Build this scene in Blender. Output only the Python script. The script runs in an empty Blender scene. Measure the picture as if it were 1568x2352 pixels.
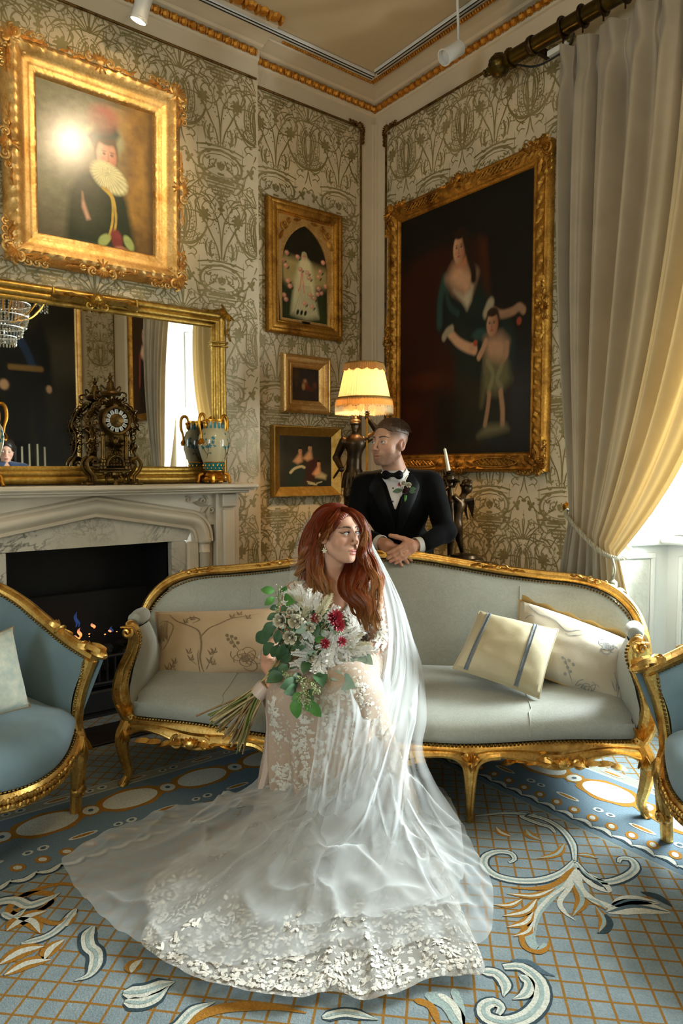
import bpy,math,random
import numpy as np
from mathutils import Vector,Matrix,Euler
random.seed(7)
RNG = np.random.default_rng(7)
PI = math.pi
SC = bpy.context.scene
COL = SC.collection
# ---------------------------------------------------------------- camera, world, light, exposure
PITCH = math.atan(98 / 1568.0)
YAW = math.radians(-37.75)
CAM = np.array([-3.09,-3.615,1.30])
cam_data = bpy.data.cameras.new('camera')
cam_data.sensor_fit = 'HORIZONTAL'
cam_data.sensor_width = 24.0
cam_data.lens = 24.0
cam_data.clip_start = 0.02
cam = bpy.data.objects.new('camera',cam_data)
COL.objects.link(cam)
cam.location = CAM
cam.rotation_euler = (PI / 2 - PITCH,0,YAW)
SC.camera = cam
world = bpy.data.worlds.new('daylight')
SC.world = world
world.use_nodes = True
world.node_tree.nodes['Background'].inputs[0].default_value = (0.80,0.90,1.0,1)
world.node_tree.nodes['Background'].inputs[1].default_value = 4.0
def lamp(name,kind,loc,energy,color,rot=(0,0,0),size=None,size_y=None,label=None,**kw):
 d = bpy.data.lights.new(name,kind)
 d.energy = energy
 d.color = color
 if size is not None:
  if kind == 'AREA':
   d.shape = 'RECTANGLE'
   d.size = size
   d.size_y = size_y or size
  else:
   d.shadow_soft_size = size
 for k,v in kw.items():
  setattr(d,k,v)
 o = bpy.data.objects.new(name,d)
 COL.objects.link(o)
 o.location = loc
 o.rotation_euler = rot
 return o
lamp('window_daylight','AREA',(0.80,-2.52,1.52),640,(0.90,0.97,1.0),(0,PI / 2,0),1.25,1.5)
lamp('far_fill_light','AREA',(-6.75,-3.4,2.0),60,(0.85,0.94,1.0),(0,-PI / 2,0),2.2,1.3)  # added fill daylight from the unseen far side of the room
SC.view_settings.view_transform = 'Standard'
SC.view_settings.look = 'None'
SC.view_settings.gamma = 1.0
SC.view_settings.use_curve_mapping = False
SC.view_settings.exposure = 0.0
SC.cycles.max_bounces = 10
SC.cycles.diffuse_bounces = 2
SC.cycles.transparent_max_bounces = 40
SC.cycles.use_denoising = True
SC.cycles.caustics_reflective = False
SC.cycles.caustics_refractive = False
# ---------------------------------------------------------------- pixel of the 1568 x 2352 frame -> point of the room
EX = np.array([math.sin(math.radians(52.25)),-math.cos(math.radians(52.25)),0])   # camera right, in room axes
EY = np.array([math.cos(math.radians(52.25)),math.sin(math.radians(52.25)),0])    # camera forward
def ray(px,py):
 a = (px - 784) / 1568.0
 b = -(py - 1176) / 1568.0
 c,s = math.cos(PITCH),math.sin(PITCH)
 return EX * a + EY * (c + s * b) + np.array([0,0,-s + c * b])
def on_floor(px,py,z=0.0):
 r = ray(px,py)
 return CAM + r * ((z - CAM[2]) / r[2])
def on_back(px,py,y=0.0):
 r = ray(px,py)
 return CAM + r * ((y - CAM[1]) / r[1])
def on_right(px,py,x=0.0):
 r = ray(px,py)
 return CAM + r * ((x - CAM[0]) / r[0])
SO = np.array([-1.386,-1.615,0.0])                  # middle of the sofa's front legs
SX = np.array([math.sqrt(.5),-math.sqrt(.5),0.0])   # along the sofa
SY = np.array([math.sqrt(.5),math.sqrt(.5),0.0])    # towards its back
def L(px,py,yl):
 """sofa-frame point at depth yl behind the sofa's front legs"""
 r = ray(px,py)
 P = CAM + r * ((yl - (CAM - SO) @ SY) / (r @ SY))
 d = P - SO
 return np.array([d @ SX,yl,d[2]])
def toroom(p):
 p = np.asarray(p,float)
 return SO + SX * p[...,0:1] + SY * p[...,1:2] + np.array([0,0,1.0]) * p[...,2:3] if p.ndim > 1 else SO + SX * p[0] + SY * p[1] + np.array([0,0,p[2]])
# ---------------------------------------------------------------- geometry
def unit(v):
 v = np.asarray(v,float)
 return v / (np.linalg.norm(v) + 1e-12)
class G:
 """a bag of vertices and faces"""
 def __init__(s):
  s.v,s.f,s.n = [],[],0
  s.c = []
 def add(s,v,f,c=None):
  v = np.asarray(v,float).reshape(-1,3)
  s.v.append(v)
  s.f.extend([tuple(i + s.n for i in q) for q in f])
  if c is not None:
   c = np.asarray(c,float)
   if c.ndim == 1:
    c = np.tile(c,(len(v),1))
   s.c.append(c)
  s.n += len(v)
  return s
 def merge(s,g,M=None):
  v = g.verts()
  if M is not None:
   M = np.array(M)
   v = v @ M[:3,:3].T + M[:3,3]
  f = g.f
  if M is not None and np.linalg.det(M[:3,:3]) < 0:
   f = [q[::-1] for q in f]
  return s.add(v,f,np.concatenate(g.c) if g.c else None)
 def verts(s):
  return np.concatenate(s.v) if s.v else np.zeros((0,3))
 def box(s,a,b,bev=0.0):
  a,b = np.minimum(a,b).astype(float),np.maximum(a,b).astype(float)
  bev = min(bev,0.49 * float((b - a).min()))
  if bev <= 0:
   v = [(x,y,z) for x in (a[0],b[0]) for y in (a[1],b[1]) for z in (a[2],b[2])]
   return s.add(v,[(0,1,3,2),(4,6,7,5),(0,4,5,1),(2,3,7,6),(0,2,6,4),(1,5,7,3)])
  v,idx = [],{}
  for i in (0,1):
   for j in (0,1):
    for k in (0,1):
     p = np.array([(a,b)[i][0],(a,b)[j][1],(a,b)[k][2]])
     sg = np.array([1 - 2 * i,1 - 2 * j,1 - 2 * k]) * bev
     for ax in range(3):
      q = p + sg
      q[ax] = p[ax]
      idx[(i,j,k,ax)] = len(v)
      v.append(q)
  f = []
  for ax in range(3):
   o = [(ax + 1) % 3,(ax + 2) % 3]
   for e in (0,1):
    q = []
    for (m,n) in ((0,0),(1,0),(1,1),(0,1)):
     t = [0,0,0]
     t[ax],t[o[0]],t[o[1]] = e,m,n
     q.append(idx[(*t,ax)])
    f.append(tuple(q if e else q[::-1]))
   for m in (0,1):
    for n in (0,1):
     t0,t1 = [0,0,0],[0,0,0]
     t0[o[0]] = t1[o[0]] = m
     t0[o[1]] = t1[o[1]] = n
     t1[ax] = 1
     q = [idx[(*t0,o[0])],idx[(*t1,o[0])],idx[(*t1,o[1])],idx[(*t0,o[1])]]
     f.append(tuple(q if (m + n) % 2 == 1 else q[::-1]))
  for i in (0,1):
   for j in (0,1):
    for k in (0,1):
     q = [idx[(i,j,k,0)],idx[(i,j,k,1)],idx[(i,j,k,2)]]
     f.append(tuple(q if (i + j + k) % 2 == 1 else q[::-1]))
  return s.add(v,f)
 def lathe(s,prof,n=24,c=(0,0,0),R=None,sx=1.0,sy=1.0,wob=None,a0=0,a1=2 * PI):
  prof = np.asarray(prof,float)
  full = abs(a1 - a0 - 2 * PI) < 1e-6
  m = n if full else n + 1
  th = a0 + (a1 - a0) * np.arange(m) / n
  k = len(prof)
  r = np.repeat(prof[:,0][:,None],m,1)
  if wob is not None:
   r = r * (1 + wob(th)[None,:])
  v = np.stack([r * np.cos(th) * sx,r * np.sin(th) * sy,np.repeat(prof[:,1][:,None],m,1)],-1).reshape(-1,3)
  if R is not None:
   v = v @ np.array(R).T
  v = v + np.asarray(c)
  f = []
  for i in range(k - 1):
   for j in range(n):
    j2 = (j + 1) % m
    f.append((i * m + j,i * m + j2,(i + 1) * m + j2,(i + 1) * m + j))
  if full:
   if prof[0,0] > 1e-5:
    f.append(tuple(range(m))[::-1])
   if prof[-1,0] > 1e-5:
    f.append(tuple((k - 1) * m + j for j in range(m)))
  return s.add(v,f)
 def tube(s,path,r,n=8,closed=False,caps=True,flat=1.0,up=None,col=None):
  """round (flat=1) or flattened tube along a path; r is a number or one per point"""
  p = np.asarray(path,float)
  m = len(p)
  r = np.full(m,r,float) if np.isscalar(r) else np.asarray(r,float)
  if len(r) != m:
   r = np.interp(np.linspace(0,1,m),np.linspace(0,1,len(r)),r)
  t = np.roll(p,-1,0) - np.roll(p,1,0) if closed else np.gradient(p,axis=0)
  t /= (np.linalg.norm(t,axis=1,keepdims=True) + 1e-12)
  if up is None:
   u = np.cross(t[0],(0,0,1.0))
   if np.linalg.norm(u) < 1e-3:
    u = np.cross(t[0],(0,1.0,0))
   u = unit(u)
   us = []
   for i in range(m):
    u = unit(u - (u @ t[i]) * t[i])
    us.append(u)
   us = np.array(us)
   w = np.cross(t,us)
  else:
   upv = np.asarray(up,float)
   w = upv - (t @ upv)[:,None] * t if upv.ndim == 1 else upv - (t * upv).sum(1,keepdims=True) * t
   w /= (np.linalg.norm(w,axis=1,keepdims=True) + 1e-12)
   us = np.cross(w,t)
  th = 2 * PI * np.arange(n) / n
  v = p[:,None] + r[:,None,None] * (us[:,None] * np.cos(th)[None,:,None] + w[:,None] * (flat * np.sin(th))[None,:,None])
  f = []
  for i in range(m if closed else m - 1):
   i2 = (i + 1) % m
   for j in range(n):
    j2 = (j + 1) % n
    f.append((i * n + j,i * n + j2,i2 * n + j2,i2 * n + j))
  if caps and not closed:
   f.append(tuple(range(n))[::-1])
   f.append(tuple((m - 1) * n + j for j in range(n)))
  c = None
  if col is not None:
   col = np.asarray(col,float)
   c = np.repeat(col,n,0) if col.ndim == 2 else col
  return s.add(v.reshape(-1,3),f,c)
 def sweep(s,path,prof,ups,outs,closed=False):
  """profile (a, b) pairs carried along the path: a along outs, b along ups"""
  p = np.asarray(path,float)
  m,k = len(p),len(prof)
  prof = np.asarray(prof,float)
  v = p[:,None] + prof[None,:,0:1] * np.asarray(outs,float)[:,None] + prof[None,:,1:2] * np.asarray(ups,float)[:,None]
  f = []
  for i in range(m if closed else m - 1):
   i2 = (i + 1) % m
   for j in range(k - 1):
    f.append((i * k + j,i * k + j + 1,i2 * k + j + 1,i2 * k + j))
  return s.add(v.reshape(-1,3),f)
 def ell(s,c,r,R=None,n=10,m=6):
  r = np.array([r,r,r]) if np.isscalar(r) else np.asarray(r,float)
  ph = PI * np.arange(1,m) / m
  th = 2 * PI * np.arange(n) / n
  v = [(0,0,1.0)]
  for a in ph:
   for b in th:
    v.append((math.sin(a) * math.cos(b),math.sin(a) * math.sin(b),math.cos(a)))
  v.append((0,0,-1.0))
  v = np.array(v) * r
  if R is not None:
   v = v @ np.array(R).T
  f = [(0,1 + j,1 + (j + 1) % n) for j in range(n)]
  for i in range(m - 2):
   for j in range(n):
    a,b = 1 + i * n + j,1 + i * n + (j + 1) % n
    f.append((a,a + n,b + n,b))
  e = len(v) - 1
  f += [(e,e - n + (j + 1) % n,e - n + j) for j in range(n)]
  return s.add(v + np.asarray(c),f)
 def grid(s,P,closed_u=False,col=None):
  """P[nu, nv, 3] -> quads"""
  nu,nv = P.shape[:2]
  a = np.arange(nu * nv).reshape(nu,nv)
  if closed_u:
   a = np.concatenate([a,a[:1]])
  q = np.stack([a[:-1,:-1],a[1:,:-1],a[1:,1:],a[:-1,1:]],-1).reshape(-1,4)
  return s.add(P.reshape(-1,3),q.tolist(),None if col is None else col.reshape(-1,col.shape[-1]))
 def prism(s,poly,z0,z1):
  """poly: list of (x, y), extruded in z"""
  k = len(poly)
  v = [(x,y,z0) for x,y in poly] + [(x,y,z1) for x,y in poly]
  f = [tuple(range(k))[::-1],tuple(range(k,2 * k))] + [(i,(i + 1) % k,k + (i + 1) % k,k + i) for i in range(k)]
  return s.add(v,f)
def rot(axis,a):
 return np.array(Matrix.Rotation(a,3,axis))
def frame_to(d,up=(0,0,1)):
 """3x3 whose z column points along d"""
 z = unit(d)
 x = np.cross(up,z)
 if np.linalg.norm(x) < 1e-4:
  x = np.cross((0,1,0),z)
 x = unit(x)
 return np.stack([x,np.cross(z,x),z],1)
def M4(R=None,t=(0,0,0),sc=1.0):
 M = np.eye(4)
 if R is not None:
  M[:3,:3] = np.array(R)
 M[:3,:3] = M[:3,:3] @ np.diag([sc] * 3 if np.isscalar(sc) else sc)
 M[:3,3] = t
 return M
def bez(pts,n=16):
 """Catmull-Rom through the points"""
 p = np.asarray(pts,float)
 if len(p) == 2:
  return p[0] + (p[1] - p[0]) * np.linspace(0,1,n)[:,None]
 q = np.concatenate([[2 * p[0] - p[1]],p,[2 * p[-1] - p[-2]]])
 out = []
 k = len(p) - 1
 per = max(2,int(math.ceil(n / k)))
 for i in range(k):
  t = np.linspace(0,1,per,endpoint=(i == k - 1))[:,None]
  a,b,c,d = q[i],q[i + 1],q[i + 2],q[i + 3]
  out.append(.5 * ((2 * b) + (-a + c) * t + (2 * a - 5 * b + 4 * c - d) * t ** 2 + (-a + 3 * b - 3 * c + d) * t ** 3))
 return np.concatenate(out)
def noise2(x,y,seed=0):
 """cheap smooth value noise, 0..1"""
 xi,yi = np.floor(x).astype(int),np.floor(y).astype(int)
 xf,yf = x - xi,y - yi
 u,v = xf * xf * (3 - 2 * xf),yf * yf * (3 - 2 * yf)
 def h(a,b):
  n = (a * 374761393 + b * 668265263 + seed * 974711) & 0x7fffffff
  n = ((n ^ (n >> 13)) * 1274126177) & 0x7fffffff
  return ((n ^ (n >> 16)) & 0xffff) / 65535.0
 return (h(xi,yi) * (1 - u) + h(xi + 1,yi) * u) * (1 - v) + (h(xi,yi + 1) * (1 - u) + h(xi + 1,yi + 1) * u) * v
def fbm(x,y,seed=0,o=3):
 s,a,t = 0,.5,0
 for i in range(o):
  s = s + a * noise2(x * 2 ** i,y * 2 ** i,seed + i)
  t += a
  a *= .5
 return s / t
# ---------------------------------------------------------------- signed-distance modelling (bodies, carved and soft shapes)
def smin(a,b,k):
 h = np.clip(.5 + .5 * (b - a) / k,0,1)
 return b + (a - b) * h - k * h * (1 - h)
def smax(a,b,k):
 return -smin(-a,-b,k)
def d_cap(P,a,b,ra,rb=None):
 rb = ra if rb is None else rb
 a,b = np.asarray(a,np.float32),np.asarray(b,np.float32)
 ba = b - a
 pa = P - a
 t = np.clip(pa @ ba / (ba @ ba + 1e-12),0,1)
 return np.linalg.norm(pa - t[:,None] * ba,axis=1) - (ra + (rb - ra) * t)
def d_ell(P,c,r,R=None):
 q = P - np.asarray(c,np.float32)
 if R is not None:
  q = q @ np.asarray(R,np.float32)
 r = np.asarray(r,np.float32)
 q1 = q / r
 k0 = np.linalg.norm(q1,axis=1)
 k1 = np.linalg.norm(q1 / r,axis=1)
 return k0 * (k0 - 1) / (k1 + 1e-9)
def surface(fn,lo,hi,h,band=1.9):
 """naive surface nets of fn < 0 on a grid of pitch h, evaluated only in blocks near the surface"""
 lo,hi = np.asarray(lo,float),np.asarray(hi,float)
 B = 6
 nb = np.ceil((hi - lo) / (h * B)).astype(int) + 1
 n = nb * B
 bc = [lo[i] + h * (np.arange(nb[i]) * B + (B - 1) / 2) for i in range(3)]
 C = np.stack(np.meshgrid(*bc,indexing='ij'),-1).reshape(-1,3).astype(np.float32)
 d = fn(C).reshape(nb)
 near = np.abs(d) < h * B * band
 D = np.repeat(np.repeat(np.repeat(np.where(d < 0,-1.0,1.0),B,0),B,1),B,2).astype(np.float32)
 mask = np.repeat(np.repeat(np.repeat(near,B,0),B,1),B,2)
 ix = np.argwhere(mask)
 vals = np.empty(len(ix),np.float32)
 for s in range(0,len(ix),400000):
  vals[s:s + 400000] = fn((lo + ix[s:s + 400000] * h).astype(np.float32))
 D[mask] = vals
 S = D < 0
 cnt = np.zeros(n - 1,np.int8)
 acc = np.zeros((*(n - 1),3),np.float32)
 num = np.zeros(n - 1,np.float32)
 sl = lambda o,ax=None: tuple(slice(o[i],n[i] - 1 + o[i]) for i in range(3))
 cor = [(i,j,k) for i in (0,1) for j in (0,1) for k in (0,1)]
 for c in cor:
  cnt += S[sl(c)]
 act = (cnt > 0) & (cnt < 8)
 ai = np.argwhere(act)
 pos = np.zeros((len(ai),3),np.float32)
 w = np.zeros(len(ai),np.float32)
 for a in cor:
  for ax in range(3):
   if a[ax]:
    continue
   b = list(a)
   b[ax] = 1
   da = D[ai[:,0] + a[0],ai[:,1] + a[1],ai[:,2] + a[2]]
   db = D[ai[:,0] + b[0],ai[:,1] + b[1],ai[:,2] + b[2]]
   cr = (da < 0) != (db < 0)
   t = np.where(cr,da / np.where(cr,da - db,1),0)
   p = np.tile(np.array(a,np.float32),(len(ai),1))
   p[:,ax] = t
   pos += np.where(cr[:,None],p,0)
   w += cr
 v = lo + (ai + pos / w[:,None]) * h
 vid = np.full(n - 1,-1,np.int64)
 vid[act] = np.arange(len(ai))
 F = []
 for ax in range(3):
  o = [(ax + 1) % 3,(ax + 2) % 3]
  e = np.array([1,1,1]); e[ax] = 0
  A = [slice(1,n[i] - 1) for i in range(3)]; A[ax] = slice(0,n[ax] - 1)
  Bq = list(A); Bq[ax] = slice(1,n[ax])
  s0,s1 = S[tuple(A)],S[tuple(Bq)]
  cr = np.argwhere(s0 != s1)
  if not len(cr):
   continue
  base = cr.copy()
  base[:,o[0]] += 1
  base[:,o[1]] += 1
  ins = s0[tuple(cr.T)]
  def cell(m,q):
   c = base.copy()
   c[:,o[0]] -= m
   c[:,o[1]] -= q
   return vid[tuple(c.T)]
  quad = np.stack([cell(1,1),cell(0,1),cell(0,0),cell(1,0)],1)
  quad[~ins] = quad[~ins][:,::-1]
  F.append(quad[(quad >= 0).all(1)])
 f = np.concatenate(F)
 return v,f
def sdf_geo(fn,lo,hi,h,band=1.9):
 v,f = surface(fn,lo,hi,h,band)
 g = G()
 g.v = [v]
 g.f = f.tolist()
 g.n = len(v)
 return g
# ---------------------------------------------------------------- objects
def mesh_of(name,g,mats,smooth=True,sharp=None,col=None):
 me = bpy.data.meshes.new(name)
 v = g.verts()
 me.from_pydata(v.tolist(),[],g.f)
 if not isinstance(mats,(list,tuple)):
  mats = [mats]
 for m in mats:
  me.materials.append(m)
 if smooth:
  me.polygons.foreach_set('use_smooth',[True] * len(me.polygons))
  if sharp is not None:
   me.set_sharp_from_angle(angle=math.radians(sharp))
 c = col if col is not None else (np.concatenate(g.c) if g.c else None)
 if c is not None:
  if c.shape[1] == 3:
   c = np.concatenate([c,np.ones((len(c),1))],1)
  at = me.color_attributes.new('Col','FLOAT_COLOR','POINT')
  at.data.foreach_set('color',c.astype(np.float32).ravel())
 me.update()
 return me
def obj(name,g,m,parent=None,loc=None,rz=None,smooth=True,sharp=35,label=None,kind=None,col=None):
 o = bpy.data.objects.new(name,mesh_of(name,g,m,smooth,sharp,col))
 COL.objects.link(o)
 if parent is not None:
  o.parent = parent
 if loc is not None:
  o.location = loc
 if rz is not None:
  o.rotation_euler = (0,0,rz)
 if label:
  o['label'] = label
 if kind:
  o['kind'] = kind
 return o
def tag(o,label,cat,group=None):
 o['label'] = label
 o['category'] = cat
 if group:
  o['group'] = group
 return o
def thing(name,label,cat,loc=(0,0,0),rz=0.0,group=None):
 o = bpy.data.objects.new(name,None)
 COL.objects.link(o)
 o.location = loc
 o.rotation_euler = (0,0,rz)
 o.empty_display_size = .1
 return tag(o,label,cat,group)
def struct(name,g,m,parent=None,**kw):
 o = obj(name,g,m,parent,**kw)
 if parent is None:
  o['kind'] = 'structure'
 return o
def dup(root,loc=None,rz=None,label=None,group=None):
 r = root.copy()
 COL.objects.link(r)
 if loc is not None:
  r.location = loc
 if rz is not None:
  r.rotation_euler = (0,0,rz)
 if label:
  r['label'] = label
 if group:
  r['group'] = group
 for ch in root.children:
  c = ch.copy()
  COL.objects.link(c)
  c.parent = r
  for gch in ch.children:
   d = gch.copy()
   COL.objects.link(d)
   d.parent = c
 return r
def copy_part(o,parent,M=None,name=None):
 c = o.copy()
 COL.objects.link(c)
 c.parent = parent
 if M is not None:
  c.matrix_basis = Matrix(M)
 return c
# ---------------------------------------------------------------- materials
def srgb(h):
 h = h.lstrip('#')
 c = [int(h[i:i + 2],16) / 255 for i in (0,2,4)]
 return tuple((x / 12.92 if x <= .04045 else ((x + .055) / 1.055) ** 2.4) for x in c)
class NT:
 """tiny node-tree writer"""
 def __init__(s,name):
  s.m = bpy.data.materials.new(name)
  s.m.use_nodes = True
  s.t = s.m.node_tree
  s.t.nodes.clear()
  s.out = s.t.nodes.new('ShaderNodeOutputMaterial')
 def n(s,typ,_out=0,**kw):
  nd = s.t.nodes.new('ShaderNode' + typ)
  for k,v in kw.items():
   if k.startswith('i_'):
    key = k[2:]
    sock = nd.inputs[int(key)] if key.isdigit() else nd.inputs[key.replace('_',' ')]
    if isinstance(v,bpy.types.NodeSocket):
     s.t.links.new(v,sock)
    else:
     if sock.type == 'RGBA' and len(v) == 3:
      v = (*v,1)
     sock.default_value = v
   else:
    setattr(nd,k,v)
  return nd
 def math(s,op,a,b=0.0,c=None):
  nd = s.n('Math',operation=op,i_0=a,i_1=b)
  if c is not None:
   if isinstance(c,bpy.types.NodeSocket):
    s.t.links.new(c,nd.inputs[2])
   else:
    nd.inputs[2].default_value = c
  return nd.outputs[0]
 def mix(s,f,a,b):
  nd = s.t.nodes.new('ShaderNodeMix')
  nd.data_type = 'RGBA'
  for sock,v in ((nd.inputs[0],f),(nd.inputs[6],a),(nd.inputs[7],b)):
   if isinstance(v,bpy.types.NodeSocket):
    s.t.links.new(v,sock)
   else:
    sock.default_value = v if sock.type != 'RGBA' or len(v) == 4 else (*v,1)
  return nd.outputs[2]
 def coord(s,which='Object'):
  return s.n('TexCoord').outputs[which]
 def noise(s,scale,detail=3,rough=.55,vec=None,dist=0.0):
  kw = dict(i_Scale=scale,i_Detail=detail,i_Roughness=rough,i_Distortion=dist)
  nd = s.n('TexNoise',**kw)
  s.t.links.new(vec if vec is not None else s.coord(),nd.inputs['Vector'])
  return nd.outputs[0]
 def ramp(s,f,lo,hi,a=0.0,b=1.0):
  nd = s.n('MapRange',i_0=f,i_1=lo,i_2=hi,i_3=a,i_4=b)
  return nd.outputs[0]
 def bump(s,h,strength=.3,dist=.01):
  return s.n('Bump',i_Strength=strength,i_Distance=dist,i_Height=h).outputs[0]
 def bsdf(s,col,rough=.5,metal=0.0,normal=None,**kw):
  nd = s.n('BsdfPrincipled',i_Base_Color=col,i_Roughness=rough,i_Metallic=metal,**kw)
  if normal is not None:
   s.t.links.new(normal,nd.inputs['Normal'])
  return nd
 def done(s,sh):
  s.t.links.new(sh.outputs[0] if hasattr(sh,'outputs') else sh,s.out.inputs[0])
  return s.m
def plain(name,c,rough=.5,metal=0.0,var=.12,scale=12.0,bump=0.0,bscale=60.0,c2=None,bd=.004,**kw):
 """principled with colour mottling and fine relief"""
 t = NT(name)
 c = np.array(c)
 a = tuple(np.clip(c * (1 - var),0,1)) if c2 is None else tuple(c)
 b = tuple(np.clip(c * (1 + var),0,1)) if c2 is None else tuple(c2)
 f = t.ramp(t.noise(scale,4),.32,.68)
 nrm = t.bump(t.noise(bscale,3),bump,bd) if bump else None
 return t.done(t.bsdf(t.mix(f,a,b),rough,metal,nrm,**kw))
def attr_mat(name,rough=.5,metal=0.0,bump=0.0,bscale=80.0,var=0.0,**kw):
 t = NT(name)
 c = t.n('Attribute',attribute_name='Col').outputs[0]
 if var:
  f = t.ramp(t.noise(40,4),.3,.7,1 - var,1 + var)
  mm = t.n('VectorMath',operation='SCALE')
  t.t.links.new(c,mm.inputs[0])
  t.t.links.new(f,mm.inputs['Scale'])
  c = mm.outputs[0]
 nrm = t.bump(t.noise(bscale,3),bump,.003) if bump else None
 return t.done(t.bsdf(c,rough,metal,nrm,**kw))
def gilt(name,light,dark,rough=.32,scale=9.0,metal=.9,bump=.25):
 """worn gold leaf: bright gold rubbed through to red-brown bole in the hollows of the noise"""
 t = NT(name)
 f = t.ramp(t.noise(scale,5,.6),.30,.52)
 f2 = t.ramp(t.noise(scale * 9,3,.6),.35,.75)
 k = t.math('MULTIPLY',f,t.math('ADD',t.math('MULTIPLY',f2,.5),.5))
 col = t.mix(k,dark,light)
 r = t.ramp(f2,0,1,rough + .2,rough)
 return t.done(t.bsdf(col,r,metal,t.bump(t.noise(scale * 8,4),bump,.004)))
M = {}
M['gilt'] = gilt('sofa_gilding',srgb('#f0c876'),srgb('#9a6a2a'),.22,12,1.0,.15)
M['gilt_frame'] = gilt('frame_gilding',srgb('#efc985'),srgb('#b98a45'),.36,10)
M['gilt_dark'] = gilt('antique_gilding',srgb('#c89440'),srgb('#6b4216'),.38,10)
M['gilt_mirror'] = gilt('mirror_gilding',srgb('#d8b25c'),srgb('#7d5a1e'),.28,8)
M['gilt_band'] = gilt('cornice_gilding',srgb('#e0a444'),srgb('#a8651e'),.42,30)
M['moulding'] = gilt('panel_moulding_bronze',srgb('#8a6a38'),srgb('#3e2a12'),.45,20)
M['cream'] = plain('cream_paint',srgb('#d9c8aa'),.55,0,.05,3)
M['cream_ceiling'] = plain('ceiling_paint',srgb('#cdb892'),.7,0,.05,2,bump=.05,bscale=200)
M['white_paint'] = plain('white_gloss_paint',srgb('#dfe0da'),.35,0,.03,3)
M['paper'] = plain('wallpaper_ground',srgb('#d8c6a4'),.55,0,.05,5,bump=.06,bscale=300)
t = NT('wallpaper_print')
M['print'] = t.done(t.bsdf(t.mix(t.ramp(t.noise(7,3),.35,.65),srgb('#87784a'),srgb('#a09062')),.45,.15))
M['black'] = plain('soot_black_iron',(.006,.006,.007),.6,0,.3,20,bump=.2)
M['bronze'] = plain('dark_patinated_bronze',srgb('#20180f'),.38,.75,.5,16,c2=srgb('#493418'),bump=.2,bscale=50)
M['nail'] = plain('aged_brass_nail',srgb('#6d5326'),.35,.9,.3,60)
# ---------------------------------------------------------------- the room
RX,RY,RZ = -6.5,-4.9,3.75          # far ends of the room and ceiling height
BR = -0.06                              # face of the chimney breast
BRX = -0.955                            # its right edge
W0,W1 = -1.60,-3.45                   # window opening in the right wall
WT,WD,WB = 2.85,0.50,0.95           # its top, depth and sill height
t = NT('patterned_carpet')
sep = t.n('SeparateXYZ',i_0=t.coord('Object'))
x,y = sep.outputs[0],sep.outputs[1]
wob = t.math('MULTIPLY',t.math('SUBTRACT',t.noise(9,2),.5),.006)
a = t.math('ADD',t.math('MULTIPLY',t.math('SUBTRACT',x,y),.70711),wob)
b = t.math('ADD',t.math('MULTIPLY',t.math('ADD',x,y),.70711),wob)
def lattice(c):
 m = t.math('PINGPONG',c,.0275)
 return t.ramp(m,.0026,.0042,1,0)
lat = t.math('MAXIMUM',lattice(a),lattice(b))
q = t.math('MINIMUM',t.math('SUBTRACT',t.math('MULTIPLY',x,-1),.60),t.math('SUBTRACT',t.math('MULTIPLY',y,-1),1.03))
pile = t.noise(160,3,.7)
blue = t.mix(t.ramp(t.noise(14,4),.3,.7),srgb('#85949a'),srgb('#98a5a8'))
field = t.mix(lat,blue,t.mix(t.ramp(pile,.3,.7),srgb('#8a6122'),srgb('#a87a34')))
cr = t.n('ValToRGB')
cr.color_ramp.interpolation = 'CONSTANT'
t.t.links.new(t.ramp(q,-.24,.36),cr.inputs[0])
stops = [(-.24,'#74888f'),(-.20,'#c3c4b8'),(-.192,'#a3a496'),(-.135,'#c3c4b8'),(-.127,'#778b97'),(.127,'#c3c4b8'),(.135,'#a3a496'),
         (.192,'#c3c4b8'),(.20,'#a0a598'),(.33,'#3f4f56')]
el = cr.color_ramp.elements
for i,(p,c) in enumerate(stops):
 e = el[i] if i < 2 else el.new(.5)
 e.position = (p + .24) / .6
 e.color = (*srgb(c),1)
inb = t.math('MULTIPLY',t.math('GREATER_THAN',q,-.20),t.math('LESS_THAN',q,.34))
col = t.mix(inb,field,cr.outputs[0])
M['carpet'] = t.done(t.bsdf(t.mix(t.ramp(pile,.25,.75,0,.35),col,(.02,.03,.035)),.95,0,t.bump(pile,.7,.004),i_Specular_IOR_Level=.1))
def pile_mat(n,c,v=.16):
 t = NT('carpet_' + n)
 p = t.noise(160,3,.7)
 c = np.array(srgb(c))
 return t.done(t.bsdf(t.mix(t.ramp(p,.25,.75),tuple(c * (1 + v)),tuple(c * (1 - v * 2))),.95,0,t.bump(p,.7,.004),i_Specular_IOR_Level=.1))
CP = dict(w=pile_mat('ivory','#d3d3c6'),g=pile_mat('gold','#a87630'),d=pile_mat('slate','#3c4c54'),b=pile_mat('sage','#9fb0ac'),n=pile_mat('navy','#556873'))
g = G(); g.box((RX - .2,RY - .2,-.12),(.9,.35,0))
floor = struct('floor',g,M['carpet'])
def strip(g,pts,w,z=.0012,n=20,taper=True):
 """a flat ribbon of varying width over 2-D points"""
 p = bez(pts,n)[:,:2]
 m = len(p)
 tn = np.gradient(p,axis=0)
 tn /= np.linalg.norm(tn,axis=1,keepdims=True) + 1e-9
 nn = np.stack([-tn[:,1],tn[:,0]],1)
 u = np.linspace(0,1,m)
 ww = (w * np.clip(np.minimum(u * 5 + .35,(1 - u) * 3 + .12),0,1) if taper is True else np.full(m,w) if taper is False else w * np.interp(u,np.linspace(0,1,len(taper)),taper)) / 2
 a = np.concatenate([p + nn * ww[:,None],np.full((m,1),z)],1)
 b = np.concatenate([p - nn * ww[:,None],np.full((m,1),z)],1)
 g.grid(np.stack([a,b],1))
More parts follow.
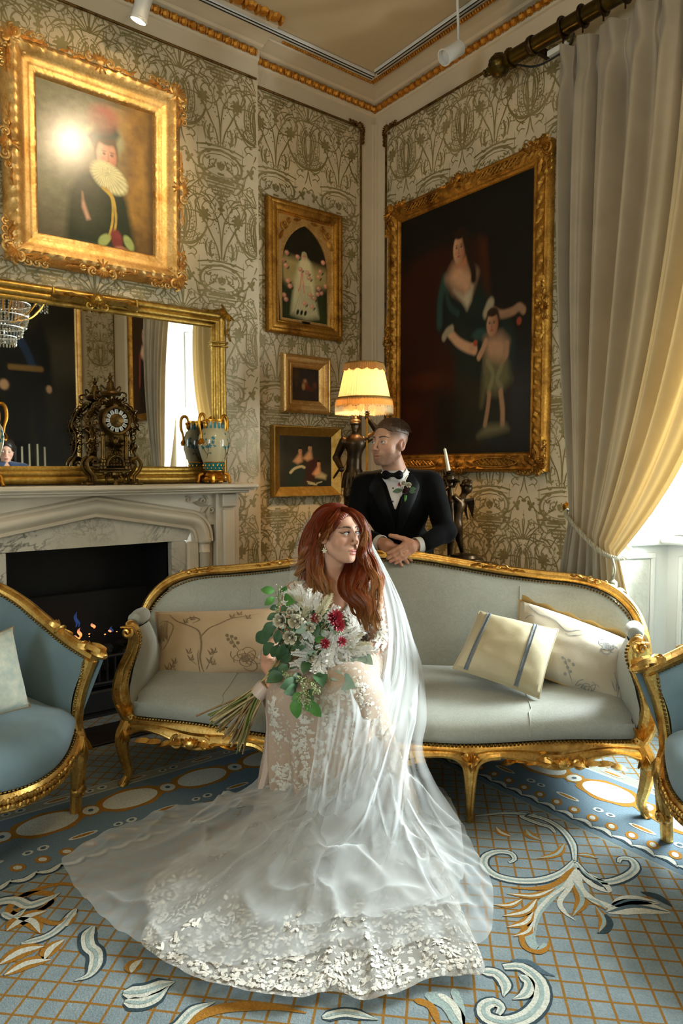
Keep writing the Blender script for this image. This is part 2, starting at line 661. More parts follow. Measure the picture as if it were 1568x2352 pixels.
def disc(g,c,rx,ry,ang=0,z=.0012,n=24,wob=0):
 th = 2 * PI * np.arange(n) / n
 r = 1 + wob * np.sin(7 * th)
 v = np.stack([rx * r * np.cos(th),ry * r * np.sin(th)],1) @ np.array([[math.cos(ang),math.sin(ang)],[-math.sin(ang),math.cos(ang)]]) + np.asarray(c)[:2]
 g.add(np.concatenate([v,np.full((n,1),z)],1),[tuple(range(n))])
CG = {k: G() for k in CP}
def leafy(k,p,q,w,z,bend=.12):
 p,q = np.asarray(p,float)[:2],np.asarray(q,float)[:2]
 d = q - p
 m = (p + q) / 2 + np.array([-d[1],d[0]]) * bend
 strip(CG[k],[p,m,q],w,z,12,[.15,.8,1,.8,.1])
def border(cx,cy,dx,dy,num,s0):
 d = np.array([dx,dy],float)
 nrm = np.array([-abs(dy),-abs(dx)])          # towards the room
 ang = math.atan2(dy,dx)
 for i in range(num):
  c = np.array([cx,cy]) + d * (s0 + .31 * i)
  disc(CG['g'],c,.135,.088,ang,.0010,32,.05)
  disc(CG['w'],c,.108,.070,ang,.0016,28)
  c2 = c + d * .155
  disc(CG['g'],c2,.040,.046,ang,.0012,16,.1)
  disc(CG['w'],c2,.030,.034,ang,.0017,16)
  disc(CG['n'],c2,.010,.012,ang,.0022,10)
  for sgn in (-1,1):
   for j,kk in ((-.5,'w'),(.5,'b')):
    e = c + d * (.155 * j) + nrm * sgn * .163
    if kk == 'w':
     disc(CG['w'],e,.052,.015,ang,.0012,16)
     disc(CG['g'],e,.040,.008,ang,.0017,14)
    else:
     disc(CG['w'],e - d * .02,.020,.017,ang,.0012,12)
     disc(CG['n'],e - d * .02,.010,.009,ang,.0017,10)
     disc(CG['w'],e + d * .03,.018,.015,ang,.0012,12)
     disc(CG['n'],e + d * .03,.009,.008,ang,.0017,10)
  for j in range(4):
   e = c + d * (-.155 + .0775 * j) + nrm * .235
   disc(CG['g'],e,.022,.028,ang + .6,.0012,12)
   disc(CG['w'],e,.011,.016,ang + .6,.0017,10)
   e2 = c + d * (-.155 + .0775 * j) + nrm * .295
   leafy('d',e2 - d * .05,e2 + d * .045 + nrm * .012,.036,.0012,.2)
   leafy('w',e2 - d * .045,e2 + d * .04 + nrm * .005,.022,.0017,.25)
border(-2.143 + .31 * 12,-1.03,-1,0,20,.31 * 8)
border(-.60,-2.155 + .31 * 4,0,-1,16,.31 * 1)
TT = [.5,1,1,.9,.8,.35]
def c4(x,y):
 return on_floor(900 + x * 668 / 1568,1700 + y * 652 / 1530)[:2]
def c3(x,y):
 return on_floor(x * 800 / 1568,1700 + y * 652 / 1278)[:2]
def st(k,pts,w,z=.0014,f=c4,taper=True,n=26):
 strip(CG[k],[f(*p) for p in pts],w,z,n,taper)
def lf(k,p,q,w,z=.0014,f=c4,bend=.15):
 leafy(k,f(*p),f(*q),w,z,bend)
TT = [.5,1,1,.9,.8,.35]
for k,w,z in (('d',.042,.0010),('w',.028,.0016),('b',.008,.0022)):
 st(k,[(985,650),(915,715),(810,755),(680,760),(560,732),(498,680),(505,628),(570,602),(640,612),(660,645),(630,662)],w,z,taper=TT)
 st(k,[(990,660),(1055,735),(1150,768),(1255,740),(1312,692),(1288,645),(1232,640),(1222,662)],w,z,taper=TT)
 st(k,[(985,655),(972,560),(905,475),(800,420),(640,395),(450,410)],w * .8,z,taper=TT)
 st(k,[(880,500),(850,470),(800,455),(720,425),(700,408),(780,400)],w * .7,z,taper=TT)
st('b',[(988,660),(940,745),(860,835),(780,925),(745,1030),(752,1095),(795,1130),(830,1098)],.034,.0012,taper=TT)
st('g',[(980,690),(900,765),(800,800),(640,800)],.020,.0018)
st('g',[(730,960),(700,1060),(720,1120),(790,1145),(838,1120),(845,1080)],.016,.0018)
st('w',[(985,700),(930,790),(850,850),(780,935),(760,1040)],.012,.0020)
st('w',[(1000,690),(1010,790),(1080,860),(1180,900),(1260,930)],.026,.0014)
st('w',[(1000,690),(1070,775),(1160,812),(1140,770),(1060,720)],.022,.0016)
st('d',[(1010,700),(1080,755),(1150,800)],.014,.0021)
st('w',[(1000,690),(960,790),(905,870),(930,930),(990,975)],.016,.0016)
for p,q2,w in (((880,800),(620,830),.030),((700,860),(545,890),.026),((780,860),(600,950),.036),((760,930),(620,1010),.034),((760,980),(655,1060),.028),
                 ((975,760),(975,950),.042),((1040,850),(1160,920),.034),((1100,900),(1115,1040),.032),((1000,620),(1110,640),.028),((930,560),(780,640),.032),((800,540),(720,480),.04),((640,520),(560,470),.04)):
 lf('g',p,q2,w,.0013)
 lf('w' if q2[0] < 700 else 'b',p,q2,w * .35,.0019)
for p,q2,w in (((1160,930),(1500,930),.075),((1180,900),(1440,880),.05)):
 lf('w',p,q2,w,.0013)
 lf('n',p,q2,w * .2,.0019)
lf('d',(1340,820),(1510,900),.03,.0013)
st('d',[(1150,940),(1175,990),(1150,1030),(1105,1042)],.018)
for k,w,z in (('d',.052,.0010),('w',.038,.0016),('b',.012,.0022)):
 st(k,[(600,1225),(700,1225),(790,1300),(805,1400),(730,1490),(610,1525),(510,1495),(495,1440),(550,1415),(590,1445),(570,1480)],w,z,taper=TT)
 st(k,[(480,1250),(560,1260),(610,1320),(600,1385)],w * .8,z)
 st(k,[(690,1270),(740,1310),(720,1370),(650,1400)],w * .7,z)
st('n',[(640,1190),(740,1200),(810,1250),(880,1275)],.016)
st('b',[(180,1370),(290,1420),(350,1500),(370,1600)],.04)
st('w',[(250,1370),(330,1430),(380,1540)],.018,.0018)
st('b',[(330,1340),(360,1420),(390,1540)],.022)
st('g',[(120,1400),(210,1440),(260,1560)],.02)
for k,w,z in (('d',.052,.0010),('w',.034,.0016),('b',.010,.0022)):
 st(k,[(-60,740),(60,722),(130,745),(210,720),(270,690)],w,z,c3)
 st(k,[(95,918),(200,890),(270,845),(330,775),(340,760)],w * .7,z,c3)
 st(k,[(420,840),(395,880),(400,930),(430,960),(430,1010),(400,1060),(335,1085)],w,z,c3)
 st(k,[(555,1140),(640,1135),(720,1110),(785,1090)],w * 1.2,z,c3)
 st(k,[(560,1180),(640,1185),(700,1160),(760,1110)],w,z,c3)
 st(k,[(720,1330),(800,1290),(870,1220),(970,1180)],w * .8,z,c3)
 st(k,[(10,780),(60,800),(120,760)],w * .6,z,c3)
 st(k,[(1450,1250),(1560,1230),(1700,1260)],w * .7,z,c3)
for p,q2,w in (((30,860),(210,770),.06),((60,800),(180,870),.05),((0,1010),(200,930),.06),((20,1060),(230,990),.05),((200,990),(290,900),.05),((300,840),(345,780),.04),((590,1050),(640,990),.05)):
 lf('g',p,q2,w,.0013,c3)
 lf('w',p,q2,w * .4,.0019,c3)
st('g',[(760,1330),(860,1260),(1000,1210),(1200,1200),(1380,1230)],.03,.0014,c3)
st('g',[(30,850),(60,810),(150,800),(250,830),(300,800)],.016,.0018,c3)
for i in range(3):
 cx = -2.62 + .62 * i
 for sg in (-1,1):
  u_ = np.linspace(0,1,10)
  strip(CG['g'],np.stack([cx + sg * (.02 + .13 * (1 - u_) * np.cos(u_ * 8)),-1.50 + .09 * (1 - u_) * np.sin(u_ * 8)],1),.022,.0012,30,TT)
for k,gg in CG.items():
 o = obj('woven_motif',gg,CP[k],floor,smooth=False,kind='stuff')
# ---- walls
g = G()
g.box((BRX,0,0),(.2,.12,RZ + .1))
wall_back = struct('wall_back',g,M['paper'])
FX0,FX1,FZ = -2.52,-1.36,1.12                      # hole behind the fireplace
g = G()
g.box((FX1,BR,0),(BRX,.12,RZ + .1)); g.box((RX,BR,0),(FX0,.12,RZ + .1)); g.box((FX0,BR,FZ),(FX1,.12,RZ + .1))
wall_breast = struct('wall_chimney',g,M['paper'])
g = G()
g.box((0,W0,0),(.12,.12,RZ + .1)); g.box((0,RY - .12,0),(.12,W1,RZ + .1)); g.box((0,W1,WT),(.12,W0,RZ + .1))
wall_right = struct('wall_right',g,M['paper'])
g = G(); g.box((RX - .12,RY - .12,0),(.12,RY,RZ + .1))
wall_front = struct('wall_opposite',g,M['paper'])
g = G()
g.box((RX - .12,RY,0),(RX,-4.1,RZ + .1)); g.box((RX - .12,-2.7,0),(RX,.12,RZ + .1)); g.box((RX - .12,-4.1,0),(RX,-2.7,.9)); g.box((RX - .12,-4.1,3.1),(RX,-2.7,RZ + .1))
wall_far = struct('wall_far',g,M['cream'])
g = G(); g.box((RX - .12,RY - .12,RZ),(.12,.12,RZ + .12))
ceiling = struct('ceiling',g,M['cream_ceiling'])
# ---- wallpaper print: one half tile of strokes, mirrored and repeated
TW,TH = .48,.636
def wallpaper_half():
 g = G()
 z = 0
 lift = [0]
 def up_():
  lift[0] += 1.1e-5
  return lift[0]
 def S(pts,w,taper=True,n=14):
  strip(g,pts,w * .70,up_(),n,taper)
 def D(c,rx,ry=None,ang=0,n=10):
  disc(g,c,rx * .85,(ry or rx) * .85,ang,up_(),n)
 def spiral(c,r,turns,a0,sgn,w,n=26):
  u = np.linspace(0,1,n)
  a = a0 + sgn * 2 * PI * turns * u
  rr = r * (1 - .82 * u)
  strip(g,np.stack([c[0] + rr * np.cos(a),c[1] + rr * np.sin(a)],1)[::2],w * .7,up_(),n,[.5,.8,1,.8,.5,.4])
  for k in np.linspace(.05,.7,6):
   aa = a0 + sgn * 2 * PI * turns * k
   r2 = r * (1 - .82 * k)
   p = np.array([c[0] + r2 * math.cos(aa),c[1] + r2 * math.sin(aa)])
   q = p + np.array([math.cos(aa - sgn * .9),math.sin(aa - sgn * .9)]) * r * .30
   S([p,(p + q) / 2 + np.array([math.cos(aa),math.sin(aa)]) * r * .07,q],w * 1.5,[.4,1,.2],6)
 def ring(c,rx,ry,w,n=30,half=True):
  th = np.linspace(-PI / 2,PI / 2,n)
  strip(g,np.stack([c[0] + rx * np.cos(th),c[1] + ry * np.sin(th)],1)[::3],w * .75,up_(),n,False)
 spiral((.055,.865),.030,1.4,2,1,.008,18); spiral((.20,.195),.026,1.3,1,-1,.007,16); spiral((.175,-.11),.03,1.4,3,1,.007,16); spiral((.05,.245),.022,1.3,-1,1,.006,14); spiral((.215,.46),.02,1.3,2.5,-1,.006,14)
 ring((0,0),.030,.083,.014)
 ring((0,0),.046,.104,.012)
 for a in np.linspace(-1.4,1.4,19):
  D((.0605 * math.cos(a),.121 * math.sin(a)),.0058,n=6)
 ring((0,0),.072,.135,.004)
 for i,(a,l) in enumerate(((.0,.115),(.28,.11),(.58,.10),(.9,.085),(1.25,.068),(1.6,.05))):
  b0 = np.array([.004 * i,.15])
  d = np.array([math.sin(a),math.cos(a)])
  S([b0,b0 + d * l * .6 + np.array([.004,0]),b0 + d * l + np.array([.008 + .006 * i,-.006 * i])],.011,[.6,.7,1,.4],8)
 D((0,.165),.016,.022)
 S([(0,.25),(0,.315)],.006,[1,.3]); D((.0,.285),.008,.005)
 S([(.002,.372),(.03,.385),(.05,.35),(.09,.305),(.14,.295),(.19,.325),(.215,.37)],.012,[.6,1,.8,1,.8,1,.6],20)
 for k in range(9):
  a = k / 8
  D((.03 + .18 * a,.36 - .065 * math.sin(PI * a)),.0075,n=6)
 D((.0,.365),.02,.011)
 for dx,h0 in ((.10,.335),):
  S([(dx,h0),(dx,h0 + .12)],.005,[.4,1,.4]); D((dx,h0 + .01),.012,.004); D((dx,h0 + .035),.016,.005); D((dx,h0 - .035),.009); S([(dx - .025,h0 + .045),(dx,h0 + .04),(dx + .025,h0 + .045)],.005)
  S([(dx,.27),(dx,.20)],.005); D((dx,.262),.018,.006); S([(dx - .03,.25),(dx,.235),(dx + .03,.25)],.007); ring((dx,.215),.02,.022,.004,12)
 S([(0,.505),(.06,.515),(.115,.555),(.15,.62),(.135,.645),(.118,.635)],.024,[1,1,.9,.6,.4,.3],16)
 S([(0,.56),(.05,.57),(.10,.60)],.008); S([(0,.535),(.06,.545),(.11,.585)],.006)
 S([(.012,.52),(.014,.6),(.02,.68),(.018,.74)],.014,False)
 for k in range(4):
  D((.015,.585 + .014 * k),.009,.004)
 S([(.0,.50),(.012,.44),(.03,.40)],.010); S([(.03,.48),(.06,.49),(.085,.47),(.07,.45),(.05,.462)],.009); S([(.03,.445),(.06,.455),(.08,.43)],.008)
 S([(.025,.72),(.05,.76),(.10,.785),(.15,.77),(.19,.72)],.010)
 S([(.02,.74),(.06,.82),(.12,.88),(.15,.95)],.010)
 S([(.12,.80),(.155,.79),(.185,.755)],.018,[.3,1,.3],8)
 D((.135,.685),.028,.032,0,14)
 for k in range(7):
  a = 2 * PI * k / 7
  D((.135 + .027 * math.cos(a),.685 + .030 * math.sin(a)),.012,.010,a,8)
 ring((.135,.685),.06,.075,.005,16)
 S([(.19,.72),(.17,.74),(.20,.79),(.24,.85)],.008)
 S([(.04,.62),(.055,.66),(.05,.72),(.03,.73)],.012,[.3,1,.6,.3]); D((.07,.60),.007); D((.075,.63),.006); D((.072,.66),.006)
 spiral((.17,.085),.082,1.9,2.6,-1,.010)
 S([(.06,-.12),(.085,-.02),(.08,.07),(.095,.12),(.12,.165)],.009)
 S([(.095,.12),(.07,.15),(.075,.19)],.012,[.4,1,.2]); S([(.10,.14),(.13,.20),(.11,.235),(.09,.30)],.007)
 spiral((.115,-.095),.035,1.4,.5,1,.007,18)
 c = TW / 2
 th = np.linspace(PI / 2,3 * PI / 2,16)
 for rx,ry,w in ((.135,.085,.016),(.112,.062,.005)):
  strip(g,np.stack([c + rx * np.cos(th),.335 + ry * np.sin(th)],1)[::3],w * .8,up_(),18,False)
 spiral((c - .05,.335),.03,1.3,0,1,.007,16); D((c - .012,.335),.014,.022)
 S([(c - .15,.42),(c - .08,.435),(c,.44)],.012,False); S([(c - .13,.40),(c,.425)],.005,False)
 for k in range(5):
  D((c - .02 - .025 * k,.265 + .003 * k * k),.011,.007)
 D((c - .19,.335),.018,.014); D((c - .205,.35),.012); D((c - .2,.318),.012); D((c - .175,.35),.01)
 S([(c - .16,.31),(c - .14,.24),(c - .09,.195),(c - .03,.225),(c,.25)],.010,[.5,1,.7,1,.6],14)
 S([(c,.22),(c - .006,.17),(c - .03,.135)],.010,[.3,1,.3]); S([(c,.2),(c,.12)],.010,[.3,1,.5]); D((c,.095),.028,.012); D((c,.07),.012,.008)
 S([(c - .012,.44),(c - .03,.52),(c - .075,.60),(c - .09,.64),(c - .07,.67)],.010)
 S([(c,.44),(c - .004,.56),(c - .02,.66),(c - .04,.70),(c - .02,.71)],.010)
 S([(c - .06,.45),(c - .075,.50),(c - .06,.55)],.024,[.3,1,.3],8); S([(c - .09,.46),(c - .10,.52),(c - .085,.56)],.016,[.3,1,.3],8)
 S([(c - .05,.56),(c - .11,.66),(c - .16,.69),(c - .24,.68)],.011); S([(c - .12,.67),(c - .16,.735),(c - .14,.77)],.016,[.3,1,.3])
 S([(c - .2,.68),(c - .235,.71),(c - .225,.735),(c - .205,.72)],.008)
 spiral((c - .19,.545),.072,1.8,1.3,1,.009)
 spiral((c - .115,.845),.04,1.4,-1.5,1,.007,18)
 S([(c - .13,.70),(c - .155,.78),(c - .155,.84)],.007)
 for k in range(5):
  D((c - .02 - .012 * k,.60 + .02 * k),.005)
 for k,(hw,zz) in enumerate(((.018,.77),(.024,.79),(.045,.81),(.06,.83),(.075,.85),(.10,.868),(.085,.885),(.05,.90),(.02,.925),(.008,.95),(.004,.99))):
  S([(c - hw,zz),(c,zz)],.012 if k % 2 else .017,False,3)
 S([(c,.72),(c,.78)],.016,[.3,1,.6])
 for k in range(4):
  S([(c - .085 + .006 * k,.99 + .035 * k),(c - .065 + .006 * k,1.01 + .035 * k)],.018,[.3,1,.2],5)
  S([(c - .085 + .006 * k,.99 + .035 * k),(c - .105 + .006 * k,1.01 + .035 * k)],.016,[.3,1,.2],5)
 S([(.13,.88),(.13,1.0)],.004); D((.13,.90),.03,.008); D((.13,.885),.016,.008); D((.13,.93),.012,.006)
 return g
HALF = wallpaper_half()
hv = HALF.verts()[:,:2]
hz0 = HALF.verts()[:,2]
def wallpaper(parent,x0,x1,z0,z1,ax,place,rects=()):
 """repeat the print over [x0, x1] x [z0, z1] of a wall; ax: where an axis of the print stands; place maps (a, z) to the room"""
 V,F,n = [],[],0
 k0,k1 = math.floor((x0 - ax) / TW) - 1,math.ceil((x1 - ax) / TW) + 1
 for k in range(k0,k1 + 1):
  for m in range(-3,6):
   for sgn in (1,-1):
    P = hv * np.array([sgn,1]) + np.array([ax + k * TW,.765 + m * TH])
    V.append(np.concatenate([P,(hz0 + (4e-6 if sgn < 0 else 0))[:,None]],1))
    ok = (P[:,0] > x0) & (P[:,0] < x1) & (P[:,1] > z0) & (P[:,1] < z1)
    for (a0,a1,b0,b1) in rects:
     ok &= ~((P[:,0] > a0) & (P[:,0] < a1) & (P[:,1] > b0) & (P[:,1] < b1))
    if ok.any():
     okl = ok.tolist()
     for f in HALF.f:
      if all(okl[i] for i in f):
       F.append([i + n for i in f])
    n += len(P)
 V = np.concatenate(V)
 used = np.zeros(len(V),bool)
 for f in F:
  used[f] = True
 idx = np.cumsum(used) - 1
 g = G()
 g.add(place(V[used]),[tuple(int(idx[i]) for i in f) for f in F])
 return obj('wallpaper_print',g,M['print'],parent,smooth=False,kind='stuff')
wallpaper(wall_breast,-2.7,BRX - .01,.40,3.56,-1.44,lambda p: np.stack([p[:,0],BR - .0006 - p[:,2],p[:,1]],1),[(-2.25,-1.5,2.35,3.24),(-3,-1.2,1.2,2.15),(-3,-1.13,0,1.23)])
wallpaper(wall_back,BRX + .01,-.14,.46,3.56,-.556,lambda p: np.stack([p[:,0],-.0006 - p[:,2],p[:,1]],1),[(-.83,-.33,2.17,2.91),(-.72,-.42,1.69,1.99),(-.8,-.34,1.16,1.54)])
wallpaper(wall_right,-1.54,-.12,.46,3.54,-1.262,lambda p: np.stack([-.0006 - p[:,2],p[:,0],p[:,1]],1),[(-1.38,-.22,1.35,2.9)])
wallpaper(wall_right,RY + .13,-3.7,1.2,3.4,-4.2,lambda p: np.stack([-.0006 - p[:,2],p[:,0],p[:,1]],1))
wallpaper(wall_front,-.47,-.13,1.1,3.4,-.3,lambda p: np.stack([p[:,0],RY + .0006 + p[:,2],p[:,1]],1))
# ---- plain margins: frieze under the cornice, pilaster strip in the corner, dado
g = G()
g.box((BRX,-.004,3.56),(0,0,RZ)); g.box((RX,BR - .004,3.56),(BRX,BR,RZ)); g.box((BRX,BR,3.56),(BRX + .004,0,RZ))
g.box((-.13,-.006,0),(0,0,3.6)); g.box((-.035,-.02,0),(0,0,3.6))
struct('trim_frieze_back',g,M['cream'],smooth=False)
g = G()
g.box((-.004,RY,3.54),(0,0,RZ)); g.box((-.006,-.11,0),(0,0,3.6)); g.box((-.02,-.035,0),(0,0,3.6)); g.box((-.006,RY,0),(0,RY + .13,3.6))
g.box((-.13,RY,0),(0,RY + .006,3.6)); g.box((RX,RY,3.56),(0,RY + .004,RZ))
struct('trim_frieze_right',g,M['cream'],smooth=False)
g = G(); g.box((BRX,-.012,0),(-.13,0,.40)); g.box((BRX,-.03,.40),(-.13,0,.44),.008)
struct('trim_dado_back',g,M['cream'])
g = G(); g.box((-.012,W0 + .02,0),(0,-.13,.40)); g.box((-.03,W0 + .02,.40),(0,-.13,.44),.008); g.box((-.012,RY,0),(0,W1,.8))
struct('trim_dado_right',g,M['cream'])
g = G(); g.box((BRX,-.025,0),(0,0,.14),.006)
struct('baseboard_back',g,M['cream'])
g = G(); g.box((-.025,W0,0),(0,0,.14),.006); g.box((-.025,RY,0),(0,W1,.14),.006)
struct('baseboard_right',g,M['cream'])
# ---- panel mouldings of dark gilt, with carved corners
def rail(g,a,b,w=.014,d=.016):
 g.tube([a,b],w / 2,8)
def spiral_tube(g,c,r,turns,a0,sgn,w,R=np.eye(3),lift=.3,n=22,seg=6):
 """carved volute in the local x-z plane, front = -y"""
 u = np.linspace(0,1,n)
 a = a0 + sgn * 2 * PI * turns * u
 rr = r * (1 - .86 * u)
 p = np.stack([rr * np.cos(a),-lift * r * u,rr * np.sin(a)],1)
 g.tube(p @ np.array(R).T + np.asarray(c),w * (1 - .45 * u) * (.55 + .45 * np.clip(u * 5,0,1)),seg)
def leaf3(g,p,d,l,w,R=np.eye(3),th=.35):
 """a carved pointed leaf lying in the local x-z plane"""
 th = .5
 d2 = np.array([math.cos(d),0,math.sin(d)])
 s2 = np.array([-math.sin(d),0,math.cos(d)])
 v,k = [],6
 for i in range(k):
  u = i / (k - 1)
  hw = w * math.sin(PI * min(1,.12 + u * .88)) ** .8 * .5 if i < k - 1 else .001
  c = d2 * l * u + np.array([0,-1,0]) * (l * .13 * math.sin(PI * u * .75))
  v += [c - s2 * hw + np.array([0,w * th * .5,0]),c + np.array([0,-w * th,0]),c + s2 * hw + np.array([0,w * th * .5,0])]
 f = []
 for i in range(k - 1):
  for j in range(2):
   f.append((i * 3 + j,i * 3 + j + 1,i * 3 + j + 4,i * 3 + j + 3))
 v = np.array(v)
 g.add((v + np.array(p)) @ np.array(R).T if False else v @ np.array(R).T + np.asarray(p),f)
def carved_corner(g,s,rnd,sx=1,sz=1):
 """rococo corner: volutes, shell and leaves; corner at the origin, arms run along +x and -z (mirrored by sx, sz)"""
 Q = G()
 spiral_tube(Q,(.30 * s,-.02 * s,-.10 * s),.17 * s,1.6,1.7,1,.05 * s)
 spiral_tube(Q,(.10 * s,-.02 * s,-.30 * s),.17 * s,1.6,-.1,-1,.05 * s)
 for i in range(7):
  a = math.radians(135 + (i - 3) * 24)
  leaf3(Q,(.24 * s,-.05 * s,-.24 * s),a,(.30 - .02 * abs(i - 3)) * s,.10 * s)
 for i in range(6):
  u = i / 5
  leaf3(Q,((.42 + .45 * u) * s,-.02 * s,(-.14 + .05 * (i % 2)) * s),rnd.uniform(-.7,.7),.22 * s * (1 - .3 * u),.09 * s)
  leaf3(Q,((.14 - .05 * (i % 2)) * s,-.02 * s,(-.42 - .45 * u) * s),-PI / 2 + rnd.uniform(-.7,.7),.22 * s * (1 - .3 * u),.09 * s)
  if i % 2 == 0:
   spiral_tube(Q,((.50 + .45 * u) * s,-.01 * s,-.04 * s),.09 * s,1.3,3.0,-1,.028 * s,n=14,seg=5)
   spiral_tube(Q,(.04 * s,-.01 * s,(-.50 - .45 * u) * s),.09 * s,1.3,1.4,1,.028 * s,n=14,seg=5)
 for i in range(9):
  Q.ell((rnd.uniform(.08,.5) * s,-.06 * s,-rnd.uniform(.08,.5) * s),np.array([.035,.04,.035]) * s * rnd.uniform(.7,1.3),n=7,m=4)
 g.merge(Q,np.diag([sx,1,sz,1.0]))
g = G()
rail(g,(BRX + .012,-.008,3.555),(-.135,-.008,3.555)); rail(g,(-.135,-.008,3.555),(-.135,-.008,.44)); rail(g,(BRX - .012,BR - .006,3.558),(RX,BR - .006,3.558));
tb = struct('trim_panel_moulding_back',g,M['moulding'])
rnd = random.Random(3)
g = G(); carved_corner(g,.13,rnd,-1,1)
obj('carved_corner',g,M['moulding'],tb,loc=(-.115,-.012,3.575))
g = G()
rail(g,(-.008,-.115,3.535),(-.008,W0,3.535)); rail(g,(-.008,-.115,3.535),(-.008,-.115,.44)); rail(g,(-.008,RY + .14,3.5),(-.008,RY + .14,.8)); rail(g,(-.14,RY + .008,3.5),(-.14,RY + .008,.8))
tr = struct('trim_panel_moulding_right',g,M['moulding'])
g = G(); carved_corner(g,.13,rnd,1,1)
o = obj('carved_corner',g,M['moulding'],tr,loc=(-.012,-.095,3.555),rz=-PI / 2)
# ---- cornice: cream run with two gilt enriched bands
def cornice(name,a,b,inward,m=M['cream']):
 a,b = np.array(a,float),np.array(b,float)
 prof = [(0,3.655),(.018,3.660),(.022,3.668),(.030,3.708),(.060,3.712),(.075,3.720),(.13,3.728),(.175,3.731),(.180,3.738),(.215,3.740),(.225,3.75)]
 g = G()
 g.sweep(np.array([a,b]),prof,[(0,0,1)] * 2,[inward] * 2)
 return struct(name,g,m,smooth=False)
def band(parent,a,b,inward,out,z,pitch,r,squash=(1,1,1)):
 a,b,inward = np.array(a,float),np.array(b,float),np.array(inward,float)
 d = b - a
 l = np.linalg.norm(d)
 d /= l
 k = int(l / pitch)
 g = G()
 R = np.stack([d,inward,np.array([0,0,1.0])],1)
 for i in range(k):
  p = a + d * (i + .5) * pitch + inward * out + np.array([0,0,z])
  g.ell(p,np.array([pitch * .46,r * squash[1],r * squash[2]]),R,7,4)
  g.ell(p + np.array([0,0,r * .3]),np.array([pitch * .2,r * 1.1 * squash[1],r * .6]),R,5,4)
  g.ell(p + d * pitch * .5,np.array([pitch * .16,r * .9 * squash[1],r * .9]),R,5,4)
 return obj('gilt_enrichment',g,M['gilt_band'],parent,kind='stuff')
c1 = cornice('trim_cornice_recess',(BRX - .1,0,0),(0,0,0),(0,-1,0))
band(c1,(BRX,0,0),(0,0,0),(0,-1,0),.032,3.688,.052,.022)
band(c1,(BRX + .08,0,0),(-.2,0,0),(0,-1,0),.20,3.735,.018,.010)
c2 = cornice('trim_cornice_chimney',(RX,BR,0),(BRX,BR,0),(0,-1,0))
band(c2,(-2.7,BR,0),(BRX + .02,BR,0),(0,-1,0),.032,3.688,.052,.022)
band(c2,(-2.7,BR,0),(BRX + .03,BR,0),(0,-1,0),.285,3.748,.075,.040,(1,1,.5))
c3r = cornice('trim_cornice_right',(0,0,0),(0,RY,0),(-1,0,0))
band(c3r,(0,0,0),(0,-2.4,0),(-1,0,0),.032,3.688,.052,.022)
band(c3r,(0,-.2,0),(0,-2.4,0),(-1,0,0),.20,3.735,.018,.013)
cornice('trim_cornice_opposite',(RX,RY,0),(0,RY,0),(0,1,0))
# ---- window bay: splayed reveals with panels, sill, sash and glass
E0,E1 = W0 - .22,W1 + .22
def reveal(y0,y1,sg):
 """splayed side from (0, y0) to (WD, y1); sg = +1 when the bay lies at smaller y"""
 a,b = np.array([0,y0,0.0]),np.array([WD,y1,0.0])
 d = unit(b - a)
 nn = np.array([d[1],-d[0],0]) * sg            # into the bay
 l = np.linalg.norm(b - a)
 g = G()
 q = lambda u0,u1,z0,z1,o0,o1,bev=.006: g.merge(G().box((u0,o0,z0),(u1,o1,z1),bev),M4(np.stack([d,nn,np.array([0,0,1.0])],1),a))
 q(0,l,0,WT,-.06,0,0)
 q(0,l + .02,0,.13,-.02,.022); q(0,l + .02,.13,.15,-.02,.014)
 q(0,l + .02,.90,.955,-.02,.03)
 for z0,z1 in ((.20,.86),(1.02,1.85),(1.95,2.75)):
  for (u0,u1,v0,v1) in ((.10,l - .08,z0,z0 + .03),(.10,l - .08,z1 - .03,z1),(.10,.13,z0,z1),(l - .11,l - .08,z0,z1)):
   k_ = .0015 if v1 - v0 > .1 else 0
   q(u0 + k_,u1 - k_,v0 + k_,v1 - k_,-.005,.014 - k_)
 return g,(a,d,nn,l)
g,info = reveal(W0,E0,1)
w1 = struct('window_1',g,M['white_paint'])
g2 = G()
a_,d_,n_,l_ = info
g2.merge(G().box((.14,0,.235),(l_ - .12,.004,.825)),M4(np.stack([d_,n_,np.array([0,0,1.0])],1),a_))
obj('embossed_panel',g2,plain('embossed_white_paper',srgb('#cfcfc4'),.5,0,.06,18,bump=.6,bscale=26,bd=.01),w1)
g,_ = reveal(W1,E1,-1)
obj('reveal',g,M['white_paint'],w1)
g = G(); g.box((WD,E1 - .1,0),(WD + .06,E0 + .1,WB),0); g.box((WD - .02,E1,0),(WD,E0,.13),.005); g.box((WD - .09,E1,WB - .04),(WD + .06,E0,WB),.01)
for i in range(3):
 y0 = E1 + .06 + i * (E0 - E1 - .06) / 3
 y1 = y0 + (E0 - E1 - .06) / 3 - .06
 for (u0,u1,v0,v1) in ((y0,y1,.2,.225),(y0,y1,.82,.845),(y0,y0 + .025,.2,.845),(y1 - .025,y1,.2,.845)):
  k_ = .0015 if u1 - u0 > .1 else 0
  g.box((WD - .014 + k_,u0 + k_,v0 + k_),(WD + k_,u1 - k_,v1 - k_),.004)
obj('window_apron',g,M['white_paint'],w1)
g = G(); g.box((0,W1,WT),(WD + .1,W0,WT + .06));
obj('window_soffit',g,M['white_paint'],w1)
g = G()
for (y0,y1,z0,z1) in ((E1,E1 + .05,WB,WT),(E0 - .05,E0,WB,WT),(E1,E0,WB,WB + .07),(E1,E0,WT - .06,WT),(E1,E0,2.08,2.14)):
 k_ = .002 if y1 - y0 > .2 else 0
 g.box((WD + k_,y0 + 3 * k_,z0 + k_),(WD + .05 - k_,y1 - 3 * k_,z1 - k_),.004)
obj('window_frame',g,M['white_paint'],w1)
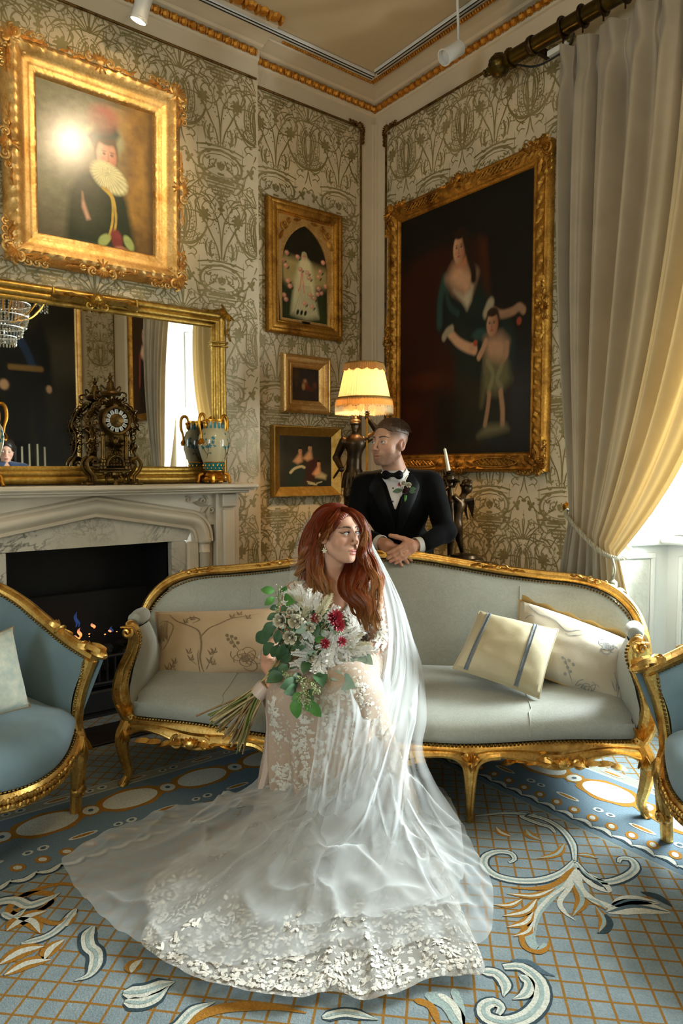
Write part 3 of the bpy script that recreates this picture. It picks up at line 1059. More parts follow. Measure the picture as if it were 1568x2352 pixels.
for i in (1,2):
 yy = E1 + (E0 - E1) * i / 3
 obj('glazing_bar',G().box((WD + .01,yy - .012,WB),(WD + .04,yy + .012,WT),.003),M['white_paint'],w1)
for zz in (1.55,2.7):
 obj('glazing_bar',G().box((WD + .01,E1,zz - .012),(WD + .04,E0,zz + .012),.003),M['white_paint'],w1)
t = NT('window_glass')
tr_,gl_ = t.n('BsdfTransparent',i_Color=(.97,.99,.98)),t.n('BsdfGlossy',i_Roughness=.02)
mx = t.n('MixShader',i_0=.05)
t.t.links.new(tr_.outputs[0],mx.inputs[1]); t.t.links.new(gl_.outputs[0],mx.inputs[2])
M['glass'] = t.done(mx)
for i in range(3):
 for z0,z1 in ((WB + .07,2.08),(2.14,WT - .06)):
  ya,yb = E1 + (E0 - E1) * i / 3 + .012,E1 + (E0 - E1) * (i + 1) / 3 - .012
  obj('pane',G().box((WD + .022,ya,z0),(WD + .028,yb,z1)),M['glass'],w1,smooth=False)
g = G()
for (y0,y1,z0,z1) in ((-4.1,-4.03,.9,3.1),(-2.77,-2.7,.9,3.1),(-4.1,-2.7,.9,.97),(-4.1,-2.7,3.03,3.1),(-4.1,-2.7,2.0,2.06),(-3.42,-3.38,.9,3.1)):
 g.box((RX - .1,y0,z0),(RX - .04,y1,z1),.004)
w2 = struct('window_added_far',g,M['white_paint'])  # unseen far window, added as the opening for the fill light
for z0,z1 in ((.97,2.0),(2.06,3.03)):
 for ya,yb in ((-4.03,-3.42),(-3.38,-2.77)):
  obj('pane',G().box((RX - .075,ya,z0),(RX - .07,yb,z1)),M['glass'],w2,smooth=False)
# ---------------------------------------------------------------- pictures and mirror
def gilt_frame(root,W,H,prof,m,carve=None,seed=0,name='frame_moulding',seg=90):
 """mitred moulding round a W x H opening edge-to-edge; prof: (inset, height) pairs; carve(s, a) -> extra height"""
 g = G()
 prof = np.asarray(prof,float)
 for side,Ln in ((0,W),(1,H),(2,W),(3,H)):
  u = np.linspace(0,1,max(8,int(seg * Ln)))
  P = np.zeros((len(u),len(prof),3))
  for j,(a,b) in enumerate(prof):
   s = a + (Ln - 2 * a) * u
   hgt = np.full(len(u),b)
   if carve is not None:
    hgt = hgt + carve(s,a)
   x = {0: s - W / 2,1: np.full(len(u),W / 2 - a),2: W / 2 - s,3: np.full(len(u),-W / 2 + a)}[side]
   z = {0: np.full(len(u),a),1: s,2: np.full(len(u),H - a),3: H - s}[side]
   P[:,j] = np.stack([x,-hgt,z],1)
  g.grid(P)
 return obj(name,g,m,root,sharp=50)
def leaf_carve(a0,a1,amp,pitch,slant=3.0):
 def f(s,a):
  if not (a0 <= a <= a1):
   return 0 * s
  k = math.sin(PI * (a - a0) / (a1 - a0)) if a1 > a0 else 1
  ph = s / pitch * 2 * PI
  w = (a - a0) / (a1 - a0 + 1e-9)
  return amp * k * (.6 * np.sin(ph + slant * w * 2) + .5 * np.sin(2.0 * ph - slant * 3 * w) + .45 * (noise2(s / pitch * 5,np.full_like(s,a / pitch * 5),3) - .5) * 2)
 return f
def scr(*hs):
 return [np.array(srgb(h)) for h in hs]
def blob(u,v,cx,cy,rx,ry,soft=.25,ang=0.0,p=2.0):
 c,s = math.cos(ang),math.sin(ang)
 x,y = (u - cx) * c + (v - cy) * s,-(u - cx) * s + (v - cy) * c
 d = (np.abs(x / rx) ** p + np.abs(y / ry) ** p) ** (1 / p)
 return np.clip((1 - d) / soft + .5,0,1)[...,None]
def stroke(u,v,pts,w,soft=.4,n=24):
 p = bez(pts,n)
 d = np.full(u.shape,9.0)
 for a,b in zip(p[:-1],p[1:]):
  e = b - a
  t = np.clip(((u - a[0]) * e[0] + (v - a[1]) * e[1]) / (e @ e + 1e-12),0,1)
  d = np.minimum(d,np.hypot(u - a[0] - t * e[0],v - a[1] - t * e[1]))
 return np.clip((1 - d / w) / soft + .5,0,1)[...,None]
def poly(u,v,pts,soft=.01):
 """soft mask of a simple polygon"""
 p = np.asarray(pts,float)
 ins = np.zeros(u.shape,bool)
 d = np.full(u.shape,9.0)
 for a,b in zip(p,np.roll(p,-1,0)):
  cnd = (a[1] > v) != (b[1] > v)
  with np.errstate(divide='ignore',invalid='ignore'):
   xi = (b[0] - a[0]) * (v - a[1]) / (b[1] - a[1]) + a[0]
  ins ^= cnd & (u < np.where(cnd,xi,0))
  e = b - a
  t = np.clip(((u - a[0]) * e[0] + (v - a[1]) * e[1]) / (e @ e + 1e-12),0,1)
  d = np.minimum(d,np.hypot(u - a[0] - t * e[0],v - a[1] - t * e[1]))
 return np.clip(np.where(ins,d,-d) / soft * .5 + .5,0,1)[...,None]
def over(c,m,col):
 return c * (1 - m) + np.asarray(col) * m
def varnish(name,rough,bump=.25,coat=.6):
 t = NT(name)
 c = t.n('Attribute',attribute_name='Col').outputs[0]
 nb = t.bump(t.noise(150,3,.7),bump,.002)
 return t.done(t.bsdf(c,.55,0,nb,i_Coat_Weight=coat,i_Specular_IOR_Level=.2,i_Coat_Roughness=rough))
M['oil'] = varnish('varnished_oil_paint',.38,.25,.12)
M['oil_gloss'] = varnish('glossy_varnished_oil_paint',.23,.6,1.0)
def canvas(root,x0,x1,z0,z1,y,fn,m,nx,arch=None):
 nz = int(nx * (z1 - z0) / (x1 - x0))
 u,v = np.meshgrid(np.linspace(0,1,nx),np.linspace(0,1,nz),indexing='ij')
 c = np.clip(fn(u,v),0,1)
 c = c * (1 + .16 * (fbm(u * 60,v * 60,5)[...,None] - .5))
 P = np.stack([x0 + (x1 - x0) * u,np.full_like(u,y),z0 + (z1 - z0) * v],-1)
 g = G(); g.grid(P,col=c)
 return obj('canvas',g,m,root,smooth=False)
def face_paint(c,u,v,cx,cy,rx,ry,skin,shade,hair,yaw=0.0):
 """a small painted head: shaded oval, hair, brows, eyes, nose, lips"""
 c = over(c,blob(u,v,cx - yaw * rx * .15,cy + ry * .25,rx * 1.22,ry * 1.12,.25),hair)
 f = blob(u,v,cx,cy,rx,ry,.22)
 sh = np.clip((u - cx) / rx * .5 + .45,0,1)[...,None]
 c = c * (1 - f) + (np.asarray(skin) * (1 - sh) + np.asarray(shade) * sh) * f
 c = over(c,blob(u,v,cx,cy + ry * .98,rx * .95,ry * .35,.4),hair)
 ex = yaw * rx * .25
 for s in (-1,1):
  c = over(c,blob(u,v,cx + ex + s * rx * .38,cy + ry * .12,rx * .17,ry * .07,.6) * .8,(.02,.012,.01))
  c = over(c,blob(u,v,cx + ex + s * rx * .38,cy + ry * .27,rx * .24,ry * .045,.8) * .6,(.05,.03,.02))
  c = over(c,blob(u,v,cx + ex * .6 + s * rx * .5,cy - ry * .2,rx * .26,ry * .18,1) * .35,(.5,.12,.07))
 c = over(c,stroke(u,v,[(cx + ex * 1.1,cy + ry * .15),(cx + ex * 1.5,cy - ry * .2)],rx * .09,1) * .45,np.asarray(shade) * .6)
 c = over(c,blob(u,v,cx + ex,cy - ry * .47,rx * .28,ry * .075,.6) * .8,(.32,.06,.045))
 c = over(c,blob(u,v,cx + ex,cy - ry * .28,rx * .17,ry * .05,.8) * .5,np.asarray(shade) * .5)
 return c
def tofr(xc,z0):
 """pixel -> (x, z) of a frame on the chimney wall whose centre is xc, base z0"""
 return lambda px,py,y=-.12: tuple((on_back(px,py,y) - np.array([xc,0,z0]))[[0,2]])
PX,PZ,PW,PH = -1.905,2.28,.87,1.01
r = thing('framed_portrait','swept gilt framed portrait of a figure in hat and ruff, hung over the mirror','painting',(PX,BR - .004,PZ))
ir = (.165,.145)
def swell(s,a):
 out = leaf_carve(.015,.05,.008,.05)(s,a) + leaf_carve(.118,.142,.003,.02,1)(s,a)
 return out
gilt_frame(r,PW,PH,[(0,0),(.0,.03),(.012,.055),(.03,.075),(.045,.085),(.062,.078),(.075,.062),(.092,.050),(.104,.052),(.112,.046),(.122,.044),(.132,.046),(.142,.042),(.146,.030),(.152,.018)],M['gilt_frame'],swell)
rnd = random.Random(11)
for sx in (1,-1):
 for sz in (1,-1):
  g = G(); carved_corner(g,.205,rnd,sx,sz)
  obj('carved_corner',g,M['gilt_frame'],r,loc=(-sx * (PW / 2 + .012),-.065,PH + .014 if sz > 0 else -.014))
def cartouche(s,rnd):
 g = G()
 for sg in (-1,1):
  spiral_tube(g,(sg * .32 * s,0,.10 * s),.16 * s,1.5,PI / 2,-sg,.05 * s)
  spiral_tube(g,(sg * .62 * s,0,.02 * s),.12 * s,1.4,-PI / 2,sg,.04 * s)
  spiral_tube(g,(sg * .16 * s,0,-.18 * s),.10 * s,1.4,0 if sg < 0 else PI,sg,.035 * s)
  for i in range(4):
   leaf3(g,(sg * (.45 + .18 * i) * s,-.01 * s,.02 * s),(0 if sg > 0 else PI) + rnd.uniform(-.5,.5),.26 * s,.10 * s)
 for i in range(7):
  leaf3(g,(0,-.04 * s,.02 * s),PI / 2 + (i - 3) * .42,.30 * s,.11 * s)
 for i in range(3):
  leaf3(g,(0,-.04 * s,-.05 * s),-PI / 2 + (i - 1) * .6,.30 * s,.11 * s)
 g.ell((0,-.07 * s,0),np.array([.12,.06,.10]) * s,n=10,m=6)
 return g
for (x,z,ry) in ((0,PH - .015,0),(0,.015,PI),(-PW / 2 + .015,PH / 2,-PI / 2),(PW / 2 - .015,PH / 2,PI / 2)):
 o = obj('carved_cartouche',cartouche(.15,rnd),M['gilt_frame'],r,loc=(x,-.072,z))
 o.rotation_euler = (0,ry,0)
def paint1(u,v):
 A = scr('#6f6a50','#a87c34','#5e4320','#1c2810','#d9a58a','#a56a4c','#d8cf9a','#a3403c','#2c3326','#b8953f','#7a2f28','#97a05c','#3a2a16')
 n1,n2 = fbm(u * 5,v * 5,1)[...,None],fbm(u * 9 + 3,v * 7,2)[...,None]
 c = A[0] * (.7 + .5 * n1) + 0 * n2
 rm = np.clip((u - .55) / .25,0,1)[...,None]
 c = c * (1 - rm) + (A[1] * n2 * 1.1 + A[2] * (1 - n2)) * rm
 c = over(c,np.clip((u - .9) / .08,0,1)[...,None] * .7,A[12])
 c = over(c,np.clip((.25 - v) / .2,0,1)[...,None] * .5,A[12])
 c = over(c,poly(u,v,[(.22,0),(.26,.33),(.36,.47),(.52,.50),(.70,.44),(.76,.34),(.84,0)],.03),A[3] * .9)
 c = over(c,blob(u,v,.40,.30,.16,.2,.8) * .4,A[0] * .6)
 c = over(c,blob(u,v,.56,.72,.17,.11,.3),A[6] * .4)
 c = face_paint(c,u,v,.58,.615,.088,.115,A[4],A[5],A[2] * .6,.5)
 c = over(c,poly(u,v,[(.40,.72),(.46,.66),(.50,.71),(.58,.74),(.67,.735),(.70,.78),(.66,.83),(.50,.80)],.02),A[8])
 c = over(c,blob(u,v,.55,.86,.12,.085,.9,.2) * .75,A[7] * .7)
 c = over(c,blob(u,v,.50,.83,.12,.07,.9) * .4,A[0])
 ru = blob(u,v,.60,.475,.165,.095,.25,-.3)
 ph = (.8 + .14 * np.sin(np.arctan2(v - .52,u - .57) * 34))[...,None]
 c = c * (1 - ru) + A[6] * ph * ru
 for dx in (0,.03):
  c = over(c,stroke(u,v,[(.54 + dx,.40),(.62 + dx * .5,.34),(.625 + dx,.20),(.60 + dx,.10),(.58,.05)],.010,.6),A[9])
 c = over(c,poly(u,v,[(.365,.34),(.385,.27),(.43,.17),(.40,.16),(.36,.24)],.012),A[4] * .75)
 c = over(c,blob(u,v,.66,.07,.05,.07,.4,.4),A[10])
 for (cx,cy,an) in ((.55,.05,.6),(.77,.06,-.8)):
  c = over(c,blob(u,v,cx,cy,.06,.035,.4,an),A[11])
 c = over(c,blob(u,v,.70,.0,.06,.03,.5),A[5])
 return 1.35 * c * (.75 + .4 * fbm(u * 14,v * 30,13)[...,None])
canvas(r,-PW / 2 + .148,PW / 2 - .148,.142,PH - .142,-.022,paint1,M['oil_gloss'],150)
r.rotation_euler = (math.radians(1.5),0,0)
AX,AZ,AW,AH = -.595,2.135,.565,.80
r = thing('framed_picture','tall gilt framed picture with pointed arch mount and pink roses','painting',(AX,-.003,AZ))
gilt_frame(r,AW,AH,[(0,0),(0,.035),(.008,.045),(.022,.048),(.030,.042),(.036,.046),(.060,.040),(.066,.034),(.072,.036),(.080,.026),(.086,.018)],M['gilt_dark'],lambda s,a: leaf_carve(.036,.062,.007,.045)(s,a))
ow,oh,zo,zs,za = .172,.60,.098,.43,.682
def archpts(n=10):
 p = [(-ow,zo),(ow,zo),(ow,zs)]
 rr = ((za - zs) ** 2 + ow ** 2) / (2 * ow)
 a1 = math.asin((za - zs) / rr)
 p += [(ow - rr + rr * math.cos(a1 * k / n),zs + rr * math.sin(a1 * k / n)) for k in range(1,n + 1)]
 p += [(-q[0],q[1]) for q in p[2:-1][::-1]]
 return p
ap = archpts()
def square(p):
 a = np.array(p) - np.array([0,AH / 2])
 hx,hz = AW / 2 - .07,AH / 2 - .07
 k = min(hx / (abs(a[0]) + 1e-9),hz / (abs(a[1]) + 1e-9))
 return a * k + np.array([0,AH / 2])
g = G()
k = len(ap)
inn = [(x,-.020,z) for x,z in ap] + [(x,-.010,z) for x,z in ap]
out = [(*square(p)[:1],-.024,square(p)[1]) for p in ap]
g.add(inn + out,[(i,(i + 1) % k,2 * k + (i + 1) % k,2 * k + i) for i in range(k)] + [(i,k + i,k + (i + 1) % k,(i + 1) % k) for i in range(k)])
obj('arched_mount',g,M['gilt_frame'],r,smooth=False)
g = G()
for sx in (-1,1):
 q = G()
 spiral_tube(q,(.165,-.026,.655),.03,1.4,2,1,.007)
 spiral_tube(q,(.13,-.026,.69),.02,1.3,0,-1,.006)
 leaf3(q,(.17,-.024,.62),-1.2,.06,.025); leaf3(q,(.09,-.024,.70),3.0,.05,.02)
 g.merge(q,np.diag([sx,1,1,1.0]))
obj('spandrel_carving',g,M['gilt_dark'],r,kind='stuff')
g = G(); g.box((-.03,-.030,.078),(.03,-.022,.092),.002)
obj('name_plate',g,M['bronze'],r)
def paint2(u,v):
 A = scr('#1d1a0c','#c8b476','#eadfae','#d98f78','#39401c','#0f120a')
 n = fbm(u * 7,v * 10,3)[...,None]
 c = A[0] * (.6 + .8 * n)
 c = over(c,poly(u,v,[(.02,.66),(1,.58),(1,.40),(.75,.36),(.2,.34),(.04,.4)],.05),A[1] * (.55 + .3 * n))
 c = over(c,np.clip((.42 - v) / .12,0,1)[...,None],A[4] * (.25 + .7 * n))
 c = over(c,poly(u,v,[(.40,.62),(.54,.66),(.66,.60),(.70,.45),(.74,.28),(.80,.08),(.55,.04),(.22,.08),(.24,.20),(.30,.42),(.34,.52)],.04),A[2] * (.62 + .3 * n))
 for i in range(9):
  c = over(c,stroke(u,v,[(.46 + .02 * i,.38),(.28 + .058 * i,.08)],.007,1) * .35,A[1] * .5)
 c = face_paint(c,u,v,.50,.67,.05,.042,srgb('#d8a888'),srgb('#b07850'),A[2] * .5)
 c = over(c,poly(u,v,[(.42,.64),(.38,.50),(.42,.40),(.46,.52),(.58,.50),(.64,.42),(.62,.62),(.54,.66)],.03),A[2] * .9)
 rr = random.Random(4)
 for (x,y) in ((.36,.66),(.42,.54),(.56,.52),(.60,.47),(.84,.56),(.80,.50),(.16,.40),(.20,.35),(.08,.25),(.12,.21),(.62,.30),(.70,.27),(.78,.32),(.86,.34),(.80,.38),(.50,.20),(.66,.18),(.96,.42),(.90,.66),(.14,.68),(.06,.60),(.12,.55)):
  c = over(c,blob(u,v,x,y,.045,.024,.5),A[3] * rr.uniform(.8,1.15))
  c = over(c,blob(u,v,x + .05,y - .02,.03,.012,.6,.5) * .8,A[4] * .6)
  c = over(c,blob(u,v,x - .01,y + .005,.02,.010,.8) * .6,A[2])
 c = over(c,stroke(u,v,[(.44,.50),(.42,.38),(.38,.32)],.012,.8),A[3])
 c = over(c,stroke(u,v,[(.46,.50),(.48,.38),(.50,.31)],.012,.8),A[3])
 for x in (.36,.44,.52):
  c = over(c,blob(u,v,x,.10,.035,.022,.5,.7),A[5])
 return c
canvas(r,-ow - .01,ow + .01,zo - .01,za + .01,-.008,paint2,M['oil'],100)
SXc,SZ,SW,SH = -.590,1.655,.365,.362
r = thing('framed_picture','small dark picture in a deep gilt frame, middle of three by the lamp','painting',(SXc,-.003,SZ))
gilt_frame(r,SW,SH,[(0,0),(0,.03),(.006,.042),(.014,.046),(.020,.040),(.026,.042),(.048,.034),(.054,.028),(.060,.030),(.066,.026),(.080,.018),(.082,.010)],M['gilt_frame'],lambda s,a: leaf_carve(.026,.048,.003,.03)(s,a))
for sx in (1,-1):
 for sz in (1,-1):
  g = G(); carved_corner(g,.075,rnd,sx,sz)
  obj('carved_corner',g,M['gilt_frame'],r,loc=(-sx * (SW / 2 - .006),-.034,SH - .006 if sz > 0 else .006))
def paint3(u,v):
 c = np.zeros(u.shape + (3,)) + np.array((.012,.007,.004)) * (1 + 2 * fbm(u * 5,v * 5,8)[...,None])
 for (x,y,rx,ry,col) in ((.15,.8,.12,.18,'#4a3212'),(.48,.55,.09,.12,'#8a5030'),(.48,.62,.05,.05,'#c09060'),(.55,.42,.14,.08,'#702818'),(.42,.44,.06,.10,'#b89058'),(.85,.5,.07,.10,'#6a3c20'),(.15,.5,.06,.09,'#4a3014'),(.72,.36,.12,.05,'#5a2c14')):
  c = over(c,blob(u,v,x,y,rx,ry,.9) * .8,srgb(col))
 return c
canvas(r,-SW / 2 + .08,SW / 2 - .08,.08,SH - .08,-.011,paint3,M['oil'],60)
LX,LZ,LW,LH = -.590,1.128,.525,.445
r = thing('framed_picture','dark group picture of three women in a plain flat gold frame','painting',(LX,-.003,LZ))
gilt_frame(r,LW,LH,[(0,0),(0,.045),(.004,.050),(.010,.050),(.014,.044),(.060,.020),(.064,.014)],gilt('flat_gilding',srgb('#c9a558'),srgb('#9a7433'),.36,5,.85,.05))
def paint4(u,v):
 A = scr('#d8a070','#1d2b22','#3a1410','#cfc090','#0c0a07')
 c = np.zeros(u.shape + (3,)) + np.array((.018,.016,.009)) * (.6 + 1.4 * fbm(u * 4,v * 4,9)[...,None])
 c = over(c,poly(u,v,[(.12,0),(.16,.42),(.28,.52),(.42,.48),(.46,.30),(.40,0)],.06),A[1])
 c = over(c,poly(u,v,[(.50,.1),(.53,.52),(.64,.58),(.74,.50),(.72,.1)],.06),A[2])
 c = over(c,poly(u,v,[(.62,0),(.70,.24),(.80,.32),(.90,.22),(.92,0)],.06),A[1] * .6)
 for (x,y,s) in ((.385,.70,1),(.575,.76,1.05),(.745,.45,.95)):
  c = over(c,poly(u,v,[(x - .03 * s,y - .06),(x - .13 * s,y - .20),(x - .05 * s,y - .25),(x + .04 * s,y - .20),(x + .02 * s,y - .05)],.03),A[0] * .9)
  c = face_paint(c,u,v,x,y,.036 * s,.06 * s,A[0],A[0] * .5,A[4])
 c = over(c,stroke(u,v,[(.20,.28),(.28,.36),(.40,.40),(.46,.38)],.025,.6),A[3] * .8)
 c = over(c,poly(u,v,[(.68,.18),(.80,.28),(.90,.22),(.88,.14),(.78,.16)],.03),A[3] * .7)
 for p in ([(.52,.10),(.66,.06)],[(.54,.06),(.70,.03)],[(.70,.06),(.80,.09)]):
  c = over(c,stroke(u,v,p,.012,.8),A[3] * .8)
 return c
canvas(r,-LW / 2 + .062,LW / 2 - .062,.062,LH - .062,-.016,paint4,M['oil'],90)
BY,BZ,BW,BH = -.802,1.285,1.25,1.71
r = thing('framed_portrait','huge dark portrait of a seated lady with a child, carved gilt frame','painting',(-.004,BY,BZ),-PI / 2)
def big_carve(s,a):
 return leaf_carve(.030,.085,.011,.085)(s,a) + leaf_carve(.012,.03,.004,.04)(s,a)
gilt_frame(r,BW,BH,[(0,0),(0,.030),(.008,.048),(.018,.056),(.030,.050),(.045,.054),(.060,.055),(.075,.050),(.087,.040),(.094,.042),(.102,.040),(.108,.028),(.112,.018)],M['gilt_dark'],big_carve)
rnd = random.Random(5)
for sx in (1,-1):
 for sz in (1,-1):
  g = G(); carved_corner(g,.19,rnd,sx,sz)
  obj('carved_corner',g,M['gilt_dark'],r,loc=(-sx * (BW / 2 + .008),-.048,BH + .008 if sz > 0 else -.008))
for (x,z,ry) in ((0,BH - .02,0),(0,.02,PI),(-BW / 2 + .02,BH / 2,-PI / 2),(BW / 2 - .02,BH / 2,PI / 2)):
 o = obj('carved_cartouche',cartouche(.13,rnd),M['gilt_dark'],r,loc=(x,-.055,z))
 o.rotation_euler = (0,ry,0)
g = G()                                          # pierced lattice panels in the rails
for zc in (.055,BH - .055):
 for xc in (-.30,.30):
  for i in range(9):
   x = xc - .12 + .03 * i
   for sg in (-1,1):
    g.tube([(x - .022,-.060,zc - sg * .018),(x + .022,-.060,zc + sg * .018)],.0035,5)
  th = np.linspace(0,2 * PI,30,endpoint=False)
  g.tube(np.stack([xc + .155 * np.cos(th),np.full(30,-.058),zc + .026 * np.sin(th)],1),.005,6,closed=True)
obj('lattice_panel',g,M['gilt_dark'],r,kind='stuff')
def c6(px,py):
 p = on_right(px,py,-.03)
 return ((-(p[1] - BY) + BW / 2 - .110) / (BW - .22),(p[2] - BZ - .110) / (BH - .22))
def paint5(u,v):
 A = scr('#0b0c0a','#2a0e06','#4a1f0c','#e0ac84','#b07050','#132420','#2c4a44','#c8b898','#565238','#8c8460','#a04a30','#1c1008')
 n = fbm(u * 6,v * 7,21)[...,None]
 q = lambda *L_: [c6(*p) for p in L_]
 c = A[0] * (.35 + .7 * n)
 lm = np.clip((.36 - u) / .12,0,1)[...,None] * np.clip((.85 - v) / .1,0,1)[...,None]
 c = over(c,lm,A[1] * (.6 + .8 * n))
 c = over(c,poly(u,v,q((950,610),(1000,575),(1045,560),(1100,550),(1115,560),(1120,680),(1125,900),(950,900)),.03),A[1] * (.7 + .5 * n))
 c = over(c,poly(u,v,q((1098,545),(1116,550),(1124,690),(1108,690)),.02) * .6,A[2])
 c = over(c,blob(u,v,*c6(975,875),.16,.035,.9) * .7,A[2])
 c = over(c,blob(u,v,*c6(945,945),.08,.05,.9) * .5,A[2])
 dress = q((1045,610),(1018,640),(1006,700),(1005,760),(1030,790),(1045,830),(1045,920),(1040,1020),(1150,1020),(1160,860),(1140,770),(1125,690),(1105,640),(1085,615))
 c = over(c,poly(u,v,dress,.03),A[5] * (.35 + .6 * n))
 c = over(c,stroke(u,v,q((1020,640),(1010,690),(1008,745)),.022,.9) * .8,A[6] * .9)
 c = over(c,stroke(u,v,q((1022,650),(1030,700),(1050,720)),.014,.9) * .5,A[6])
 c = over(c,blob(u,v,*c6(1100,768),.05,.022,.8) * .8,A[6])
 c = over(c,poly(u,v,q((1026,640),(1040,612),(1055,600),(1068,610),(1092,628),(1080,668),(1072,690),(1062,680),(1040,665)),.035),A[3] * .75)
 c = over(c,poly(u,v,q((1042,668),(1062,680),(1080,665),(1086,640),(1080,690),(1071,710),(1060,690)),.015),A[7] * .85)
 c = over(c,poly(u,v,q((1046,575),(1047,612),(1070,612),(1072,580)),.015),A[4])
 c = face_paint(c,u,v,*c6(1054,572),.048,.060,A[3] * .75,A[4] * .5,A[11],-.4)
 c = over(c,stroke(u,v,q((1066,545),(1074,580),(1085,620),(1086,640)),.02,.8),A[11])
 c = over(c,stroke(u,v,q((1032,765),(1050,785),(1070,797),(1088,803)),.020,.7),A[3] * .8)
 c = over(c,stroke(u,v,q((1018,775),(1026,762),(1036,755)),.016,.8),A[7] * .6)
 c = over(c,blob(u,v,*c6(1083,797),.024,.015,.6),A[3] * .7)
 c = over(c,blob(u,v,*c6(1090,788),.016,.012,.6),A[10])
 c = over(c,stroke(u,v,q((1128,712),(1150,722),(1175,715),(1190,705),(1200,712)),.016,.7),A[3] * .42)
 c = over(c,blob(u,v,*c6(1190,737),.016,.014,.6),A[10] * .8)
 c = over(c,stroke(u,v,q((1114,720),(1122,700),(1126,695)),.02,.8),A[7] * .6)
 c = over(c,blob(u,v,*c6(1158,800),.06,.10,.8) * .7,A[6] * .5)
 c = over(c,poly(u,v,q((1112,780),(1125,770),(1150,768),(1164,785),(1160,810),(1152,845),(1115,850)),.03),A[3] * .6)
 c = over(c,stroke(u,v,q((1114,785),(1106,805),(1098,820)),.014,.7),A[3] * .6)
 c = over(c,stroke(u,v,q((1162,790),(1160,815),(1146,835)),.014,.7),A[3] * .5)
 c = face_paint(c,u,v,*c6(1129,745),.040,.046,A[3] * .65,A[4] * .6,A[11] * 2,-.4)
 c = over(c,poly(u,v,q((1112,820),(1145,830),(1165,835),(1172,870),(1155,890),(1140,905),(1112,900),(1104,930),(1108,860)),.025),A[8] * (1.0 + .9 * n))
 c = over(c,stroke(u,v,q((1118,830),(1130,860),(1120,900)),.012,.9) * .6,A[9])
 c = over(c,stroke(u,v,q((1150,840),(1140,870),(1150,890)),.012,.9) * .5,A[9])
 c = over(c,stroke(u,v,q((1122,905),(1118,940),(1112,975)),.013,.7),A[3] * .45)
 c = over(c,stroke(u,v,q((1148,900),(1152,940),(1152,972)),.015,.7),A[3] * .5)
 c = over(c,poly(u,v,q((1095,1002),(1115,978),(1160,975),(1165,985),(1130,995)),.02),A[9] * .7)
 return c
canvas(r,-BW / 2 + .108,BW / 2 - .108,.108,BH - .108,-.022,paint5,M['oil'],200)
MX,MZ,MW,MH = -1.955,1.226,1.50,.955
r = thing('wall_mirror','wide gilt framed overmantel mirror standing on the marble shelf','mirror',(MX,BR - .004,MZ))
gilt_frame(r,MW,MH,[(0,0),(0,.045),(.008,.060),(.022,.066),(.034,.060),(.040,.050),(.046,.054),(.056,.056),(.064,.050),(.068,.042),(.078,.044),(.086,.040),(.092,.030)],M['gilt_mirror'])
t = NT('mirror_glass')
g = G(); g.box((-MW / 2 + .085,-.034,.030),(MW / 2 - .085,-.030,MH - .085))
obj('mirror_glass',g,t.done(t.bsdf((.86,.87,.84),.015,1.0)),r,smooth=False)
rnd = random.Random(8)
def leafcorner(s,sx,sz):
 Q = G()
 for i in range(9):
  leaf3(Q,(.10 * s,-.01,-.10 * s),math.radians(-45 + (i - 4) * 24),.34 * s * (1.1 if i in (0,8) else .9),.12 * s)
 for i in range(4):
  leaf3(Q,((.25 + .2 * i) * s,-.012,-.06 * s),rnd.uniform(-.5,.5),.3 * s,.11 * s); leaf3(Q,(.06 * s,-.012,-(.25 + .2 * i) * s),-PI / 2 + rnd.uniform(-.5,.5),.3 * s,.11 * s)
 Q.ell((.12 * s,-.03 * s,-.12 * s),.07 * s)
 g = G(); g.merge(Q,np.diag([sx,1,sz,1.0]))
 return g
for sx in (1,-1):
 obj('leaf_corner',leafcorner(.15,sx,1),M['gilt_mirror'],r,loc=(-sx * (MW / 2 + .008),-.062,MH + .008))
 g = G()                                     # column collars down the sides
 for z in (MH - .17,MH - .19):
  g.box((-.048,-.012,z - .006),(.048,.02,z + .006),.004)
 obj('collar',g,M['gilt_mirror'],r,loc=(sx * (MW / 2 - .043),-.058,0))
g = G()
for sg in (-1,1):
 for i in range(5):
  leaf3(g,(sg * (.03 + .03 * i),-.012,.0 + .006 * rnd.uniform(-1,1)),(0 if sg > 0 else PI) + rnd.uniform(-.2,.2),.07,.036)
 spiral_tube(g,(sg * .04,-.012,-.03),.022,1.4,PI / 2,sg,.007)
 g.tube([(sg * .205,-.002,.03),(sg * .205,-.008,0),(sg * .205,-.002,-.03)],.006,6)
for i in range(7):
 leaf3(g,(0,-.022,-.01),PI / 2 + (i - 3) * .5,.042,.028)
for i in range(5):
 leaf3(g,(0,-.022,0),-PI / 2 + (i - 2) * .45,.045,.028)
g.ell((0,-.030,0),(.022,.018,.02))
obj('crest',g,M['gilt_mirror'],r,loc=(.02,-.062,MH - .040))
r = thing('framed_portrait','full length portrait of a man in dark uniform, reflected in the mirror','painting',(-1.36,RY + .004,1.15),PI)
gilt_frame(r,1.66,2.35,[(0,0),(0,.04),(.01,.055),(.03,.055),(.05,.035),(.06,.038),(.075,.02)],M['gilt_frame'])
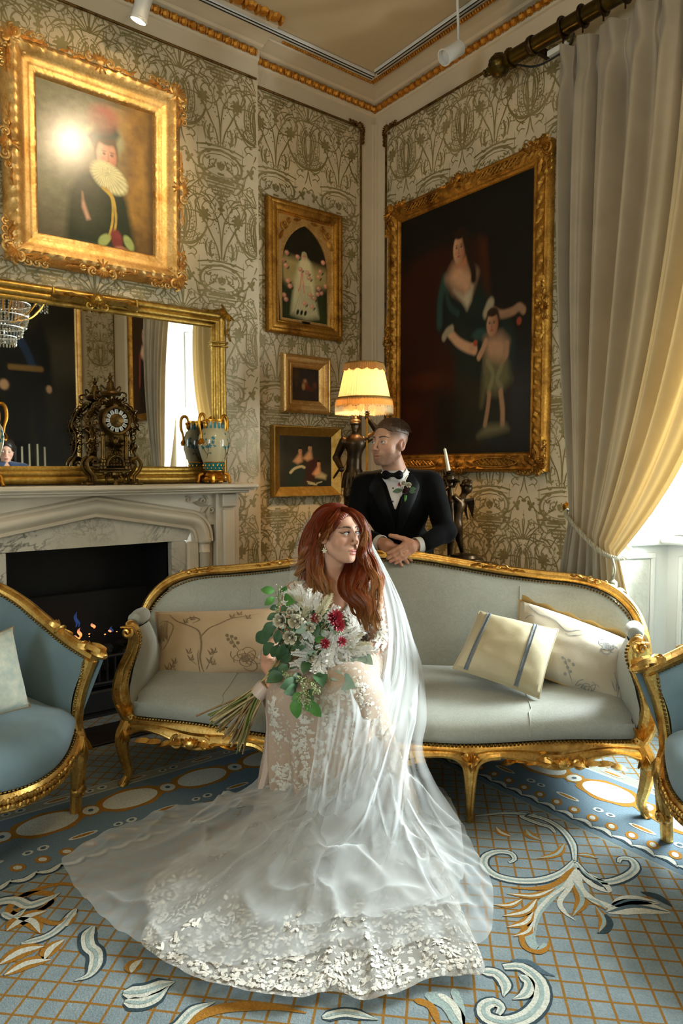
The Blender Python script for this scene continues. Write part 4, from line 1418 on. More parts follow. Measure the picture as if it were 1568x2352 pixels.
def paint6(u,v):
 u = u + .15
 A = scr('#131008','#27241a','#4a4636','#07070a','#caa078','#1f3350','#806030')
 n = fbm(u * 4,v * 5,31)[...,None]
 c = A[0] * (.6 + .9 * n)
 c = over(c,poly(u,v,[(.0,.35),(.25,.38),(.45,.33),(.45,.85),(0,.85)],.2) * .8,A[1] * (.6 + .9 * n))
 c = over(c,blob(u,v,.22,.62,.2,.12,.9) * .6,A[2])
 c = over(c,poly(u,v,[(.40,.80),(.46,.74),(.66,.74),(.72,.60),(.70,.45),(.66,.44),(.64,.05),(.50,.05),(.48,.4),(.42,.05),(.36,.05),(.38,.45),(.32,.44),(.34,.66)],.02),A[3])
 c = face_paint(c,u,v,.55,.85,.045,.06,A[4],A[4] * .5,A[3])
 c = over(c,stroke(u,v,[(.62,.78),(.52,.66),(.46,.56)],.025,.4),A[5])
 c = over(c,stroke(u,v,[(.40,.55),(.62,.55)],.014,.5),A[6])
 c = over(c,blob(u,v,.66,.46,.03,.025,.5),A[4]); c = over(c,blob(u,v,.35,.45,.02,.02,.5),A[4] * .8)
 return c
canvas(r,-.76,.76,.07,2.28,-.02,paint6,M['oil'],110)
r = thing('framed_portrait','gilt framed portrait of a lady beside the far curtain, reflected in the mirror','painting',(-.004,-4.25,1.86),-PI / 2)
gilt_frame(r,.88,1.34,[(0,0),(0,.03),(.01,.05),(.03,.055),(.06,.045),(.08,.03),(.09,.015)],M['gilt_dark'],lambda s,a: leaf_carve(.01,.08,.006,.06)(s,a))
def paint7(u,v):
 A = scr('#3a2412','#140a08','#e0b090','#8a3a30')
 c = A[0] * (.5 + .8 * fbm(u * 4,v * 5,41)[...,None])
 c = over(c,poly(u,v,[(.36,.02),(.34,.4),(.40,.60),(.62,.60),(.68,.4),(.70,.02)],.04),A[1])
 c = over(c,poly(u,v,[(.42,.66),(.34,.58),(.50,.52),(.66,.58),(.58,.66)],.03),A[2])
 c = face_paint(c,u,v,.5,.76,.075,.085,A[2],A[2] * .6,A[1])
 c = over(c,stroke(u,v,[(.36,.58),(.34,.40),(.42,.22)],.03,.5),A[2] * .8)
 return over(c,stroke(u,v,[(.68,.56),(.70,.3)],.04,.6),A[3])
canvas(r,-.355,.355,.085,1.255,-.017,paint7,M['oil'],70)
# ---------------------------------------------------------------- chimneypiece
t = NT('veined_marble')
nz = t.noise(3.2,6,.62,dist=2.2)
v1 = t.ramp(t.math('ABSOLUTE',t.math('SUBTRACT',nz,.5)),0,.035,1,0)
nz2 = t.noise(7.5,6,.6,dist=1.5)
v2 = t.ramp(t.math('ABSOLUTE',t.math('SUBTRACT',nz2,.47)),0,.02,.6,0)
msk = t.ramp(t.noise(1.8,2),.42,.6)
vv = t.math('MULTIPLY',t.math('MAXIMUM',v1,v2),msk)
M['marble_veined'] = t.done(t.bsdf(t.mix(vv,t.mix(t.ramp(t.noise(5,4),.3,.7),srgb('#d3c8b4'),srgb('#c4b8a2')),srgb('#6d6a60')),.25))
M['marble'] = plain('cream_marble',srgb('#d6c6ac'),.3,0,.07,5)
MC = -1.965
r = thing('mantelpiece','carved cream marble chimneypiece with pointed arch and moulded shelf','fireplace',(MC,BR,0))
g = G(); g.box((-.855,-.25,1.196),(.855,.0,1.222),.007); g.box((-.835,-.232,1.184),(.835,0,1.197),.005); g.box((-.815,-.205,1.170),(.815,0,1.185),.004)
obj('shelf',g,M['marble'],r)
for sx in (-1,1):
 for (a0,a1,d) in ((.755,.805,.115),(.66,.755,.135)):
  pass
 g = G()
 x0,x1 = sorted((sx * .655,sx * .80))
 g.box((x0,-.115,0),(x1,0,1.17),.006)
 obj('outer_jamb',g,M['marble'],r)
 x0,x1 = sorted((sx * .690,sx * .765))
 g = G(); g.box((x0,-.135,.10),(x1,-.10,1.08),.008); g.box((x0 - .012,-.14,0),(x1 + .012,-.10,.10),.008); g.box((x0 - .006,-.14,1.09),(x1 + .006,-.10,1.165),.006)
 obj('pilaster_panel',g,M['marble'],r)
 x0,x1 = sorted((sx * .565,sx * .655))
 g = G(); g.box((x0,-.06,0),(x1,0,.90),.004); g.lathe([(.030,0),(.036,.02),(.036,.09),(.03,.10),(.027,.12),(.027,.83),(.034,.84),(.030,.85),(.030,.885),(.038,.895),(.038,.915)],16,(sx * .598,-.075,0))
 obj('jamb_shaft',g,M['marble'],r)
half = [(.585,.90),(.580,.945),(.562,.985),(.530,1.012),(.48,1.024)]
pa = bez(half,14).tolist() + [(.24,1.066),(0,1.108)]
pts = np.array(pa + [(-x,z) for x,z in pa[-2::-1]])
tn = np.gradient(pts,axis=0); tn /= np.linalg.norm(tn,axis=1,keepdims=True)
nr = np.stack([-tn[:,1],tn[:,0]],1)
nr = np.where((nr[:,1:] < 0) & (np.abs(pts[:,:1]) < .58),-nr,nr)
nr[0] = (1,0); nr[-1] = (-1,0)
for i in range(len(nr)):
 if nr[i][0] * pts[i][0] < 0:
  nr[i] = -nr[i]
 if abs(pts[i][0]) < 1e-6:
  nr[i] = (0,1)
g = G()
prof = [(-.052,0),(-.052,.030),(-.046,.045),(-.036,.048),(-.030,.040),(-.022,.050),(-.006,.072),(.012,.078),(.028,.070),(.038,.052),(.042,.058),(.052,.060),(.060,.050),(.064,.030),(.066,0)]
outs = np.stack([nr[:,0],np.zeros(len(nr)),nr[:,1]],1)
g.sweep(np.stack([pts[:,0],np.full(len(pts),-.045),pts[:,1]],1),prof,[(0,-1,0)] * len(pts),outs)
obj('arch_moulding',g,M['marble'],r,sharp=50)
top = [(x,z) for x,z in pts]
g = G()                                           # spandrel field between arch and shelf
v,f = [],[]
for i,(x,z) in enumerate(top):
 v += [(x * 1.0,-.085,z + .01),(np.clip(x * 1.16,-.66,.66),-.085,1.172)]
 if i:
  f.append((2 * i - 2,2 * i - 1,2 * i + 1,2 * i))
g.add(v,f); g.box((-.655,-.086,.99),(-.60,0,1.172)); g.box((.60,-.086,.99),(.655,0,1.172))
obj('spandrel_field',g,M['marble'],r,smooth=False)
for sx in (-1,1):
 g = G()
 spiral_tube(g,(sx * .585,-.090,1.125),.030,1.4,1.5,-sx,.008); spiral_tube(g,(sx * .635,-.090,1.075),.024,1.4,0,sx,.007); spiral_tube(g,(sx * .50,-.090,1.135),.02,1.3,2.5,-sx,.006)
 for a,l in ((-1.6,.07),(-2.4,.06),(2.9,.09)):
  leaf3(g,(sx * .615,-.088,1.10),a if sx > 0 else PI - a,l,.03)
 obj('spandrel_carving',g,M['marble'],r,kind='stuff')
 g = G(); x0,x1 = sorted((sx * .415,sx * .50)); g.box((x0,-.050,0),(x1,.02,.905),.003)
 obj('slip',g,M['marble_veined'],r)
 g = G(); x0,x1 = sorted((sx * .50,sx * .57)); g.box((x0,-.075,0),(x1,-.035,.90),.010)
 obj('inner_reveal',g,M['marble'],r)
g = G(); g.prism([(-.505,.907),(.505,.907),(.53,.96),(.50,1.0),(.25,1.03),(0,1.08),(-.25,1.03),(-.50,1.0),(-.53,.96)],.0,.052)
gg = G(); gg.add(g.verts()[:,[0,2,1]] * np.array([1,-1,1]),g.f)
obj('lintel_slip',gg,M['marble_veined'],r,smooth=False)
r = thing('fire_grate','black iron gas fire with glowing coals inside the marble chimneypiece','fireplace',(MC,BR,0))
g = G()
g.box((-.42,.40,0),(.42,.44,1.0)); g.box((-.44,.0,0),(-.415,.42,1.0)); g.box((.415,.0,0),(.44,.42,1.0)); g.box((-.44,0,.905),(.44,.42,1.0)); g.box((-.44,.0,0),(.44,.42,.012))
obj('firebox',g,M['black'],r,smooth=False)
g = G()
for i in range(15):
 x = -.30 + .6 * i / 14
 g.tube([(x,.06,.16),(x,.055,.30)],.007,6)
for z in (.16,.30):
 g.tube([(-.32,.058,z),(.32,.058,z)],.010,8)
for sx in (-1,1):
 g.tube([(sx * .32,.06,.012),(sx * .32,.06,.36)],.014,8); g.ell((sx * .32,.06,.375),.022)
g.box((-.33,.06,.14),(.33,.30,.16),.004); g.box((-.415,.30,.012),(.415,.33,.62),.005); g.box((-.30,.03,.012),(.30,.06,.13),.01)
obj('grate',g,M['black'],r)
rnd = random.Random(2)
M['coal'] = plain('charred_log',(.012,.010,.009),.85,0,.4,30,bump=.6,bscale=40)
t = NT('glowing_ember')
e = t.n('Emission',i_Color=(1.0,.16,.03,1),i_Strength=5.0)
M['ember'] = t.done(e)
for i in range(26):
 g = G()
 x,y,z = rnd.uniform(-.28,.28),rnd.uniform(.10,.26),.20 + rnd.uniform(0,.14)
 g.ell((0,0,0),np.array([rnd.uniform(.03,.055),rnd.uniform(.025,.04),rnd.uniform(.02,.035)]),rot('Z',rnd.uniform(0,6)) @ rot('X',rnd.uniform(-.5,.5)),7,5)
 g.v[0] = g.v[0] * (1 + .18 * RNG.standard_normal((len(g.v[0]),1)).clip(-1,1))
 obj('coal',g,M['coal'],r,loc=(x,y,z),smooth=False)
t = NT('gas_flame')
sp = t.n('SeparateXYZ',i_0=t.coord('Generated'))
cr = t.n('ValToRGB'); t.t.links.new(sp.outputs[2],cr.inputs[0])
cr.color_ramp.elements[0].color = (1,.13,.02,1); cr.color_ramp.elements[1].color = (.25,.10,.12,1)
e1 = cr.color_ramp.elements.new(.4); e1.color = (1,.33,.10,1)
em = t.n('Emission',i_Strength=2.2); t.t.links.new(cr.outputs[0],em.inputs[0])
tp = t.n('BsdfTransparent')
mx = t.n('MixShader'); t.t.links.new(t.ramp(sp.outputs[2],0,1,.85,.25),mx.inputs[0]); t.t.links.new(tp.outputs[0],mx.inputs[1]); t.t.links.new(em.outputs[0],mx.inputs[2])
M['flame'] = t.done(mx)
t = NT('blue_gas_flame')
em = t.n('Emission',i_Color=(.08,.16,.5,1),i_Strength=.35); tp = t.n('BsdfTransparent'); mx = t.n('MixShader',i_0=.45)
t.t.links.new(tp.outputs[0],mx.inputs[1]); t.t.links.new(em.outputs[0],mx.inputs[2])
M['flame_blue'] = t.done(mx)
def fl(px,py,h,w,m,lean=0.0):
 p = on_back(px,py,.06) - np.array([MC,BR,0])
 u = np.linspace(0,1,9)
 path = np.stack([p[0] + lean * u ** 2 + .006 * np.sin(7 * u),np.full(9,p[1]),p[2] + h * u],1)
 g = G(); g.tube(path,w * np.sin(PI * np.clip(u * .9 + .1,0,1)) + .0008,8)
 obj('flame',g,m,r)
fl(183,1465,.055,.008,M['flame']); fl(172,1468,.02,.010,M['flame']); fl(215,1443,.030,.007,M['flame'],-.01); fl(256,1452,.032,.006,M['flame_blue']); fl(174,1440,.08,.006,M['flame_blue'],.004); fl(180,1440,.07,.005,M['flame_blue'],-.01); fl(252,1452,.015,.004,M['flame'])
g = G()
for (px,py,w) in ((156,1457,.006),(165,1468,.010),(173,1470,.016),(181,1466,.008),(205,1456,.005),(241,1457,.005),(268,1451,.004),(205,1462,.003)):
 p = on_back(px,py,.05) - np.array([MC,BR,0])
 g.ell(p,(w,w * .6,w * .55),None,7,5)
obj('ember_glow',g,M['ember'],r,kind='stuff')
g = G(); g.box((-.60,-.24,.0),(.60,.0,.012),.003)
tag(obj('hearth_slab',g,M['black'],loc=(MC,BR - .141,.0)),'black hearth slab on the floor before the fire','hearth')
# ---------------------------------------------------------------- mantel clock
M['clock'] = plain('bronzed_clock_metal',srgb('#3a2a14'),.33,.85,.6,14,c2=srgb('#75592a'),bump=.25,bscale=60)
r = thing('mantel_clock','ornate bronze mantel clock with white numeral plaques and urn finial','clock',(-1.905,BR - .155,1.222))
def E(g,c,rr,n=10,m=7):
 g.ell(c,rr,None,n,m)
g = G()
g.box((-.062,-.045,.085),(.062,.045,.27),.008)
g.box((-.09,-.055,.075),(.09,.055,.088),.004); g.box((-.082,-.05,.088),(.082,.05,.112),.006); g.box((-.075,-.046,.06),(.075,.046,.076),.004)
g.lathe([(.0,-.075),(.075,-.075),(.078,-.07),(.078,.05),(0,.05)],36,(0,0,.315),rot('X',PI / 2) @ np.diag([1,1,1]))
g.box((-.045,-.035,.34),(.045,.035,.395),.012)
obj('case',g,M['clock'],r)
g = G()                                        # fish-scale panel and pilasters on the front
for i in range(6):
 for j in range(9):
  g.ell((-.030 + .012 * i + .006 * (j % 2),-.046,.125 + .013 * j),(.006,.004,.008),None,6,4)
for sx in (-1,1):
 g.lathe([(.016,0),(.016,.012),(.011,.016),(.010,.13),(.014,.135),(.014,.145)],12,(sx * .058,-.046,.112))
 g.lathe([(.022,0),(.022,.01),(.018,.014),(.018,.026),(.024,.03)],12,(sx * .062,-.046,.082))
obj('front_panel',g,M['clock'],r,kind='stuff')
g = G()                                        # grille arch at the foot
th = np.linspace(0,PI,14)
g.tube(np.stack([.042 * np.cos(th),np.full(14,-.058),.095 + .05 * np.sin(th)],1),.007,7)
for i in range(4):
 for j in range(3):
  g.ell((-.024 + .016 * i,-.056,.10 + .013 * j),(.006,.003,.005),None,6,4)
obj('grille',g,M['clock'],r)
g = G()
g.lathe([(.060,0),(.070,.004),(.072,.012),(.066,.018),(.060,.016),(.056,.008),(.054,.0)],36,(0,-.075,.315),rot('X',PI / 2))
g.lathe([(.030,.0),(.033,.004),(.030,.006)],24,(0,-.077,.315),rot('X',PI / 2))
obj('bezel',g,M['clock'],r)
dial = obj('dial',G().lathe([(0,0),(.056,0)],32,(0,-.078,.315),rot('X',PI / 2)),plain('bronze_dial',srgb('#5b4726'),.4,.6,.2,60),r)
M['enamel'] = plain('white_enamel',srgb('#dcdcd6'),.2,0,.03)
M['ink'] = plain('black_enamel',(.01,.01,.014),.3,0,.1)
for k in range(12):
 a = PI / 2 - k * PI / 6
 Rk = np.stack([np.array([math.sin(a),0,-math.cos(a)]),np.array([0,1.0,0]),np.array([math.cos(a),0,math.sin(a)])],1)
 c = np.array([.044 * math.cos(a),-.080,.315 + .044 * math.sin(a)])
 g = G(); q = G(); q.box((-.0085,-.0015,-.0105),(.0085,.0015,.0105),.0012); g.merge(q,M4(Rk,c))
 pl = obj('numeral_plaque',g,M['enamel'],dial)
 num = ['XII','I','II','III','IIII','V','VI','VII','VIII','IX','X','XI'][k]
 g = G()
 wd = {'I': .0022,'V': .0045,'X': .0045}
 x = -sum(wd[ch] for ch in num) / 2
 for ch in num:
  w = wd[ch]
  q = G()
  segs = {'I': [((.5,-1),(.5,1))],'V': [((0,1),(.5,-1)),((.5,-1),(1,1))],'X': [((0,1),(1,-1)),((0,-1),(1,1))]}[ch]
  for (p0,p1) in segs:
   q.tube([(x + w * p0[0],-.0018,.0065 * p0[1]),(x + w * p1[0],-.0018,.0065 * p1[1])],.0006,4)
  g.merge(q,M4(Rk,c)); x += w
 obj('numeral',g,M['ink'],dial)
for (a,l,w) in ((math.radians(-35),.026,.0022),(math.radians(-145),.036,.0016)):
 g = G(); g.tube([(0,-.083,.315),(l * math.cos(a),-.083,.315 + l * math.sin(a))],[w,w * .5],6)
 obj('hand',g,M['ink'],dial)
g = G(); E(g,(0,-.083,.315),(.006,.005,.006)); obj('dial_boss',g,M['clock'],dial)
g = G()                                        # urn with handles and finial
g.lathe([(.030,.385),(.034,.392),(.020,.40),(.012,.412),(.012,.425),(.020,.432),(.048,.440),(.056,.452),(.050,.460),(.030,.468),(.022,.485),(.018,.505),(.020,.508),(.014,.514),(.008,.520),(.013,.530),(.011,.538),(.005,.543),(.007,.550),(0,.558)],22)
for sx in (-1,1):
 g.tube(bez([(sx * .030,0,.475),(sx * .045,0,.49),(sx * .050,0,.478),(sx * .044,0,.462),(sx * .060,0,.462),(sx * .078,0,.455),(sx * .076,0,.438),(sx * .062,0,.436)],24),.0045,6)
 spiral_tube(g,(sx * .07,0,.425),.012,1.2,PI / 2,-sx,.004,n=14)
obj('urn_finial',g,M['clock'],r)
rnd = random.Random(21)
for sx in (-1,1):                             # pierced scroll wings
 g = G()
 out = bez([(.050,.41),(.085,.38),(.105,.345),(.118,.30),(.100,.26),(.098,.21),(.105,.17),(.118,.14)],40)
 g.tube(np.stack([sx * out[:,0],np.full(len(out),-.01),out[:,1]],1),.0055,6)
 for i in range(13):
  p = out[int(i * 3)]
  spiral_tube(g,(sx * (p[0] + .004),-.012,p[1]),.016 + .006 * rnd.random(),1.3,rnd.uniform(0,6),rnd.choice((-1,1)),.0045,n=14,seg=5)
  spiral_tube(g,(sx * (p[0] * .78),-.012,p[1] + .006),.014,1.3,rnd.uniform(0,6),rnd.choice((-1,1)),.004,n=12,seg=5)
  leaf3(g,(sx * p[0],-.012,p[1]),rnd.uniform(0,6),.035,.016)
 obj('scroll_wing',g,M['clock'],r)
 g = G()
 for yy in (-.040,.040):
  path = bez([(.085,.125),(.115,.135),(.135,.105),(.122,.07),(.100,.045),(.100,.018),(.120,.010),(.140,.012)],30)
  g.tube(np.stack([sx * path[:,0],np.full(len(path),yy),path[:,1]],1),np.linspace(.010,.008,len(path)),8)
  spiral_tube(g,(sx * .098,yy,.118),.022,1.4,0 if sx > 0 else PI,sx,.006)
  g.box((sx * .120 - .022,yy - .016,0),(sx * .120 + .022,yy + .016,.016),.006)
  leaf3(g,(sx * .11,yy - .008,.03),-1.5,.04,.02)
 obj('scroll_leg',g,M['clock'],r)
g = G()                                        # pendants under the base and a mask below the dial
for x,s in ((-.045,.7),(0,1.0),(.045,.7)):
 g.lathe([(.020 * s,.062),(.022 * s,.05),(.010 * s,.035),(.006 * s,.026),(.012 * s,.018) if s < 1 else (.006,.02),(.003,.006) if s < 1 else (.016,.002),(.016 if s == 1 else .0,.0)],10,(x,-.045,0))
 for i in range(4):
  leaf3(g,(x,-.055,.06),-PI / 2 + (i - 1.5) * .5,.035 * s,.014)
obj('base_pendant',g,M['clock'],r)
g = G(); E(g,(0,-.058,.215),(.016,.014,.022))
for i in range(10):
 leaf3(g,(rnd.uniform(-.02,.02),-.058,.20 + rnd.uniform(-.03,.03)),rnd.uniform(0,6.2),.035,.015)
for i in range(11):
 leaf3(g,(0,-.055,.385),PI * i / 10,.05,.02)
g.ell((0,-.05,.39),(.024,.02,.02))
obj('carved_mask',g,M['clock'],r,kind='stuff')
# ---------------------------------------------------------------- vases
M['vase_gold'] = gilt('vase_gilding',srgb('#d9a03c'),srgb('#a8681c'),.22,20,1.0,.05)
M['vase_body'] = plain('cream_porcelain',srgb('#cbbd94'),.12,0,.05,6,i_Coat_Weight=.6)
M['teal'] = plain('teal_enamel',srgb('#0e6f6c'),.15,0,.35,60,i_Coat_Weight=.5)
M['leafblue'] = plain('painted_blue_leaf',srgb('#2b7f8c'),.2,0,.3,90)
M['twig'] = plain('painted_brown_twig',srgb('#4a3022'),.25,0,.2,60)
def vase(label,loc,rz):
 r = thing('porcelain_vase',label,'vase',loc,rz,None)
 prof = [(.040,.076),(.052,.10),(.067,.135),(.083,.19),(.087,.225),(.082,.262),(.070,.288),(.058,.302),(.055,.32)]
 pz = np.array(prof)
 g = G(); g.lathe([(0,.076)] + prof + [(.056,.345),(.052,.345),(.050,.30),(0,.2)],40)
 obj('body',g,M['vase_body'],r)
 rad = lambda z: np.interp(z,pz[:,1],pz[:,0]) + .0012
 g = G(); g.lathe([(.041,.066),(.050,.072),(.058,.095),(.060,.116),(.057,.117),(.05,.10)],36); obj('foot_band',g,M['teal'],r)
 g = G()
 g.lathe([(.060,.114),(.062,.117),(.060,.121)],36); g.lathe([(.0555,.338),(.060,.342),(.060,.350),(.054,.352),(.052,.346)],36); g.lathe([(.0605,.072),(.0605,.07)],12)
 for k in range(16):
  a = 2 * PI * k / 16
  leaf = [(a - .14,.340),(a,.318),(a + .14,.340)]
  g.add([((.0575) * math.cos(b),(.0575) * math.sin(b),z) for b,z in leaf],[(0,1,2)])
  for (b,z,s) in ((a,.10,.004),(a + .2,.085,.003)):
   g.ell((np.interp(z,[.072,.095,.116],[.0505,.0585,.0605]) * math.cos(b),np.interp(z,[.072,.095,.116],[.0505,.0585,.0605]) * math.sin(b),z),(s,s,s * 1.6),None,6,4)
 obj('gilt_rim',g,M['vase_gold'],r,kind='stuff')
 g = G()
 for k in range(16):
  a = 2 * PI * (k + .5) / 16
  th = np.linspace(-.11,.11,4)
  P = np.array([[(.0568 * math.cos(a + t2),.0568 * math.sin(a + t2),z) for z in (.300 + (.004 if abs(t2) > .08 else 0),.318,.334)] for t2 in th])
  P[:,0,:2] *= 1.06
  g.grid(P)
 obj('collar_plaque',g,M['leafblue'],r,kind='stuff')
 gl,gt = G(),G()
 rr = random.Random(14)
 def on(a,z):
  q = rad(z)
  return np.array([q * math.cos(a),q * math.sin(a),z])
 for a0 in np.linspace(0,2 * PI,4,endpoint=False) + .35:
  def twig(pts):
   p = bez(pts,10)
   gt.tube(np.array([on(a0 + a,z) for a,z in p]),.0010,4)
  twig([(-.1,.135),(.05,.16),(.2,.205),(.45,.225)]); twig([(.03,.155),(-.15,.18),(-.25,.20)]); twig([(.14,.18),(.1,.21),(.0,.235)]); twig([(.04,.16),(.25,.17)])
  for (a,z,s) in ((-.25,.195,.017),(-.33,.20,.012),(.05,.20,.014),(.22,.205,.021),(.45,.225,.016),(.5,.245,.013),(.43,.25,.012),(0,.24,.010),(.27,.165,.009),(-.15,.27,.011),(.55,.205,.012)):
   for q in range(5):
    b = q * 2 * PI / 5 + rr.random()
    c0,c1 = on(a0 + a,z),on(a0 + a + s * .75 * math.cos(b) / .085,z + s * .75 * math.sin(b))
    c2,c3_ = on(a0 + a + s * .45 * math.cos(b + .6) / .085,z + s * .45 * math.sin(b + .6)),on(a0 + a + s * .45 * math.cos(b - .6) / .085,z + s * .45 * math.sin(b - .6))
    gl.add([c0,c2,c1,c3_],[(0,1,2,3)])
 obj('painted_leaf',gl,M['leafblue'],r,smooth=False,kind='stuff'); obj('painted_twig',gt,M['twig'],r,kind='stuff')
 for sg in (-1,1):
  g = G()
  p = bez([(.055,.335),(.066,.372),(.088,.375),(.100,.35),(.100,.31),(.090,.275),(.088,.24)],26)
  g.tube(np.stack([sg * p[:,0],np.zeros(len(p)),p[:,1]],1),np.interp(np.linspace(0,1,len(p)),[0,.3,.7,1],[.006,.009,.008,.005]),10)
  for i in range(6):
   leaf3(g,(sg * .088,0,.245),-PI / 2 + (i - 2.5) * .35,.035,.014,rot('Z',PI / 2 * sg))
  g.ell((sg * .060,0,.32),(.010,.014,.020)); g.ell((sg * .064,0,.335),(.012,.012,.010))
  obj('handle',g,M['vase_gold'],r)
 g = G()
 g.lathe([(.060,.016),(.064,.022),(.060,.030),(.050,.036),(.054,.044),(.046,.056),(.040,.068),(.0,.068)],30)
 g.box((-.052,-.052,.010),(.052,.052,.030),.008)
 for sx in (-1,1):
  for sy in (-1,1):
   g.tube(bez([(sx * .040,sy * .040,.055),(sx * .055,sy * .055,.045),(sx * .058,sy * .058,.02),(sx * .062,sy * .062,.006)],10),.009,7); g.ell((sx * .060,sy * .060,.008),(.010,.010,.008))
 for q in range(4):
  R = rot('Z',q * PI / 2)
  k = G(); k.box((-.016,-.058,.006),(.016,-.050,.034),.003); g.merge(k,M4(R))
 obj('stand',g,M['vase_gold'],r)
 return r
v1 = vase('cream porcelain vase with blue leaves, on the right end of the mantel shelf',(-1.33,BR - .13,1.222),.25)
v2 = dup(v1,(-2.475,BR - .13,1.222),.1,'cream porcelain vase with blue leaves, left of the clock at the picture edge')
# ---------------------------------------------------------------- sofa
def fabric(name,c,c2,weave=420,rough=.75,sheen=.3,pat=0.0,spec=.25):
 """woven upholstery: fine weave relief, soft mottling, optional tone-on-tone brocade"""
 t = NT(name)
 f = t.ramp(t.noise(6,4),.3,.7)
 if pat:
  w = t.ramp(t.math('ABSOLUTE',t.math('SUBTRACT',t.noise(16,3,.6,dist=3.5),.5)),.01,.07,1,0)
  f = t.math('ADD',t.math('MULTIPLY',f,1 - pat),t.math('MULTIPLY',w,pat))
 col = t.mix(f,c,c2)
 b = t.math('ADD',t.math('MULTIPLY',t.noise(weave,2,.7),.7),t.math('MULTIPLY',f,.3))
 return t.done(t.bsdf(col,rough,0,t.bump(b,.35,.002),i_Sheen_Weight=sheen,i_Specular_IOR_Level=spec))
M['sofa_fabric'] = fabric('silver_grey_brocade',srgb('#9c9e93'),srgb('#aeb0a5'),300,.5,.3,.45,.45)
M['chair_fabric'] = fabric('blue_grey_linen',srgb('#6f8791'),srgb('#7f97a0'),500,.7,.3)
def nails(name,pts,r,m,parent,step,nrm=(0,-1,0)):
 """a row of domed nail heads along a polyline"""
 p = np.asarray(pts,float)
 seg = np.linalg.norm(np.diff(p,axis=0),axis=1)
 cum = np.concatenate([[0],np.cumsum(seg)])
 n = max(2,int(cum[-1] / step))
 s = np.linspace(0,cum[-1],n)
 q = np.stack([np.interp(s,cum,p[:,i]) for i in range(3)],1)
 g = G()
 for a in q:
  g.ell(a,r,None,6,4)
 return obj(name,g,m,parent,kind='stuff')
def leaf_knot(s,rnd,spread=1.0):
 """small carved leaf-and-scroll cresting, front = -y, up = z"""
 g = G()
 for sg in (-1,1):
  spiral_tube(g,(sg * .35 * s,-.05 * s,.02 * s),.18 * s,1.4,PI / 2,-sg,.05 * s,n=16,seg=5)
  for i in range(4):
   leaf3(g,(sg * (.2 + .28 * i * spread) * s,-.08 * s,.0),(0 if sg > 0 else PI) + rnd.uniform(-.28,.28),.36 * s,.17 * s)
 for i in range(5):
  leaf3(g,(0,-.1 * s,-.06 * s),PI / 2 + (i - 2) * .5,.24 * s,.13 * s)
 g.ell((0,-.12 * s,.0),np.array([.14,.1,.12]) * s,n=8,m=5)
 return g
SOFA = thing('sofa','long silver-grey French sofa with carved gilt frame, in the middle of the room','sofa',SO,-PI / 4)
HC = np.array([(0,.897),(.17,.890),(.35,.864),(.53,.836),(.72,.815),(.91,.797),(1.03,.757),(1.105,.685),(1.140,.590),(1.150,.50)])
hc = bez(HC,40)
BK = lambda z: .505 + .10 * (z - .35) / .55              # rake of the back
def wing(x):                                              # the ends of the back come forward
 return -.10 * np.clip((np.abs(x) - .80) / .35,0,1) ** 2
rail_pts = np.concatenate([np.stack([-hc[::-1,0],hc[::-1,1]],1),hc[1:]])
rail3 = np.stack([rail_pts[:,0],BK(rail_pts[:,1]) + wing(rail_pts[:,0]),rail_pts[:,1]],1)
g = G(); g.tube(rail3,.024,10,flat=.95)
g.tube(rail3 + np.array([0,-.016,-.004]),.012,8); g.tube(rail3 + np.array([0,-.010,.014]),.009,8)
obj('top_rail',g,M['gilt'],SOFA)
rnd = random.Random(17)
for x,s in ((-.09,.075),(-.50,.09),(.53,.09),(-.95,.09),(.97,.09)):
 i = int(np.argmin(np.abs(rail3[:,0] - x) + (rail3[:,2] < .7)))
 d = unit(rail3[min(i + 2,len(rail3) - 1)] - rail3[i - 2])
 o = obj('carved_crest',leaf_knot(s,rnd),M['gilt'],SOFA,loc=rail3[i] + np.array([0,-.012,.010]))
 o.rotation_euler = (0,-math.atan2(d[2],d[0]),0)
inn = rail3 * np.array([.978,1,1]) + np.array([0,-.012,0])
inn[:,2] -= .022
u = np.linspace(0,1,14)
ub = np.linspace(-1,1,len(inn))
bot = np.stack([inn[:,0] * .975,np.full(len(inn),.47) + wing(inn[:,0]),np.full(len(inn),.36)],1)
P = bot[:,None] * (1 - u)[None,:,None] + inn[:,None] * u[None,:,None]
edge = np.minimum(1,(1 - np.abs(ub)) * 9)
P[:,:,1] -= .035 * np.sin(PI * np.clip(u,0,1))[None,:] ** .6 * edge[:,None] ** .5
g = G(); g.grid(P)
back_o = obj('back_upholstery',g,M['sofa_fabric'],SOFA)
nails('back_nailhead',inn + np.array([0,-.010,-.004]),.0052,M['nail'],SOFA,.0135)
g = G()                                                    # outside back and seams
P2 = P.copy(); P2[:,:,1] = BK(P2[:,:,2]) + wing(P2[:,:,0]) + .02
g.grid(P2[:,::-1]);
obj('outside_back',g,M['sofa_fabric'],SOFA)
g = G()
for x in (-.62,.62):
 i = int(np.argmin(np.abs(inn[:,0] - x) + (inn[:,2] < .7)))
 g.tube(P[i,1:-1] + np.array([0,-.001,0]),.0022,5)
obj('back_seam',g,M['sofa_fabric'],SOFA,kind='stuff')
FY = lambda x: -.15 * (1 - (x / 1.03) ** 2)               # bowed front line
ZB = lambda x: .300 + .006 * np.cos(x * 9.0)
xs = np.linspace(-1.0,1.0,61)
vs = np.linspace(0,1,22)
P = np.zeros((61,22,3))
